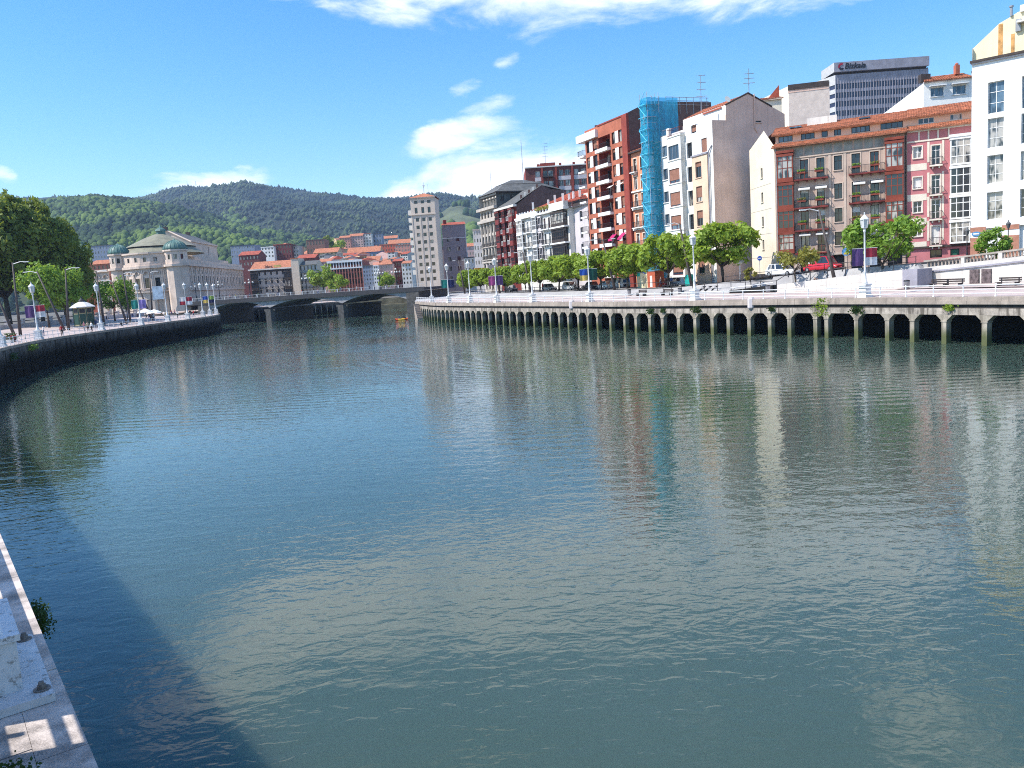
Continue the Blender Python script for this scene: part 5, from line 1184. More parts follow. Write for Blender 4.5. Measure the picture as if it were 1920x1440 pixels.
# ================================================================== old town and hillside houses
HC = {}
def house(px0, px1, py0, pyb, Y, wm, rm, rows, cols, label, roof='flat', dep=14, skew=0.0, zb=5.0, wf=.42, hf=.5, win=True, name='town_house', top=None, side=None, gm=None, cat='building'):
    """a far house: front elevation from its surveyed edges at distance Y"""
    a, b = W(px0, (py0 + pyb) / 2, Y), W(px1, (py0 + pyb) / 2, Y + skew); zt = W((px0 + px1) / 2, py0, Y + skew / 2).z; zv = W((px0 + px1) / 2, pyb, Y).z
    r_ = thing(name, label, cat, (a.x, a.y, zb)); f_ = Fac(r_, a, b, zb); w = f_.w; H_ = zt - zb
    rh = 0.0
    if roof != 'flat': rh = min(.34 * w if roof == 'hip' else .16 * w + .6, H_ * .3); H_ -= rh
    fh = (zt - rh - zv) / max(1, rows); cw = w / max(1, cols); pn = MB()
    if win:
        for i in range(rows):
            for j in range(cols):
                x0 = cw * (j + .5 - wf / 2); z0 = H_ - fh * (i + .75); f_.ops.append((x0, x0 + cw * wf, z0, z0 + fh * hf, .25)); pn.face([(x0, .22, z0), (x0 + cw * wf, .22, z0), (x0 + cw * wf, .22, z0 + fh * hf), (x0, .22, z0 + fh * hf)])
        tag(pn.build('glazing', gm or glass, r_, M=f_.M), kind='stuff')
    f_.wall(H_, wm)
    d = Vector((-(b - a).y, (b - a).x)).normalized() * dep; a2, b2 = a.to_2d(), b.to_2d()
    shell(r_, [b2, b2 + d, a2 + d, a2], zb, zb + H_, side or wm, skip=(3,))
    L = r_.location; zz = zb + H_; e = d.normalized() * .6
    P_ = lambda p, h: Vector((p.x - L.x, p.y - L.y, h - L.z))
    if roof == 'flat': MB().face([P_(a2, zz), P_(b2, zz), P_(b2 + d, zz), P_(a2 + d, zz)]).build('roof', rm, r_); f_.band('roof_edge', -.1, w + .1, H_ - .25, H_ + .15, .2, rm)
    elif roof == 'hip':
        c1, c2 = a2.lerp(b2, .28) + d / 2, a2.lerp(b2, .72) + d / 2; q = [a2 - e, b2 - e, b2 + d + e, a2 + d + e]
        MB().face([P_(q[0], zz), P_(q[1], zz), P_(c2, zz + rh), P_(c1, zz + rh)]).face([P_(q[1], zz), P_(q[2], zz), P_(c2, zz + rh)]).face([P_(q[2], zz), P_(q[3], zz), P_(c1, zz + rh), P_(c2, zz + rh)]).face([P_(q[3], zz), P_(q[0], zz), P_(c1, zz + rh)]).build('roof', rm, r_)
    else:
        MB().face([P_(a2 - e, zz), P_(b2 - e, zz), P_(b2 + d / 2, zz + rh), P_(a2 + d / 2, zz + rh)]).face([P_(b2 + d + e, zz), P_(a2 + d + e, zz), P_(a2 + d / 2, zz + rh), P_(b2 + d / 2, zz + rh)]).build('roof', rm, r_)
        MB().face([P_(b2, zz), P_(b2 + d, zz), P_(b2 + d / 2, zz + rh)]).face([P_(a2, zz), P_(a2 + d, zz), P_(a2 + d / 2, zz + rh)]).build('gable', side or wm, r_)
    return r_, f_, H_, w
oc = plain('ochre_render', (.60, .43, .25), .88); pinkr = plain('salmon_render', (.60, .28, .21), .88); redr = plain('vermilion_render', (.50, .13, .08), .88); gryb = plain('blue_grey_render', (.24, .28, .36), .88); sage = plain('pale_grey_render', (.5, .48, .45), .88); maroon = plain('maroon_brick', (.17, .055, .05), .9); slb = plain('blue_glass_roof', (.04, .06, .16), .3); rose = plain('rose_render', (.58, .40, .36), .88)
# long cream riverside house with roof sign
r, f, H_, w = house(470, 548, 488, 552, 352, plain('pale_buff_render', (.52, .45, .40), .88), tile, 3, 7, 'cream riverside house with dark glazed corner galleries and orange sign roof', 'gable', 16, wf=.3, hf=.62)
f.band('cornice', -.6, w + .6, H_ - .5, H_ + .1, .9, wall_white2); f.band('attic_strip', 0, w, H_ - 1.4, H_ - .5, .12, darkwood)
for u_ in (.2, w - 3.2):
    for k in range(3): f.bay(u_, u_ + 3.0, H_ - 5.0 - k * 3.7, H_ - 1.6 - k * 3.7, .9, 4, darkwood, glass, (.4,), .7, .3)
for k in range(3): 
    for j in range(5): f.balcony(w * (.2 + j * .125), w * (.2 + j * .125) + 1.6, H_ - 4.85 - k * 3.75, .6, sage, iron, .9, .15, brackets=0)
cu = bpy.data.curves.new('roof_lettering', 'FONT'); cu.body = 'Idyra'; cu.size = 1.7; cu.extrude = .05; cu.offset = .05; cu.materials.append(plain('sign_black', (.012, .012, .015), .5)); o = text_obj('roof_lettering', cu); o.parent = r; o.matrix_basis = f.M @ T3(w * .36, .1, H_ + .35) @ Matrix.Rotation(R(75), 4, 'X')
MB().box(w * .58, w * .76, .1, .2, H_ + .4, H_ + 1.4).build('yellow_sign_strip', plain('faded_yellow', (.55, .42, .14), .7, var=.3, fine=6), r, M=f.M)
r, f, H_, w = house(562, 596, 488, 548, 338, sage, slate, 4, 5, 'grey-cream riverside house with dark balconies and slate mansard', 'gable', 12, wf=.36, hf=.6, side=plain('pale_side', (.64, .54, .43), .9))
for k in range(4): f.balcony(.3, w - .3, H_ - 3.2 - k * (H_ - 1) / 4.2, .6, sage, iron, .9, .15, brackets=0)
r, f, H_, w = house(548, 562, 484, 552, 336, plain('pale_side', (.64, .54, .43), .9), tile, 1, 1, 'blank cream end wall beside the grey riverside house', 'flat', 10, win=False)
r, f, H_, w = house(616, 680, 489, 536, 372, mat('market_brick', (.30, .10, .075), .9, .15), plain('white_top', (.66, .62, .58), .8), 4, 12, 'long brick arcade building with white top-floor colonnade', 'flat', 20, wf=.5, hf=.75)
f.band('top_band', -.3, w + .3, H_ - .7, H_ + .3, .5, white); f.band('sill_band', -.3, w + .3, H_ - 3.6, H_ - 3.0, .4, white)
for q in range(13): f.band('column', w * q / 12 - .18, w * q / 12 + .18, H_ - 3.0, H_ - .7, .3, white); f.band('buttress', w * q / 12 - .22, w * q / 12 + .22, 0, H_ - 3.7, .35, mat('market_brick_light', (.42, .17, .12), .9))
HOUSES = [
 (681, 701, 498, 535, 368, gryb, slate, 5, 4, 'dark grey glazed house right of the brick arcade', 'flat'),
 (701, 709, 498, 533, 366, wall_white, white, 5, 2, 'very narrow white house near the slender tower', 'flat'),
 (709, 737, 486, 527, 372, rose, tile, 3, 6, 'pinkish house with bright orange roof near the slender tower', 'hip'),
 (737, 756, 484, 533, 378, maroon, tilered, 4, 4, 'maroon-sided house half hidden by its orange-roofed neighbour', 'gable'),
 (754, 772, 488, 534, 365, wall_white2, tile, 5, 3, 'white house with orange roof touching the slender tower', 'gable'),
 (587, 634, 464, 487, 455, oc, tile, 3, 6, 'ochre house with three window rows above the riverside roofs', 'gable'),
 (575, 609, 449, 476, 540, mat('hill_brick', (.26, .14, .11), .9), slate, 2, 6, 'brown brick block with a dark window band on the hillside', 'flat'),
 (636, 657, 441, 466, 760, pinkr, tile, 4, 4, 'salmon terraced flats at the left of the hilltop cluster', 'gable'),
 (655, 681, 437, 466, 765, rose, tile, 5, 5, 'rose flats with balconies in the middle of the hilltop cluster', 'gable'),
 (680, 697, 438, 466, 770, wall_white2, tilered, 5, 3, 'pale flats at the right of the hilltop cluster', 'flat'),
 (694, 716, 439, 464, 780, gryb, slate, 3, 4, 'blue-grey block beside the hilltop cluster', 'flat'),
 (717, 746, 441, 470, 800, sage, tile, 4, 6, 'long pale block under a salmon roof on the hill', 'gable'),
 (727, 770, 448, 468, 700, wall_white2, tile, 3, 8, 'white stepped terraces left of the slender tower top', 'gable'),
 (712, 742, 458, 480, 620, redr, tile, 3, 6, 'vermilion flats in the middle of the hillside', 'flat'),
 (741, 769, 459, 480, 610, pinkr, tile, 3, 5, 'salmon flats with blue-grey annex by the tower', 'flat'),
 (650, 713, 462, 480, 560, oc, tile, 2, 9, 'low ochre terrace with long orange roof', 'gable'),
 (660, 720, 473, 486, 500, gryb, slb, 1, 8, 'long hall under a blue glass roof', 'flat'),
 (620, 662, 474, 492, 470, rose, tilered, 2, 6, 'rosy house with red roof above the brick arcade', 'gable'),
 (664, 712, 480, 500, 430, wall_white2, tile, 2, 6, 'white house with broad orange roof behind the arcade', 'gable'),
 (720, 770, 474, 495, 450, redr, tile, 2, 6, 'red house with tiled roof left of the tower', 'gable'),
 (596, 622, 484, 520, 392, rose, tile, 3, 4, 'rosy house with tiled roof left of the arcade', 'gable'),
 (433, 478, 460, 484, 560, gryb, plain('navy_roof', (.02, .03, .07), .6), 3, 9, 'dark navy-roofed block behind the theatre', 'flat'),
 (448, 486, 470, 500, 480, maroon, tilered, 2, 6, 'dark red brick house behind the theatre', 'gable'),
 (490, 514, 463, 484, 520, wall_white, white, 3, 4, 'bright white block above the cream riverside house', 'flat'),
 (513, 547, 458, 486, 525, maroon, brickd, 3, 6, 'dark brick block right of the bright white one', 'flat'),
 (545, 560, 461, 482, 530, sage, slate, 3, 3, 'small pale block between brick blocks on the hillside', 'flat'),
 (556, 592, 476, 496, 430, maroon, tilered, 1, 7, 'maroon attic house behind the grey riverside house', 'gable'),
 (172, 210, 460, 495, 520, gryb, slate, 4, 7, 'grey-lilac block seen left of the theatre domes', 'flat'),
 (166, 206, 486, 520, 330, plain('coral_render', (.5, .2, .13), .88), tile, 2, 5, 'coral house with orange roof left of the theatre', 'gable'),
 (140, 178, 512, 560, 300, redr, tilered, 4, 5, 'red house with white bays between trees and theatre', 'gable'),
 (842, 872, 459, 480, 620, wall_white2, tile, 2, 6, 'orange-roofed houses far along the street right of the tower', 'gable'),
 (868, 900, 455, 480, 640, rose, tile, 2, 6, 'rosy far house at the end of the street', 'gable'),
 (850, 876, 470, 540, 330, sage, slate, 4, 4, 'grey house with slate top in the street right of the tower', 'flat'),
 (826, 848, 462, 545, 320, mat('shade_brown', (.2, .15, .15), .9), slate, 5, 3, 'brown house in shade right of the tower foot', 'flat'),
 (872, 898, 482, 545, 300, wall_white2, slate, 4, 4, 'pale house front at the mouth of the street', 'flat'),
 (890, 906, 430, 540, 262, wall_white2, stone, 8, 3, 'tall narrow pale house left of the grey stone building', 'flat'),
]
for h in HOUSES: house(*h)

# the crowd of small houses further up the slope
rr = rnd(55); SW = [(rose, 'rosy'), (wall_white2, 'off-white'), (sage, 'pale grey'), (oc, 'ochre'), (pinkr, 'salmon'), (plain('dusty_white', (.6, .56, .52), .9), 'dusty white'), (plain('dull_brick', (.30, .14, .10), .9), 'brown brick'), (plain('dusty_pink', (.5, .33, .28), .9), 'dusty pink')]; SR = [(tile, 'orange'), (tilered, 'red'), (tileold, 'rust'), (slate, 'slate')]
SEEN = {}
def slope_house(px, top, pb_, Y, w_, dep, skew, rows, cols):
    (wm, wn), (rm, rn), rf = rr.choice(SW), rr.choice(SR), rr.choice(('gable', 'gable', 'flat', 'hip'))
    where = 'left of the cream riverside house' if px < 480 else 'above the cream riverside house' if px < 560 else 'left of the brick arcade' if px < 612 else 'above the brick arcade' if px < 680 else 'between arcade and slender tower' if px < 775 else 'beyond the slender tower'
    lab = f"small {wn} {'far' if Y > 640 else 'mid-slope' if Y > 470 else 'low-slope'} house, {rn} {rf if rf != 'gable' else 'gabled'} roof, {where}"
    k = SEEN.get(lab, 0); SEEN[lab] = k + 1
    if k: lab = lab.replace('small', ('smallish', 'squat', 'little', 'tiny')[min(k - 1, 3)])
    tag(house(px, px + w_, top, pb_, Y, wm, rm, rows, cols, lab, rf, dep, skew, name='hillside_house')[0], group='small houses on the old town slope')
for k in range(64):
    q = rr.random(); px = 470 + 420 * rr.random()
    if px > 770: px = 846 + (px - 770) * .45
    top = 446 + 44 * q + (8 if px < 560 else 0) + (10 if px > 800 else 0); Y = 860 - 430 * q + rr.uniform(-20, 20)
    slope_house(px, top, top + rr.uniform(11, 20) * 520 / Y, Y, rr.uniform(9, 19) * 560 / Y, 10, rr.uniform(-6, 6), rr.choice((2, 3, 3, 4)), rr.choice((3, 4, 5)))
for k in range(30):
    q = rr.random(); px = 598 + 160 * rr.random(); top = 470 + 24 * q; Y = 448 - 60 * q
    if 612 < px < 676 and top > 484: top -= 8
    slope_house(px, top, top + rr.uniform(12, 20), Y, rr.uniform(7, 14), 8, rr.uniform(-4, 4), rr.choice((2, 3, 3)), rr.choice((2, 3, 4)))
# ================================================================== trees
def tree_meshes(h, rad, trunk_h, n_clump, leaves, leaf, seed, lm, flat=1.0, spread=1.0, tr=.14, cs=1.0):
    """one trunk-and-limbs mesh and one leafy crown mesh, both with the foot of the tree at the origin"""
    rng = random.Random(seed); tb = MB(); cb = MB(); ch = h - trunk_h; cz = trunk_h + ch * .5
    lean = Vector((rng.uniform(-.2, .2), rng.uniform(-.2, .2), 0)); top = Vector((lean.x, lean.y, trunk_h))
    tb.path([(0, 0, -.2), lean * .3 + Vector((0, 0, trunk_h * .5)), top], [tr * 1.25, tr, tr * .85], 8)
    cl = []
    for k in range(n_clump):
        for _ in range(30):
            p = Vector((rng.uniform(-1, 1), rng.uniform(-1, 1), rng.uniform(-1, 1)))
            if .25 < p.length < 1: break
        p = p.normalized() * (p.length ** .5)
        c = Vector((p.x * rad * spread, p.y * rad * spread, cz + p.z * ch * .42 * flat)); cl.append((c, rad * rng.uniform(.24, .46) * cs))
    for c, r_ in cl[:max(5, n_clump // 3)]:
        m_ = top.lerp(c, .5) + Vector((0, 0, -.08 * h * rng.random())); tb.path([top - Vector((0, 0, .15)), m_, c], [tr * .6, tr * .4, tr * .15], 6)
    for c, r_ in cl:
        for _ in range(leaves):
            d = Vector((rng.gauss(0, 1), rng.gauss(0, 1), rng.gauss(0, .85))).normalized(); p = c + d * r_ * (rng.random() ** .35)
            n_ = (d + Vector((rng.gauss(0, .6), rng.gauss(0, .6), rng.gauss(.3, .6)))).normalized(); a = n_.orthogonal().normalized(); b = n_.cross(a); ang = rng.random() * 6.28
            a, b = a * math.cos(ang) + b * math.sin(ang), b * math.cos(ang) - a * math.sin(ang); s_ = leaf * rng.uniform(.6, 1.3)
            cb.face([p - a * s_, p - b * s_ * .55 + n_ * s_ * .15, p + a * s_, p + b * s_ * .55 + n_ * s_ * .15])
    return tb.mesh('trunk', bark, True), cb.mesh('crown', lm)
def plant(name, label, p, meshes, rz=0.0, sc=(1, 1, 1), group=None):
    t_ = thing(name, label, 'tree', p, rz, group); t_.scale = sc; link('trunk', meshes[0], t_); link('crown', meshes[1], t_); return t_
TM = [tree_meshes(6.2, 2.9, 1.75, 38, 92, .29, 100 + k, leafA, 1.0, 1.0, .14, .78) for k in range(3)]
rr = rnd(77)
def on_street(s_, o_): p = QR.at(s_, o_); return (p.x, p.y, st_z(s_) + .05)
RT = []  # (photo bearing of trunk, offset from quay, height, width)
def s_of(px, o_, zz=6.0, path=QR):
    lo, hi = 0.0, path.len
    def pxs(s_):
        p = path.at(s_, o_); v = Vector((p.x, p.y, zz - CAM_H)); return 960 + FPX * v.dot(_r) / v.dot(_f)
    for _ in range(40):
        m_ = (lo + hi) / 2
        if pxs(m_) > px: lo = m_
        else: hi = m_
    return (lo + hi) / 2
for k, (px, o_, hgt, wd) in enumerate(((1356, 14.5, 8.4, 1.22), (1253, 14.5, 8.4, 1.12), (1177, 14.5, 7.2, 1.1), (1128, 14.5, 6.9, 1.1), (1084, 14.5, 6.9, 1.1), (1048, 14.5, 6.6, 1.05), (1012, 14.5, 6.4, 1.05), (986, 14.5, 6.0, .9), (948, 14.5, 5.6, 1.0), (924, 14.5, 5.8, 1.0), (902, 14.5, 5.8, 1.0), (880, 14.5, 5.8, 1.0), (862, 14.5, 5.8, 1.0), (845, 14.5, 5.4, .95), (831, 14.0, 4.4, .8))):
    s_ = s_of(px, o_); p = on_street(s_, o_); q = hgt / 6.2
    plant('plane_tree', ('biggest clipped plane tree on the right bank, before the tan gable wall' if k == 0 else 'bushy plane tree in front of the white flats, just left of the biggest' if k == 1 else f'clipped plane tree on the right bank, {ORD[k]} in its row from the tan gable'), p, TM[k % 3], rr.random() * 6.28, (q * wd * (.97 if k < 3 else 1.1), q * wd * (.97 if k < 3 else 1.1), q), 'plane trees along the right bank')
def prom(px, py, zz=4.45): return G(px, py, zz)
plant('plane_tree', 'broad light green tree in front of the brown house, beside the white lamp post', prom(1657, 541), tree_meshes(9.0, 3.7, 2.9, 34, 90, .30, 201, leafC, .8, 1.0, .15, .78))
plant('plane_tree', 'sparse small tree before the cream gable corner', prom(1493, 547), tree_meshes(5.6, 2.3, 2.7, 12, 75, .25, 203, leafY, .7, 1.1, .12))
plant('street_tree', 'young yellow-green tree by the balustrade ramp at the right', prom(1863, 533), tree_meshes(6.1, 1.6, 2.2, 15, 110, .20, 204, leafC, 1.0, .85, .09))
plant('street_tree', 'bare-looking little tree at the foot of the cream gable', prom(1409, 549), tree_meshes(3.4, .8, 1.5, 7, 40, .2, 205, leafY, 1, 1, .06))
# big park trees on the left bank
big = [tree_meshes(27, 9.0, 6, 100, 150, .62, 300 + k, leafB, 1.0, 1.0, .5, .66) for k in range(2)]
for k, (px, Y, hh, wd, lab) in enumerate(((14, 172, 28.5, 1.0, 'tallest dark park tree at the left edge of the picture'), (78, 176, 27.0, .8, 'dark park tree right of the tallest one'), (122, 182, 22.5, .8, 'dark park tree forming the right flank of the big clump'), (-75, 165, 26, 1.0, 'dark park tree cut by the left picture edge'), (150, 190, 16.5, .62, 'lowest of the dark park trees, next to the red house'))):
    p = W(px, 580, Y); q = hh / 27; plant('park_tree', lab, (p.x, p.y, 5.1), big[k % 2], k * 1.7, (q * wd, q * wd, q), 'park trees on the left bank')
lt = [tree_meshes(9, 3.6, 2.6, 24, 120, .30, 310 + k, leafC, 1, 1, .16) for k in range(2)]
for k, (px, Y, hh, wd, lab) in enumerate(((88, 158, 13.0, 1.0, 'bright green tree under the dark park trees, left of the pair'), (122, 160, 12.2, 1.0, 'bright green tree beside the kiosk, right of the pair'), (213, 175, 9.5, 1.15, 'round green tree in front of the theatre corner'), (237, 178, 7.6, .9, 'smaller green tree right of the round one by the theatre'), (170, 176, 7.5, .7, 'thin yellowish shrub-like tree behind the kiosk'))):
    p = W(px, 580, Y); q = hh / 9; plant('park_tree', lab, (p.x, p.y, 5.1), lt[k % 2] if k != 4 else tree_meshes(9, 3.0, 2, 12, 70, .3, 333, leafY), k * 2.1, (q * wd * .8, q * wd * .8, q), 'bright green trees along the left promenade')
tw_ = [tree_meshes(10, 4.2, 2.5, 22, 90, .5, 340 + k, leafA, 1, 1, .2) for k in range(2)]
for k, (px, py, Y, hh, lab) in enumerate(((604, 512, 335, 12, 'dark green tree by the water left of the brick arcade'), (634, 527, 320, 8.5, 'light green tree in front of the brick arcade'), (722, 520, 345, 8.5, 'green tree before the rose house by the slender tower'), (612, 452, 640, 20, 'dark cypress-like tree on the hillside by the brown block'), (628, 455, 680, 16, 'light tree beside the hillside cluster of flats'))):
    p = W(px, py, Y); q = hh / 10; plant('park_tree', lab, (p.x, p.y, p.z - hh * .72), tw_[k % 2] if k != 3 else tree_meshes(10, 2.6, 1, 20, 60, .5, 350, leafB), k, (q, q, q), 'trees among the old town houses')

# ================================================================== street lamps
def lamp_post():
    r_ = thing('lamp_post', 'x', 'street lamp')
    MB().box(-.52, .52, -.52, .52, 0, .22).box(-.42, .42, -.42, .42, .22, .34).prism([(-.38, -.38), (.38, -.38), (.38, .38), (-.38, .38)], .34, 1.15).box(-.46, .46, -.46, .46, 1.15, 1.3).build('pedestal', white, r_)
    MB().lathe([(.26, 1.3), (.24, 1.5), (.16, 1.62), (.12, 2.4), (.15, 2.5), (.10, 2.6), (.075, 6.3), (.13, 6.4), (.13, 6.55), (.08, 6.65)], 12).build('pole', rail_white, r_, smooth=True)
    ln = MB().lathe([(.12, 6.65), (.3, 6.75), (.32, 6.85)], 6).lathe([(.42, 7.5), (.44, 7.6), (.2, 7.85), (.06, 8.0), (.05, 8.25)], 6)
    for k in range(6):
        a = k * math.pi / 3; ln.tube((.3 * math.cos(a), .3 * math.sin(a), 6.83), (.41 * math.cos(a), .41 * math.sin(a), 7.52), .03, .03, 4)
    o = ln.build('lantern', rail_white, r_); MB().lathe([(.27, 6.87), (.37, 7.5)], 6).build('lantern_glass', plain('frosted_lamp_glass', (.62, .62, .6), .25), o); return r_
lp = lamp_post(); first = True
def put_lamp(loc, rz, lab, grp, sc=1.0):
    global first
    c = lp if first else copy_tree(lp); first = False; c.location = loc; c.rotation_euler = (0, 0, rz); c.scale = (sc, sc, sc); return tag(c, lab, 'street lamp', grp)
BANNERS = []
RL = (1622, 1303, 1106, 999, 932, 882, 842, 810)
for k, px in enumerate(RL):
    s_ = s_of(px, .9, 4.5); p = QR.at(s_, .9); put_lamp((p.x, p.y, 4.2), QR.ang(s_), f'white lantern post on the right quay, {ORD[k]} counting from the right', 'lamp posts on the right quay', 1.02)
    BANNERS.append((px, Vector((p.x, p.y, 4.2)), QR.ang(s_)))
LLP = (2, 73, 190, 264, 315, 352, 381, 394, 405)
for k, px in enumerate(LLP):
    # left quay runs the other way: search along its far part
    lo, hi = 70.0, QL.len
    best = min((abs(960 + FPX * Vector((QL.at(s_, -.9).x, QL.at(s_, -.9).y, 4.6 - CAM_H)).dot(_r) / Vector((QL.at(s_, -.9).x, QL.at(s_, -.9).y, 4.6 - CAM_H)).dot(_f) - px), s_) for s_ in [70 + q * .25 for q in range(int((QL.len - 70) * 4))])[1]
    p = QL.at(best, -.9); put_lamp((p.x, p.y, 4.2), QL.ang(best), f'white lantern post on the left quay, {ORD[k]} counting from the left picture edge', 'lamp posts on the left quay', 1.0); BANNERS.append((px, Vector((p.x, p.y, 4.2)), QL.ang(best)))
pb = {n: plain(n, c, .65, var=.25, scale=.7, fine=2.5) for n, c in dict(purple_print=(.10, .05, .16), red_print=(.36, .03, .05), teal_print=(.02, .22, .19), blue_print=(.03, .10, .42), navy_print=(.02, .025, .09), pink_print=(.42, .08, .26), dark_green_print=(.01, .08, .06), white_print=(.7, .68, .68), lilac_print=(.30, .22, .55), yellow_print=(.7, .5, .12), lime_print=(.3, .45, .1)).items()}
BL = {1622: ('purple_print', 'red_print'), 1106: ('blue_print', 'dark_green_print'), 932: ('pink_print', 'purple_print'), 842: ('teal_print', 'navy_print'), 73: ('purple_print', 'red_print'), 264: ('teal_print', 'lilac_print'), 352: ('white_print', 'red_print'), 394: ('blue_print', 'lime_print')}
LOWER = {'red_print': 'white_print', 'blue_print': 'yellow_print', 'white_print': 'red_print', 'lime_print': 'navy_print'}
for px, p, a in BANNERS:
    if px not in BL: continue
    bank = 'right' if px > 600 else 'left'
    for j, nm in enumerate(BL[px]):
        r_ = thing('street_banner', f"{nm.split('_print')[0].replace('_', ' ')} cloth banner on the {ORD[RL.index(px)] + ' lantern post from the right' if bank == 'right' else ORD[LLP.index(px)] + ' lantern post from the left'} picture edge", 'banner', p)
        sg = -1 if j == 0 else 1; x0, x1 = (.12, 1.35) if sg > 0 else (-1.35, -.12)
        lo_m = pb.get(LOWER.get(nm, nm), pb[nm])
        B = MB(); n = 6
        for q in range(n):
            for e, (za, zb_) in enumerate(((3.95, 4.85), (3.15, 3.95))):
                xa, xb = x0 + (x1 - x0) * q / n, x0 + (x1 - x0) * (q + 1) / n; ya, yb = .07 * math.sin(q * 1.3 + j), .07 * math.sin((q + 1) * 1.3 + j)
                B.face([(xa, ya, za), (xb, yb, za), (xb, yb, zb_), (xa, ya, zb_)], e)
        B.build('cloth', [pb[nm], lo_m], r_); MB().tube((min(x0, x1) if sg < 0 else .05, 0, 4.87), (-.05 if sg < 0 else x1, 0, 4.87), .025, .025, 6).build('bracket', rail_white, r_)
        r_.rotation_euler = (0, 0, math.atan2(-p.x * 0 + .12, 1))
# leaning wooden light masts
def mast(loc, lean, arm, h, lab, grp, both=False):
    r_ = thing('light_mast', lab, 'street light', loc, 0, grp); tp = Vector((lean, 0, h))
    MB().path([(0, 0, 0), (lean * .33, 0, h * .33), tp], [.26, .2, .11], 8).build('mast', bronze, r_, smooth=True)
    for sg in ((1, -1) if both else (1,)):
        a = arm * sg; MB().path([tp - Vector((0, 0, .25)), tp + Vector((a * .55, 0, .05)), tp + Vector((a, 0, .0))], [.07, .05, .05], 6).build('arm', bronze if both else rail_white, r_); q = tp + Vector((a, 0, -.02)); MB().box(q.x - .38, q.x + .38, -.14, .14, q.z - .06, q.z + .07).build('lamp_head', rail_white, r_)
for k, (px, py, o_, lean, arm, h, both) in enumerate(((1569, 545, 11.0, -2.0, -1.9, 9.6, False), (1298, 0, 12.5, -1.5, -1.3, 9.4, False), (1154, 0, 12.5, -1.7, -1.7, 8.8, True), (996, 0, 12.5, -1.2, -1.4, 8.4, True), (938, 0, 12.5, -1.2, -1.4, 8.6, True), (872, 0, 12.5, -1.0, -1.2, 8.8, True))):
    s_ = s_of(px, o_, 5.0); p = QR.at(s_, o_); mast((p.x, p.y, 4.5 if k == 0 else st_z(s_) - .3), lean, arm, h, f'leaning dark light mast on the right bank, {ORD[k]} counting from the right', 'leaning light masts on the right bank', both)
for k, (px, Y, lean, arm, h) in enumerate(((24, 128, -3.0, -2.0, 10.5), (35, 129, .4, 2.2, 11.6), (119, 142, -3.4, -2.0, 10.6), (127, 143, .9, 2.1, 10.8), (195, 158, -.2, 1.6, 10.6), (238, 160, -2.0, -1.6, 8.8), (245, 172, -.3, 1.6, 10.5), (286, 175, -2.8, -1.6, 10.0), (287, 190, .6, 1.6, 11.0))):
    p = W(px, 605, Y); mast((p.x, p.y, 4.5), lean, arm, h, f'leaning dark light mast on the left promenade, {ORD[k]} counting from the left', 'leaning light masts on the left promenade')
# small black wall-style lanterns on the balustrade
for k, (px, pb_, pt) in enumerate(((1813, 478, 428), (1890, 467, 415))):
    p = W(px, pb_, 86); h = W(px, pt, 86).z - p.z; r_ = thing('park_lantern', ('black lantern on a slim post before the pink house' if k == 0 else 'black lantern on a slim post before the white building'), 'street lamp', p); MB().lathe([(.12, 0), (.06, .3), (.045, h - .75)], 8).build('post', iron, r_); MB().lathe([(.12, h - .75), (.26, h - .3), (.3, h - .25), (.1, h - .05), (.03, h + .15)], 6).build('lantern', plain('dark_lantern', (.12, .12, .12), .3), r_)

# ================================================================== railings
def railing(path, s0, s1, ds, side, o_, zs, h, label, posts=True, rails=3, m=None, name='quay_railing', pr=.045, gaps=(), nbar=0):
    m = m or rail_white; p0 = path.at((s0 + s1) / 2, side * o_); r_ = thing(name, label, 'railing', (p0.x, p0.y, 0)); n = max(1, int((s1 - s0) / ds)); L = r_.location
    pm = MB().lathe([(pr * 1.7, 0), (pr * 1.7, .08), (pr, .12), (pr, h - .02), (pr * 1.5, h + .02), (pr * .4, h + .12)], 8).mesh('post', m)
    for k in range(n + 1):
        s_ = s0 + (s1 - s0) * k / n; p = path.at(s_, side * o_); z_ = zs(s_) if callable(zs) else zs; link('post', pm, r_, at(p.x - L.x, p.y - L.y, z_, path.ang(s_)))
    N = max(2, n * 2)
    for j in range(rails):
        q = h * (j + 1) / rails - (.05 if j < rails - 1 else 0); pts = []
        for k in range(N + 1):
            s_ = s0 + (s1 - s0) * k / N; p = path.at(s_, side * o_); pts.append((p.x - L.x, p.y - L.y, (zs(s_) if callable(zs) else zs) + q))
        MB().path(pts, pr * (.75 if j < rails - 1 else .95), 6).build('rail', m, r_)
    return r_
railing(QR, 34, QR.len, 2.9, 1, .45, 4.2, 1.0, 'white three-rail railing along the right quay edge', pr=.055)
railing(QL, 78, QL.len - .5, 1.9, -1, .42, 4.2, 1.0, 'white thin-post railing along the left quay edge', pr=.04, rails=2)
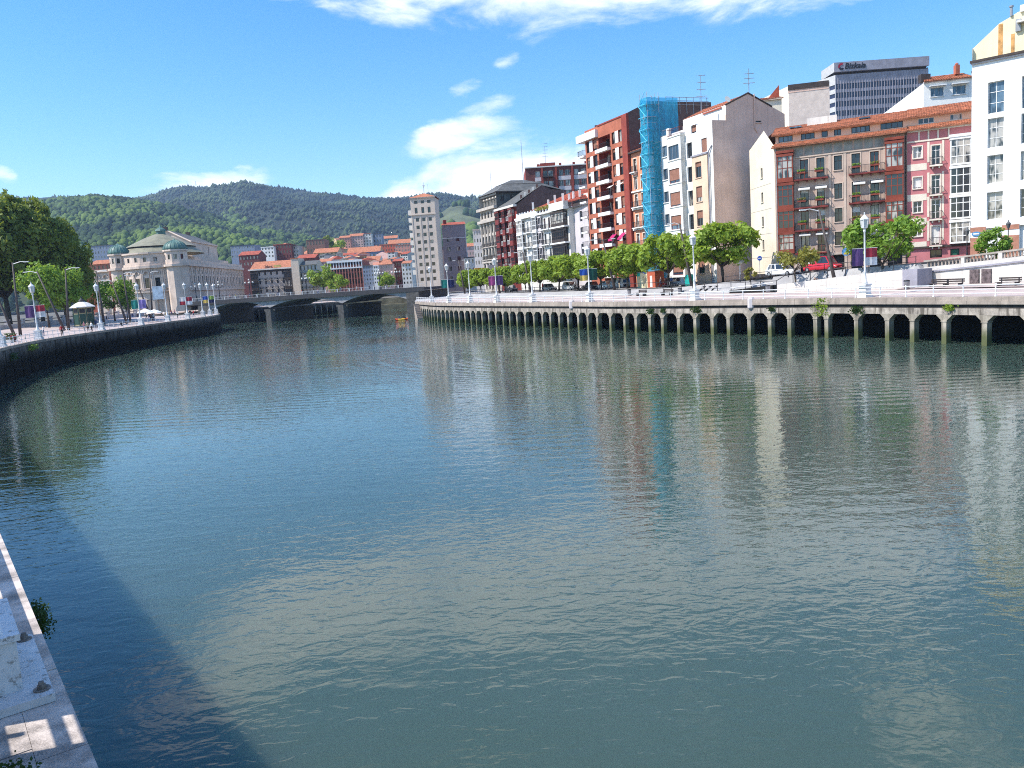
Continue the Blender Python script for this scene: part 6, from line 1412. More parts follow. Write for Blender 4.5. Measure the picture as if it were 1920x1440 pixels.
# ramp behind the right promenade: white retaining wall with dark handrails, then a stone balustrade
rw = thing('ramp_wall', 'bright white retaining wall of the ramp below the brown house', 'retaining wall', (*QR.at(82, 10.4), 4.4)); LW = rw.location
def wtop(s_): return 5.42 + (6.55 - 5.42) * min(1, max(0, (89.5 - s_) / 15.5))
n = 11; stn = mat('bright_limestone', (.64, .60, .555), .85, .12, .8, streak=.3, orand=.22)
for k in range(n):
    sa, sb = 89.5 - 15.7 * k / n, 89.5 - 15.7 * (k + 1) / n; a, b = QR.at(sa, 10.2), QR.at(sb, 10.2); a2, b2 = QR.at(sa, 10.8), QR.at(sb, 10.8)
    for j in range(2):
        za = [4.35 + (wtop(sa) - 4.35) * j / 2 + (.012 if j else 0), 4.35 + (wtop(sa) - 4.35) * (j + 1) / 2]; zb_ = [4.35 + (wtop(sb) - 4.35) * j / 2 + (.012 if j else 0), 4.35 + (wtop(sb) - 4.35) * (j + 1) / 2]
        d = (b - a).normalized() * .008
        B = MB(); P4 = [(a + d, za[0]), (b - d, zb_[0]), (b - d, zb_[1]), (a + d, za[1])]; Q4 = [(a2 + d, za[0]), (b2 - d, zb_[0]), (b2 - d, zb_[1]), (a2 + d, za[1])]
        fr = [(p.x - LW.x, p.y - LW.y, zz - LW.z) for p, zz in P4]; bk_ = [(p.x - LW.x, p.y - LW.y, zz - LW.z) for p, zz in Q4]
        B.face(fr).face(bk_[::-1])
        for q in range(4): B.face([fr[q], bk_[q], bk_[(q + 1) % 4], fr[(q + 1) % 4]])
        B.build('stone', stn, rw)
p = QR.at(73.0, 11.2); MB().box(-.9, .9, -1.2, 1.2, 0, 2.15).build('end_block', concgrey, rw, M=at(p.x - LW.x, p.y - LW.y, 0, QR.ang(73)))
railing(QR, 75, 112, 2.4, 1, 10.5, lambda s_: wtop(s_) if s_ < 89.5 else 4.9, 1.0, 'dark handrail rising along the ramp top', rails=1, m=iron, name='ramp_railing', pr=.045)
railing(QR, 74, 100, 2.4, 1, 12.6, lambda s_: st_z(s_) - .25, 1.0, 'dark handrail along the upper edge of the ramp', rails=2, m=iron, name='ramp_railing', pr=.04)
railing(QR, 112, 200, 2.6, 1, 13.0, lambda s_: st_z(s_), .95, 'long dark handrail between the trees and the promenade', rails=1, m=iron, name='street_railing', pr=.04)
bw = thing('balustrade', 'pale stone balustrade above the sloping wall at the right', 'balustrade', (*QR.at(62, 13), 4.4)); LW = bw.location
def bz(s_): return 6.6 + (7.3 - 6.6) * min(1.6, max(0, (73.8 - s_) / 10.7))
def sweepw(o0, o1, z0, z1, s0, s1, nm, m):
    B = MB(); n = 8; 
    for k in range(n + 1):
        s_ = s0 + (s1 - s0) * k / n; a, b = QR.at(s_, o0), QR.at(s_, o1)
        for p, zz in ((a, z0(s_)), (a, z1(s_)), (b, z1(s_)), (b, z0(s_))): B.v.append((p.x - LW.x, p.y - LW.y, zz - LW.z))
    for k in range(n):
        for q in range(4): B.f.append((k * 4 + q, (k + 1) * 4 + q, (k + 1) * 4 + (q + 1) % 4, k * 4 + (q + 1) % 4)); B.m.append(0)
    B.f += [(0, 1, 2, 3), (n * 4 + 3, n * 4 + 2, n * 4 + 1, n * 4)]; B.m += [0, 0]; return B.build(nm, m, bw)
S0_, S1_ = 73.4, 48
sweepw(12.8, 13.5, lambda s_: 4.3, lambda s_: bz(s_) - .6, S0_, S1_, 'lower_wall', stn); sweepw(12.65, 13.5, lambda s_: bz(s_) - .59, lambda s_: bz(s_) - .42, S0_, S1_, 'ledge', concgrey); sweepw(12.9, 13.4, lambda s_: bz(s_) - .42, lambda s_: bz(s_), S0_, S1_, 'plinth', stn); sweepw(12.9, 13.35, lambda s_: bz(s_) + .58, lambda s_: bz(s_) + .76, S0_, S1_, 'top_rail', mat('mossy_rail_stone', (.36, .32, .28), .9, .2, 1.5))
bm_ = MB().lathe([(.11, 0), (.11, .08), (.06, .14), (.105, .28), (.06, .46), (.11, .52), (.11, .58)], 8).mesh('baluster', coping, True)
k = 0; s_ = S0_ - .3
while s_ > S1_:
    p = QR.at(s_, 13.1)
    if k % 11 == 10: MB().box(-.2, .2, -.2, .2, -.01, .6).build('pillar', stn, bw, M=at(p.x - LW.x, p.y - LW.y, bz(s_) - LW.z, QR.ang(s_)))
    else: link('baluster', bm_, bw, T3(p.x - LW.x, p.y - LW.y, bz(s_) - LW.z))
    s_ -= .36; k += 1
for q in (0, 1): p = QR.at(68.1 - q * 1.25, 12.76); MB().box(-.5, .5, -.05, .12, 0, 1.75).build('door', mat('weathered_door', (.13, .10, .10), .8, .4, 3), bw, M=at(p.x - LW.x, p.y - LW.y, .05, QR.ang(67)))
strip('ramp_surface', QR, 48, 92, 2, [(10.75, lambda s_: (wtop(s_) if s_ > 73.5 else 4.6) - .02), (12.2, lambda s_: (wtop(s_) if s_ > 73.5 else 4.6) - .02), (12.75, lambda s_: (st_z(s_) - .03 if s_ > 73.5 else 4.6)), (13.6, lambda s_: st_z(s_) - .03)], pavinggrey)
# sloping lower kerb before the balustrade wall
strip('ramp_pavement', QR, 50, 74, 2, [(9.0, 4.56), (12.7, 4.75)], paving)

# left promenade wall
lw = thing('park_wall', 'low pale park wall with pillars behind the left promenade', 'wall', (-98, 165, 5.0)); LW = lw.location
for k in range(16):
    y0 = 138 + k * 5; MB().box(-.2, .2, .45, 4.55, -.1, .95 + .0).build('wall_panel', mat('park_wall_stone', (.52, .47, .46), .88, .12, .8, streak=.25), lw, M=T3(0, y0 - LW.y, 0)); MB().box(-.32, .32, -.4, .4, -.1, 1.7).box(-.4, .4, -.48, .48, 1.7, 1.9).build('pillar', mat('park_wall_stone', (.52, .47, .46)), lw, M=T3(0, y0 - LW.y, 0))
    MB().box(-.06, .06, .45, 4.55, 1.35, 1.5).build('top_rail', iron, lw, M=T3(0, y0 - LW.y, 0))
# kiosk
p = W(158, 600, 152); r = thing('kiosk', 'green and cream kiosk with a pale pointed roof on the left promenade', 'kiosk', (p.x, p.y, 4.9))
MB().lathe([(1.75, 0), (1.75, 3.4)], 8).build('body', plain('kiosk_cream', (.32, .29, .17), .7), r); MB().lathe([(2.25, 3.4), (2.25, 3.55), (1.2, 4.2), (.5, 4.5)], 8).build('roof', wall_white2, r); MB().lathe([(.55, 4.5), (.6, 4.7), (.15, 5.1), (.05, 5.5)], 8).build('finial', iron, r)
for k in range(8): a = k * math.pi / 4; MB().tube((1.77 * math.cos(a), 1.77 * math.sin(a), 0), (1.77 * math.cos(a), 1.77 * math.sin(a), 3.4), .09, .09, 6).build('corner_post', plain('kiosk_green', (.02, .06, .045), .5), r)
for k in range(8):
    a = (k + .5) * math.pi / 4; MB().box(-.5, .5, -.02, .02, .3, 2.2).build('door_panel', plain('kiosk_green', (.02, .06, .045), .5), r, M=Matrix.Rotation(a - math.pi / 2, 4, 'Z') @ T3(0, 1.65, 0)); MB().box(-.45, .45, -.02, .02, 2.4, 3.2).build('kiosk_window', iron, r, M=Matrix.Rotation(a - math.pi / 2, 4, 'Z') @ T3(0, 1.65, 0))
# planter tub with flowers, bollards, plants on walls
p = G(34, 641, 4.2); r = thing('flower_tub', 'round dark tub of plants at the left quay edge', 'planter', p + Vector((-1.2, .3, 0))); MB().lathe([(.55, 0), (.75, .35), (.8, .75), (.7, .8)], 14).build('tub', darkwood, r, smooth=True)
def tuft(n, rx, ry, rz_, s_, seed, drop=0.0):
    rng = random.Random(seed); B = MB()
    for _ in range(n):
        c = Vector((rng.gauss(0, .45) * rx, rng.gauss(0, .45) * ry, rng.random() * rz_ - drop)); d = Vector((rng.gauss(0, 1), rng.gauss(0, 1), rng.gauss(0, 1))).normalized(); e = d.orthogonal().normalized(); k_ = s_ * rng.uniform(.6, 1.3); B.face([c - d * k_, c + e * k_ * .6, c + d * k_, c - e * k_ * .6])
    return B
tuft(120, .7, .7, .5, .14, 1).build('foliage', ivym, r, M=T3(0, 0, .75))
p = G(16, 644, 4.2); r = thing('flower_trough', 'trough of red flowers behind the railing at the left edge', 'planter', p + Vector((-1.0, .2, 0))); MB().box(-1.4, 1.4, -.3, .3, 0, .5).build('trough', wall_white2, r); tuft(150, 2.4, .5, .5, .12, 2).build('foliage', ivym, r, M=T3(0, 0, .5)); tuft(90, 2.4, .5, .55, .1, 3).build('blossom', plain('red_petal', (.5, .02, .04), .6), r, M=T3(0, 0, .55))
for k, (px, py) in enumerate(((233, 612),)):
    p = G(px, py, 4.2); MBb = MB().lathe([(.28, 0), (.3, .1), (.2, .2), (.2, .5), (.36, .6), (.34, .72), (.1, .78)], 10); tag(MBb.build('mooring_bollard', iron, None, True, T3(p.x - .4, p.y, 4.2)), 'black mooring bollard on the left quay edge', 'bollard')
for k, (px, s_sz, zz, lab) in enumerate(((1541, 1.0, 3.2, 'long ivy clump hanging from the right quay above the double pier'), (1608, .75, 3.0, 'round fern tuft hanging from the right quay, right of the ivy clump'), (1780, .5, 3.3, 'yellowish weed tuft on the right quay beam far right'), (1447, .45, 3.1, 'small dark weed tuft on the right quay beam'), (1305, .75, 3.1, 'ferny tuft on the right quay under the second lantern post'), (1221, .7, 2.9, 'dark moss clump on a pier head left of the ferny tuft'), (1244, .5, 3.0, 'small moss clump right of the dark moss clump'))):
    s_ = s_of(px, -.1, 3.0); p = QR.at(s_, -.12); r_ = tag(tuft(int(180 * s_sz) + 40, 1.1 * s_sz, .3, 1.0 * s_sz + (.9 if k == 0 else 0), .13, 60 + k, (.9 if k == 0 else .5 * s_sz)).build('wall_plant', ivym if k not in (0, 2) else leafA, None, False, at(p.x, p.y, zz, QR.ang(s_))), lab, 'wall plant')
for k, (px, py, w_, lab) in enumerate(((66, 652, 1.6, 'green bush growing from the left quay wall near the second lantern post'), (31, 660, 1.1, 'small green bush low on the left quay wall near the picture edge'))):
    p = G(px, 640 if k == 0 else 648, 4.2); q = min(((QL.at(70 + j * .25) - p.to_2d()).length, 70 + j * .25) for j in range(500))[1]; c = QL.at(q, .25); tag(tuft(160, w_ * 1.4, .4, .8, .16, 80 + k, .4).build('wall_plant', leafA if k == 0 else ivym, None, False, at(c.x, c.y, 3.4 - .5 * k, QL.ang(q))), lab, 'wall plant')

railing(QB, 0, QB.len - 8, 2.2, -1, .3, 4.25, 1.0, 'white railing on the quay seen through the bridge arches', rails=2, name='quay_railing', pr=.06)
# ================================================================== people
def body_mesh(pose):
    """one continuous figure 1.72 m tall: skin over a jointed skeleton"""
    V, E, RAD = [], [], []
    def add(p, r_, parent=None):
        V.append(p); RAD.append(r_)
        if parent is not None: E.append((parent, len(V) - 1))
        return len(V) - 1
    pel = add((0, 0, .95), (.155, .115)); wa = add((0, 0, 1.1), (.14, .1), pel); chs = add((0, 0, 1.3), (.165, .115), wa); nk0 = add((0, 0, 1.43), (.085, .075), chs); nk = add((0, -.005, 1.5), (.055, .055), nk0)
    hd = add((0, -.015, 1.58), (.085, .098), nk); add((0, -.01, 1.68), (.075, .09), hd)
    for sg in (-1, 1):
        st = .26 * sg if pose == 'walk' else .03 * sg
        hip = add((.09 * sg, 0, .88), (.095, .1), pel); kn = add((.1 * sg, -.05 - st * .5 if pose == 'walk' else -.02, .5), (.062, .065), hip); an = add((.1 * sg, -st + (.08 if pose == 'walk' else .02), .09), (.042, .045), kn); add((.11 * sg, -st - .13 + (.08 if pose == 'walk' else 0), .035), (.042, .032), an)
        sh = add((.19 * sg, 0, 1.38), (.062, .06), chs)
        if pose == 'camera': el_ = add((.24 * sg, -.22, 1.25), (.045, .045), sh); wr = add((.1 * sg, -.34, 1.5), (.034, .034), el_); add((.06 * sg, -.36, 1.57), (.036, .03), wr)
        else:
            sw = -.22 * sg if pose == 'walk' else .02
            el_ = add((.25 * sg, .03 + sw * .35, 1.1), (.045, .045), sh); wr = add((.25 * sg, -.05 + sw, .87), (.034, .036), el_); add((.245 * sg, -.07 + sw * 1.1, .77), (.04, .025), wr)
    me = bpy.data.meshes.new('person'); me.from_pydata(V, E, []); o = bpy.data.objects.new('tmp_person', me); COL.objects.link(o)
    o.modifiers.new('skin', 'SKIN'); sv = me.skin_vertices[0].data
    for k, r_ in enumerate(RAD): sv[k].radius = r_; sv[k].use_root = (k == 0)
    o.modifiers.new('sub', 'SUBSURF').levels = 1
    dg = bpy.context.evaluated_depsgraph_get(); dg.update(); out = bpy.data.meshes.new_from_object(o.evaluated_get(dg)); bpy.data.objects.remove(o); out.name = 'person'
    for k in range(5): out.materials.append(MATS['skin_tone'])
    for p in out.polygons:
        c = p.center; i = 2
        if c.z < .09: i = 4
        elif c.z > 1.47: i = 1 if (c.z > 1.64 or c.y > .035) else 0
        elif abs(c.x) > .2 and c.z < .86: i = 0
        elif pose == 'camera' and c.y < -.27: i = 0
        elif c.z < .99 and abs(c.x) < .215: i = 3
        p.material_index = i; p.use_smooth = True
    return out
plain('skin_tone', (.46, .27, .19), .6)
PM_ = {k: body_mesh(k) for k in ('stand', 'walk', 'camera')}
CLO = {n: plain('cloth_' + n, c, .85) for n, c in dict(white=(.72, .71, .70), red=(.48, .03, .03), black=(.015, .015, .017), navy=(.02, .03, .09), grey=(.22, .22, .23), blue=(.05, .12, .32), beige=(.45, .36, .26), pink=(.55, .25, .28), green=(.05, .16, .06), brown=(.12, .07, .04), yellow=(.6, .45, .08)).items()}
HAIR = [plain('hair_dark', (.02, .014, .01), .6), plain('hair_brown', (.07, .04, .02), .6), plain('hair_grey', (.3, .29, .28), .6)]
def person(p, rz, pose, top, bottom, label, group, hair=0, sc=1.0):
    o = link('person', PM_[pose]); o.location = p; o.rotation_euler = (0, 0, rz); o.scale = (sc, sc, sc)
    for i, m in enumerate((MATS['skin_tone'], HAIR[hair % 3], CLO[top], CLO[bottom], CLO['black'])): o.material_slots[i].link = 'OBJECT'; o.material_slots[i].material = m
    return tag(o, label, 'person', group)
LG = 'people strolling on the left promenade'
for (px, py, zz, rz, pose, top, bot, lab, h) in (
    (83, 631, 4.22, 2.2, 'camera', 'white', 'navy', 'person in white taking a picture beside the second lantern post', 1),
    (117, 630, 4.22, .4, 'stand', 'red', 'black', 'person in a red top and black trousers at the left railing', 0),
    (134, 613, 4.3, 1.1, 'walk', 'black', 'grey', 'person in black left of the group near the kiosk', 0),
    (140, 613, 4.3, 2.0, 'stand', 'red', 'black', 'person in red with dark trousers before the kiosk', 1),
    (145, 614, 4.3, 3.0, 'walk', 'white', 'grey', 'person in white and grey right of the red one before the kiosk', 2),
    (152, 612, 4.3, .2, 'stand', 'navy', 'beige', 'person in navy standing at the kiosk corner', 0),
    (159, 621, 4.25, 1.6, 'stand', 'pink', 'black', 'person in a pink top at the railing, left of a trio', 1),
    (166, 622, 4.25, .3, 'stand', 'beige', 'black', 'person in beige, middle of the trio at the railing', 2),
    (173, 622, 4.25, -.6, 'stand', 'white', 'black', 'person in white, right of the trio at the railing', 2),
    (181, 615, 4.3, 1.2, 'walk', 'navy', 'navy', 'person all in navy left of the third lantern post', 0),
    (201, 605, 4.3, 2.4, 'walk', 'black', 'blue', 'person in black right of the third lantern post', 0),
    (219, 600, 4.35, .9, 'stand', 'blue', 'black', 'person in blue under the round green tree', 1),
    (223, 600, 4.35, 1.9, 'walk', 'black', 'black', 'person in black under the round green tree', 0),
    (234, 599, 4.35, .5, 'walk', 'grey', 'navy', 'person in grey left of the white parasols', 2),
    (239, 598, 4.35, 2.5, 'walk', 'white', 'blue', 'person in white left of the white parasols', 1),
    (247, 597, 4.35, 1.2, 'stand', 'beige', 'black', 'person in beige by the white parasols', 1),
    (254, 597, 4.35, .1, 'walk', 'black', 'grey', 'person in black by the white parasols', 0),
    (284, 602, 4.25, 1.0, 'stand', 'grey', 'black', 'person in grey at the railing beyond the fourth lantern post', 2),
    (289, 602, 4.25, 2.6, 'stand', 'white', 'navy', 'person in white at the railing beyond the fourth lantern post', 1),
    (303, 593, 4.3, 1.4, 'walk', 'yellow', 'black', 'person in yellow left of the fifth lantern post', 0),
    (309, 593, 4.3, 2.2, 'walk', 'green', 'black', 'person in green beside the fifth lantern post', 1),
    (322, 592, 4.3, .7, 'walk', 'red', 'blue', 'person in red right of the fifth lantern post', 0),
    (328, 591, 4.3, 2.9, 'stand', 'pink', 'grey', 'person in pink right of the fifth lantern post', 1)):
    person(G(px, py, zz), rz, pose, top, bot, lab, LG, h)
rr = rnd(19)
for k in range(18):
    px = 205 + 190 * rr.random(); q = G(px, 603 - (px - 205) * .045 + rr.uniform(-4, 0), 4.35)
    tp_, bt_ = list(CLO)[(k * 4) % len(CLO)], ('black', 'navy', 'grey', 'blue')[(k * 3 + k // 11) % 4]
    person(q, rr.random() * 6, rr.choice(('walk', 'stand')), tp_, bt_, f"small stroller in {tp_} top and {bt_} trousers toward the theatre end of the left promenade", 'crowd at the theatre end', k)
RG = 'people on the right promenade'
for (px, py, zz, rz, pose, top, bot, lab, h) in (
    (1528, 546, 4.45, .3, 'camera', 'black', 'black', 'person in black holding a camera on the right promenade', 0),
    (1591, 543, 4.45, 1.3, 'walk', 'white', 'beige', 'person in white with a red bag near the right white lamp post', 2),
    (1409, 545, 4.5, 1.7, 'walk', 'black', 'navy', 'person in dark clothes at the foot of the cream gable', 0)):
    q = person(G(px, py, zz), rz, pose, top, bot, lab, RG, h)
p = G(1589, 543, 4.45); tag(MB().prism([(-.16, -.09), (.16, -.09), (.18, .09), (-.18, .09)], 0, .42).path([(-.12, 0, .42), (-.08, 0, .62), (.08, 0, .62), (.12, 0, .42)], .015, 5).build('shoulder_bag', CLO['red'], None, False, T3(p.x - .1, p.y - .2, 5.25)), 'red bag carried by the person in white', 'bag')
for k, (s_, o_, top, bot) in enumerate(((117, 15.5, 'blue', 'black'), (120, 15.8, 'grey', 'navy'), (131, 15.5, 'black', 'beige'), (146, 15.8, 'white', 'black'), (158, 15.2, 'red', 'navy'))):
    p = QR.at(s_, o_); person((p.x, p.y, st_z(s_) + .1), k * 1.3, 'walk', top, bot, f'person in {top} and {bot} walking under the right bank trees', RG, k)
rr = rnd(9)
for k in range(26):
    u_ = -10 + k * 2.9 + rr.uniform(-1, 1); p = fb.M @ Vector((u_, .6 + rr.random() * 1.6, 7.55)) + br.location
    person(p, rr.choice((1.2, -1.9)) + rr.uniform(-.3, .3), rr.choice(('walk', 'walk', 'stand')), list(CLO)[(k * 3) % len(CLO)], ('black', 'navy', 'grey', 'blue', 'beige')[(k + k // 11) % 5], f"tiny pedestrian in {list(CLO)[(k * 3) % len(CLO)]} and {('black', 'navy', 'grey', 'blue', 'beige')[(k + k // 11) % 5]} on the {('left third', 'middle', 'right third')[min(2, k // 9)]} of the bridge", 'pedestrians on the bridge', k)

# ================================================================== cars
def car_meshes(kind):
    L, w, hb, ht = {'hatch': (4.0, 1.7, .82, 1.47), 'suv': (4.5, 1.8, .95, 1.66), 'van': (4.9, 1.9, 1.05, 1.95)}[kind]
    b = MB(); x0, x1 = -L / 2, L / 2
    # lower body as a lofted shell: stations along the length
    st = [(x0, .42, hb * .82, .80), (x0 + .12, .26, hb * .98, .93), (x0 + .7, .2, hb * 1.02, 1.0), (0, .2, hb, 1.0), (x1 - 1.1, .2, hb * .98, 1.0), (x1 - .3, .24, hb * .82, .95), (x1, .4, hb * .66, .80)]
    ring = []
    for x, zl, zh, k_ in st:
        y = w / 2 * k_; ring.append([(x, -y * .93, zl), (x, -y, zl + .18), (x, -y, zh - .12), (x, -y * .9, zh), (x, y * .9, zh), (x, y, zh - .12), (x, y, zl + .18), (x, y * .93, zl)])
    for a in ring: b.v += a
    n = 8
    for i in range(len(st) - 1):
        for j in range(n): b.f.append((i * n + j, i * n + (j + 1) % n, (i + 1) * n + (j + 1) % n, (i + 1) * n + j)); b.m.append(0)
    b.f += [tuple(range(n)), tuple(range(len(st) * n - 1, (len(st) - 1) * n - 1, -1))]; b.m += [0, 0]
    body = b.mesh('body', MATS['white_paint'], True)
    c = MB(); rx0, rx1 = (x0 + .25, x1 - 1.25) if kind != 'van' else (x0 + .1, x1 - .9); tx0, tx1 = (x0 + .65, x1 - 1.95) if kind != 'van' else (x0 + .2, x1 - 1.5); yb, yt = w / 2 * .9, w / 2 * .74
    base = [(rx0, -yb, hb - .03), (rx1, -yb, hb - .03), (rx1, yb, hb - .03), (rx0, yb, hb - .03)]; top = [(tx0, -yt, ht), (tx1, -yt, ht), (tx1, yt, ht), (tx0, yt, ht)]
    c.v += base + top; c.f += [(4, 5, 6, 7), (0, 1, 5, 4), (1, 2, 6, 5), (2, 3, 7, 6), (3, 0, 4, 7)]; c.m += [0] * 5
    cab = c.mesh('cabin', MATS['white_paint'])
    def inset(q, k0=.1, k1=.14, off=.012):
        q = [Vector(p) for p in q]; ce = sum(q, Vector()) / 4; nn = (q[1] - q[0]).cross(q[3] - q[0]).normalized(); nn = nn if nn.dot(ce - Vector(((rx0 + rx1) / 2, 0, hb))) > 0 else -nn
        return [p.lerp(ce, k1) + nn * off for p in q]
    wins = []
    for q in ((base[0], base[1], top[1], top[0]), (base[2], base[3], top[3], top[2])):
        a, b_, c_, d_ = (Vector(p) for p in q); m1, m2 = a.lerp(b_, .5), d_.lerp(c_, .5)
        wins += [inset((a, m1, m2, d_)), inset((m1, b_, c_, m2))]
    wins += [inset((base[1], base[2], top[2], top[1])), inset((base[3], base[0], top[0], top[3]))]
    wm = [MB().face(q).mesh('car_window', glass) for q in wins]
    wh = MB().lathe([(.31, -.1), (.33, -.06), (.33, .06), (.31, .1)], 16).xf(Matrix.Rotation(R(90), 4, 'X')).mesh('wheel', plain('tyre_rubber', (.02, .02, .02), .8))
    rim = MB().lathe([(.2, -.115), (.2, .115)], 12).xf(Matrix.Rotation(R(90), 4, 'X')).mesh('rim', plain('alloy', (.5, .5, .52), .3, metal=.8))
    return dict(body=body, cab=cab, wins=wm, wheel=wh, rim=rim, wx=(x0 + .75, x1 - .8), wy=w / 2 - .08, L=L, w=w, hb=hb)
CM = {k: car_meshes(k) for k in ('hatch', 'suv', 'van')}
headl = plain('headlamp', (.7, .7, .68), .15); taill = plain('tail_lamp', (.35, .01, .01), .3)
def car(kind, p, rz, col, label, group='cars parked on the right bank street'):
    m = CM[kind]; r_ = thing('parked_car', label, 'car', p, rz, group); pm = plain('car_paint_' + col[0], col[1], .25, spec=.6)
    for nm, me in (('body', m['body']), ('cabin', m['cab'])): o = link(nm, me, r_); o.material_slots[0].link = 'OBJECT'; o.material_slots[0].material = pm
    for q in m['wins']: link('car_window', q, r_)
    for x in m['wx']:
        for sg in (-1, 1): o = link('wheel', m['wheel'], r_, T3(x, sg * m['wy'], .33)); link('rim', m['rim'], o)
    for sg in (-1, 1): MB().box(-.06, .03, -.2, .2, -.08, .08).build('headlight', headl, r_, M=T3(m['L'] / 2 - .12, sg * m['w'] * .33, m['hb'] * .62)); MB().box(-.03, .06, -.16, .16, -.1, .1).build('tail_light', taill, r_, M=T3(-m['L'] / 2 + .08, sg * m['w'] * .35, m['hb'] * .72))
    return r_
WH, RD, SI, DK, GR = ('white', (.75, .75, .75)), ('red', (.48, .015, .03)), ('silver', (.42, .44, .46)), ('black', (.02, .02, .022)), ('grey', (.16, .17, .19))
for px, kind, col, o_, flip, lab in ((1467, 'suv', WH, 16.5, 1, 'white estate car parked below the cream gable'), (1543, 'van', RD, 17.5, 1, 'red people carrier parked before the brown house'), (1240, 'hatch', RD, 17.5, 1, 'red hatchback behind the bushy plane tree'), (1264, 'hatch', GR, 18, 1, 'grey hatchback right of the red one under the trees'), (1286, 'hatch', SI, 18.2, 1, 'silver hatchback parked by the teal container'), (1160, 'van', SI, 17.5, -1, 'silver van parked under the trees before the red flats'), (1133, 'hatch', WH, 17.5, -1, 'white hatchback left of the silver van'), (1106, 'hatch', GR, 17.5, -1, 'grey car behind the third lantern post'), (1070, 'suv', WH, 17.5, 1, 'white car parked before the ornate white house'), (958, 'suv', DK, 17.5, 1, 'black car parked before the dark red house'), (1030, 'hatch', SI, 17.5, 1, 'silver car left of the white one before the ornate house')):
    s_ = s_of(px, o_, 6.3); p = QR.at(s_, o_); car(kind, (p.x, p.y, st_z(s_) + .02), QR.ang(s_) + (math.pi if flip > 0 else 0), col, lab)

# ================================================================== small street things
def bench(p, rz, lab):
    r_ = thing('bench', lab, 'bench', p, rz, 'benches on the right promenade')
    for k in range(3): MB().box(-1.1, 1.1, -.3 + k * .2, -.13 + k * .2, .42, .47).build('slat', darkwood, r_)
    for k in range(2): MB().box(-1.1, 1.1, .32, .36, .55 + k * .2, .7 + k * .2).build('back_slat', darkwood, r_)
    for x in (-.85, .85): MB().box(x - .05, x + .05, -.28, .3, 0, .42).box(x - .05, x + .05, .3, .36, 0, .9).build('leg', iron, r_)
for k, (px, o_, lab) in enumerate(((1202, 9, 'dark slatted bench before the bushy plane tree'), (1250, 9, 'dark slatted bench left of the second lantern post'), (1760, 10.5, 'bench below the balustrade wall, left one'), (1786, 10.5, 'bench below the balustrade wall, right one'), (1890, 10.0, 'bench near the young tree at the picture edge'))):
    s_ = s_of(px, o_, 4.7); p = QR.at(s_, o_); bench((p.x, p.y, 4.5), QR.ang(s_) + math.pi, lab)
def moto(p, rz, lab):
    r_ = thing('motorbike', lab, 'motorbike', p, rz, 'motorbikes on the right promenade')
    for x in (-.62, .62): MB().lathe([(.28, -.05), (.31, 0), (.28, .05)], 14).xf(Matrix.Rotation(R(90), 4, 'X')).build('wheel', MATS['tyre_rubber'], r_, M=T3(x, 0, .31))
    MB().path([(-.62, 0, .31), (-.2, 0, .5), (.25, 0, .55), (.62, 0, .31)], [.06, .16, .15, .05], 6).build('frame', iron, r_); MB().path([(-.75, 0, .78), (-.3, 0, .75), (0, 0, .8), (.3, 0, .88)], [.07, .13, .15, .08], 6).build('seat_and_tank', plain('dark_plastic', (.03, .03, .035), .4), r_); MB().path([(.45, -.32, 1.0), (.4, 0, .95), (.45, .32, 1.0)], .025, 5).tube((.62, 0, .31), (.4, 0, .96), .035, .035, 6).build('handlebar', greymetal, r_)
for k, px in enumerate((1322, 1334, 1346, 1112, 1095)):
    s_ = s_of(px, 11.5 if k < 3 else 13.6, 5); p = QR.at(s_, 11.5 if k < 3 else 13.6); moto((p.x, p.y, 4.62 if k < 3 else st_z(s_) - .1), QR.ang(s_) + 1.1, f"dark motorbike {('left', 'middle', 'right')[k] + ' of three below the biggest plane tree' if k < 3 else ('right', 'left')[k - 3] + ' of two behind the third lantern post'}")
# solid dark wedge standing in for the shaded stair opening beside the ramp
s_ = 93.5; p = QR.at(s_, 10.3); r = thing('stair_recess_wedge', 'dark sloping wedge for the shaded stair recess at the low end of the white ramp', 'parapet', (p.x, p.y, 4.45), QR.ang(s_)); MB().prism([(-3.4, -.2), (3.6, -.2), (3.6, .2), (-3.4, .2)], 0, [.95, .45, .45, .95]).build('shade_wedge', darkwall, r); MB().path([(-3.4, 0, 1.25), (3.6, 0, .75)], .05, 6).build('handrail', rail_white, r)
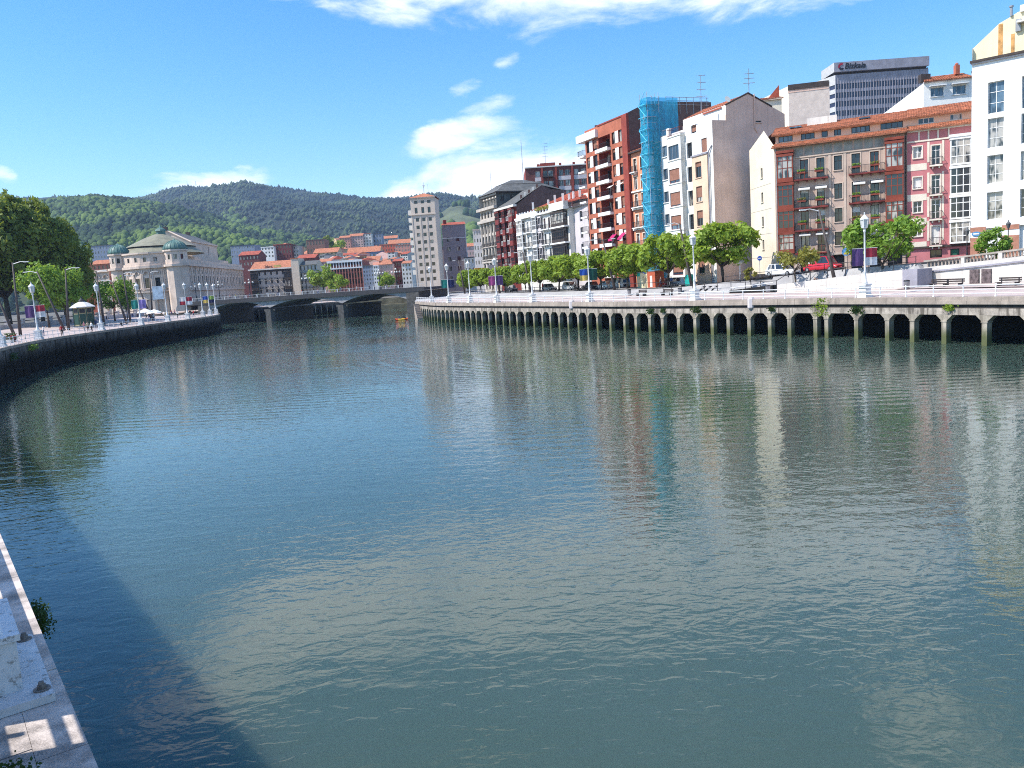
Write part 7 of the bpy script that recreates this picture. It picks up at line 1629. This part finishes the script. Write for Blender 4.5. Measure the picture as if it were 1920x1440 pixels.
# recycling container and site huts
s_ = s_of(1294, 15.2, 6); p = QR.at(s_, 15.2); r = thing('recycling_container', 'teal recycling container behind the second lantern post', 'container', (p.x, p.y, st_z(s_) + .1), QR.ang(s_)); MB().prism([(-.55, -.5), (.55, -.5), (.55, .5), (-.55, .5)], .1, 1.45).build('body', plain('teal_plastic', (.01, .30, .26), .45), r); MB().lathe([(.72, 1.45), (.6, 1.65), (.2, 1.75)], 4, sq=True).build('lid', plain('teal_plastic', (.01, .30, .26)), r)
for k, (px, w_, h_, c_, lab) in enumerate(((1207, 1.0, 2.5, ('teal_panel', (.02, .36, .30)), 'narrow teal site hut at the left of three under the blue sheet'), (1216, 1.9, 2.4, ('cream_panel_paint', (.70, .62, .40)), 'cream site hut in the middle of three under the blue sheet'), (1230, 2.1, 2.6, ('rust_panel', (.42, .10, .05)), 'rust red site hut at the right of three under the blue sheet'))):
    s_ = s_of(px, 16.0, 6); p = QR.at(s_, 16.0); r = thing('site_hut', lab, 'hut', (p.x, p.y, st_z(s_) + .1), QR.ang(s_) + math.pi); MB().box(-w_ / 2, w_ / 2, -.9, .9, 0, h_).build('body', plain(*c_, .6), r); MB().box(-w_ / 2 - .08, w_ / 2 + .08, -1.0, 1.0, h_, h_ + .1).build('roof', greymetal, r); MB().box(-.3, .3, -.93, -.9, .1, 1.9).build('door', wall_white2 if k == 2 else plain('hut_door', (.5, .42, .25)), r)
# parasols and far awnings
for k, (px, py, Y, c_, lab) in enumerate(((272, 583, 168, wall_white, 'white market parasol left of two on the left promenade'), (289, 584, 172, wall_white, 'white market parasol right of two on the left promenade'))):
    p = W(px, py, Y); r = thing('parasol', lab, 'parasol', (p.x, p.y, 4.7)); h = p.z + .4 - 4.7; MB().tube((0, 0, 0), (0, 0, h), .04, .04, 6).build('pole', greymetal, r); MB().lathe([(1.7, h - .75), (1.65, h - .65), (.9, h - .25), (.05, h + .05)], 8).build('canopy', c_, r)
for k, (px, py, o_, w_, c_, lab) in enumerate(((900, 506, 17, 2.6, ('orange_sheet', (.75, .33, .02)), 'orange and white sign box above the far trees'), (922, 500, 18, 2.2, ('pale_sheet', (.6, .48, .47)), 'pale pink canopy right of the orange sign box'))):
    s_ = s_of(px, o_, 10); p = QR.at(s_, o_); zz = W(px, py, p.y).z; r = thing('sign_box', lab, 'sign', (p.x, p.y, st_z(s_)), .35); MB().box(-w_ / 2, w_ / 2, -.25, .25, zz - st_z(s_) - .5, zz - st_z(s_) + .5).build('panel', plain(*c_, .6), r); MB().tube((0, 0, 0), (0, 0, zz - st_z(s_) - .5), .07, .07, 6).build('post', greymetal, r)
p = QR.at(s_of(1388, 15, 6), 15); r = thing('globe_lamp', 'white globe lamp by the foot of the tan gable', 'street lamp', (p.x, p.y, 5.6)); MB().tube((0, 0, 0), (0, 0, 2.6), .08, .06, 8).build('post', rail_white, r); MB().lathe([(.1, 2.6), (.5, 2.8), (.55, 3.05), (.35, 3.3), (.05, 3.4)], 12).build('globe', wall_white2, r, smooth=True)
p = C0 + dC * 9.2 - nC * .9; r = thing('shop_sign', 'oval blue and yellow shop sign on the brown house', 'sign', (p.x, p.y, 9.0), math.atan2(dC.y, dC.x)); q = MB().lathe([(.55, -.05), (.55, .05)], 16).xf(Matrix.Rotation(R(90), 4, 'X')); q.build('sign_disc', [plain('sign_blue', (.10, .28, .55), .4, var=.4, scale=2)], r); MB().box(-.3, .35, -.07, -.055, -.35, -.1).build('sign_band', CLO['yellow'], r); MB().tube((0, .0, .5), (0, .85, .5), .03, .03, 6).build('bracket', iron, r)

for k, (px, o_, lab) in enumerate(((1440, 8.5, 'grey litter bin on the right promenade below the cream gable'), (1700, 9, 'grey litter bin by the grey end block of the ramp'), (1275, 10.5, 'grey litter bin left of the second lantern post'), (1180, 10, 'grey litter bin near the dark bench on the left'))):
    s_ = s_of(px, o_, 4.8); p = QR.at(s_, o_); r = thing('litter_bin', lab, 'bin', (p.x, p.y, 4.45)); MB().lathe([(.26, .1), (.3, .85), (.32, .9)], 12).build('drum', greymetal, r, True); MB().lathe([(.34, .9), (.3, 1.0), (.1, 1.05)], 12).build('lid', iron, r, True)
for k, (px, o_, c_, lab) in enumerate(((1425, 14.5, 'blue_print', 'round blue road sign by the cream gable'), (1500, 14.5, 'red_print', 'round red and white road sign beside the red people carrier'), (1210, 15, 'blue_print', 'round blue road sign near the site huts'), (1020, 15, 'red_print', 'round red road sign before the ornate white house'))):
    s_ = s_of(px, o_, 6.5); p = QR.at(s_, o_); r = thing('road_sign', lab, 'road sign', (p.x, p.y, st_z(s_) + .1)); MB().tube((0, 0, 0), (0, 0, 2.9), .035, .035, 6).build('post', greymetal, r); MB().lathe([(.32, -.015), (.32, .015)], 18).xf(T3(0, -.05, 2.6) @ Matrix.Rotation(R(90), 4, 'X')).build('disc', pb[c_], r); MB().box(-.2, .2, -.072, -.067, 2.54, 2.66).build('white_bar', white, r)
# kayak by the end of the quay
p = G(753, 600, 0); r = thing('kayak', 'red and yellow inflatable kayak on the water by the right quay end', 'kayak', (p.x, p.y, .02), .05)
hull = MB(); n = 12
for k in range(n + 1):
    x = -1.6 + 3.2 * k / n; wd = .42 * math.sqrt(max(.02, 1 - (x / 1.65) ** 2)); up = .12 * (x / 1.6) ** 4
    hull.v += [(x, -wd, .18 + up), (x, -wd * .8, -.08 + up), (x, wd * .8, -.08 + up), (x, wd, .18 + up), (x, wd * .75, .34 + up), (x, wd * .5, .16 + up), (x, -wd * .5, .16 + up), (x, -wd * .75, .34 + up)]
for k in range(n):
    for j in range(8): hull.f.append((k * 8 + j, k * 8 + (j + 1) % 8, (k + 1) * 8 + (j + 1) % 8, (k + 1) * 8 + j)); hull.m.append(0 if k < 3 or k > 8 else 1)
hull.f += [tuple(range(8)), tuple(range(n * 8 + 7, n * 8 - 1, -1))]; hull.m += [0, 0]
hull.build('hull', [plain('kayak_red', (.65, .10, .03), .5), plain('kayak_yellow', (.75, .45, .06), .5)], r, smooth=True)
for k, x in enumerate((-.55, .6)):
    bm2 = MB().path([(0, 0, 0), (0, 0, .25), (.03, 0, .48), (.02, 0, .56), (.03, 0, .66), (.03, 0, .78)], [.17, .16, .17, .06, .09, .07], 8).path([(0, -.17, .45), (.22, -.25, .28), (.42, -.2, .35)], [.06, .05, .04], 6).path([(0, .17, .45), (.22, .25, .28), (.42, .2, .35)], [.06, .05, .04], 6).path([(0, -.08, .04), (.4, -.1, .16), (.75, -.08, .03)], [.09, .08, .05], 6).path([(0, .08, .04), (.4, .1, .16), (.75, .08, .03)], [.09, .08, .05], 6)
    tag(bm2.build('person', CLO['black'] if k else CLO['navy'], None, True, at(p.x + x, p.y, .2, .05)), f"paddler in dark clothes in the {'front' if k else 'rear'} of the kayak", 'person', 'kayak paddlers')
    tag(MB().tube((-.05, -.95, .1), (.05, .95, .55), .02, .02, 6).box(-.02, .02, -1.15, -.9, 0, .14).box(-.02, .02, .9, 1.15, .5, .64).build('paddle', CLO['black'], None, False, at(p.x + x + .4, p.y, .3, .05)), f"paddle held by the {'front' if k else 'rear'} kayak paddler", 'paddle', 'kayak paddles')

# ================================================================== foreground quay edge under the bridge
fg = thing('foreground_quay', 'near quay edge of weathered stone slabs at the lower left', 'quay', (-4.3, 7.2, 0), math.atan2(.804, -.594))
# local x runs along the edge away from the camera, local y = landward
slab = mat('foreground_stone', (.50, .43, .385), .9, .35, 2.5, fine=70, streak=.0, bump=.012); slabpale = mat('foreground_pale_stone', (.60, .56, .52), .88, .12, 3, fine=60, bump=.006)
bounds = [-12, -8, -3.9, .1, 2.2, 6.42, 9.2, 12.4, 15.8, 19.5, 24, 29, 34]
for a, b in zip(bounds, bounds[1:]): MB().box(a + .012, b - .012, -.02, .42, 3.7, 4.2 + random.uniform(-.006, .006)).build('slab', slab, fg); MB().box(a + .3, b + .28, .424, 2.6, 3.7, 4.195).build('paving_slab', slab, fg)
MB().box(-12, 70, .05, .6, -3, 3.7).build('wall_face', quayl, fg) if 0 else None
pd = thing('pedestal_base', 'white painted pedestal base bolted to the near quay edge', 'pedestal', (-4.3, 7.2, 0), math.atan2(.804, -.594)); wp = mat('worn_white_paint', (.66, .645, .64), .6, .1, 2, extra=lambda T, pos, c: T.mix(T.m('MULTIPLY', T.ramp(T.noise(pos, 9, 6, .7),   .54, .66), .8), c, (.20, .17, .14)))
MB().box(1.3, 3.36, .1, 2.1, 4.2, 4.29).build('base_plate', wp, pd)
MB().box(1.66, 3.0, .36, 1.8, 4.285, 4.86).build('block', wp, pd)
MB().prism([(1.62, .32), (3.04, .32), (3.04, 1.84), (1.62, 1.84)], 4.86, 4.93).build('moulding', wp, pd)
B = MB(); ctr = (2.33, 1.08)
prev = None
for k in range(9):
    q = k / 8; hw = .62 - .34 * math.sin(q * math.pi / 2); zz = 4.93 + .5 * q
    ring = [(ctr[0] - hw, ctr[1] - hw, zz), (ctr[0] + hw, ctr[1] - hw, zz), (ctr[0] + hw, ctr[1] + hw, zz), (ctr[0] - hw, ctr[1] + hw, zz)]; B.v += ring
    if k: B.f += [((k - 1) * 4 + j, (k - 1) * 4 + (j + 1) % 4, k * 4 + (j + 1) % 4, k * 4 + j) for j in range(4)]
B.m = [0] * len(B.f); B.build('ogee_shoulder', wp, pd)
MB().lathe([(.26, 5.4), (.22, 5.6), (.15, 6.0), (.11, 10.8), (.14, 11.0)], 14, (ctr[0], ctr[1], 0)).build('column', wp, pd, smooth=True)
rust = mat('rusty_bolt', (.22, .185, .165), .7, .3, 20)
for x, y in ((1.5, .2), (3.2, .2), (1.5, 1.95), (3.2, 1.95)): o = MB().lathe([(.085, 0), (.085, .015)], 16, (x, y, 4.29)).build('washer', rust, pd); MB().lathe([(.05, .015), (.05, .055)], 6, (x, y, 4.29)).build('nut', rust, o); MB().lathe([(.03, .055), (.028, .09)], 10, (x, y, 4.29)).build('bolt_end', rust, o)
sp_ = thing('stair_balustrade', 'stone stair balustrade above the near quay edge, mostly out of picture', 'balustrade', (-4.3, 7.2, 0), math.atan2(.804, -.594))
MB().box(-4, 1.05, 2.15, 2.45, 4.2, 7.6).build('flank_wall', slab, sp_); MB().box(1.86, 4.4, 2.15, 2.45, 4.2, 7.6).build('flank_wall', slab, sp_)
MB().box(1.05, 1.86, 2.26, 2.34, 4.2, 6.35).build('plinth', slab, sp_); MB().box(1.05, 1.86, 2.27, 2.33, 6.89, 7.0).build('middle_rail', slab, sp_); MB().box(1.05, 1.86, 2.26, 2.34, 7.2, 7.6).build('top_rail', slab, sp_); MB().box(1.5, 1.58, 2.27, 2.33, 6.35, 6.55).build('baluster', slab, sp_)
MB().box(3.6, 9.5, .86, .98, 5.12, 5.22).build('low_rail', slab, sp_)
for x in (4.6, 6.4, 8.2): MB().box(x, x + .08, .88, .96, 4.2, 5.12).build('rail_post', slab, sp_)
q = Vector((-4.3, 7.2, 0)) + Matrix.Rotation(math.atan2(.804, -.594), 3, 'Z') @ Vector((5.4, -.14, 3.75)); tag(tuft(900, .42, .16, .42, .024, 91, .2).build('wall_shrub', ivym, None, False, at(q.x, q.y, q.z, math.atan2(.804, -.594))), 'small dark shrub growing out of the near quay wall', 'shrub')
q = Vector((-4.3, 7.2, 0)) + Matrix.Rotation(math.atan2(.804, -.594), 3, 'Z') @ Vector((.0, .62, 4.2)); tag(tuft(200, .25, .14, .12, .022, 92).build('weed_tuft', ivym, None, False, T3(q.x, q.y, q.z)), 'weed tuft on the slab at the very bottom left', 'weed')

# ================================================================== air: thin blue haze over the valley
if HAZE:
    hz = MB().box(-4200, 4200, -90, 3900, -6, 560)
    m = bpy.data.materials.new('valley_haze'); m.use_nodes = True; T = NT(m.node_tree); m.node_tree.nodes.clear()
    pv = T.n('ShaderNodeVolumePrincipled', i={'Color': (.52, .70, 1.0, 1), 'Density': HAZE, 'Anisotropy': .2}); ou = T.n('ShaderNodeOutputMaterial'); m.node_tree.links.new(pv.outputs[0], ou.inputs['Volume'])
    tag(hz.build('haze', m), kind='stuff')
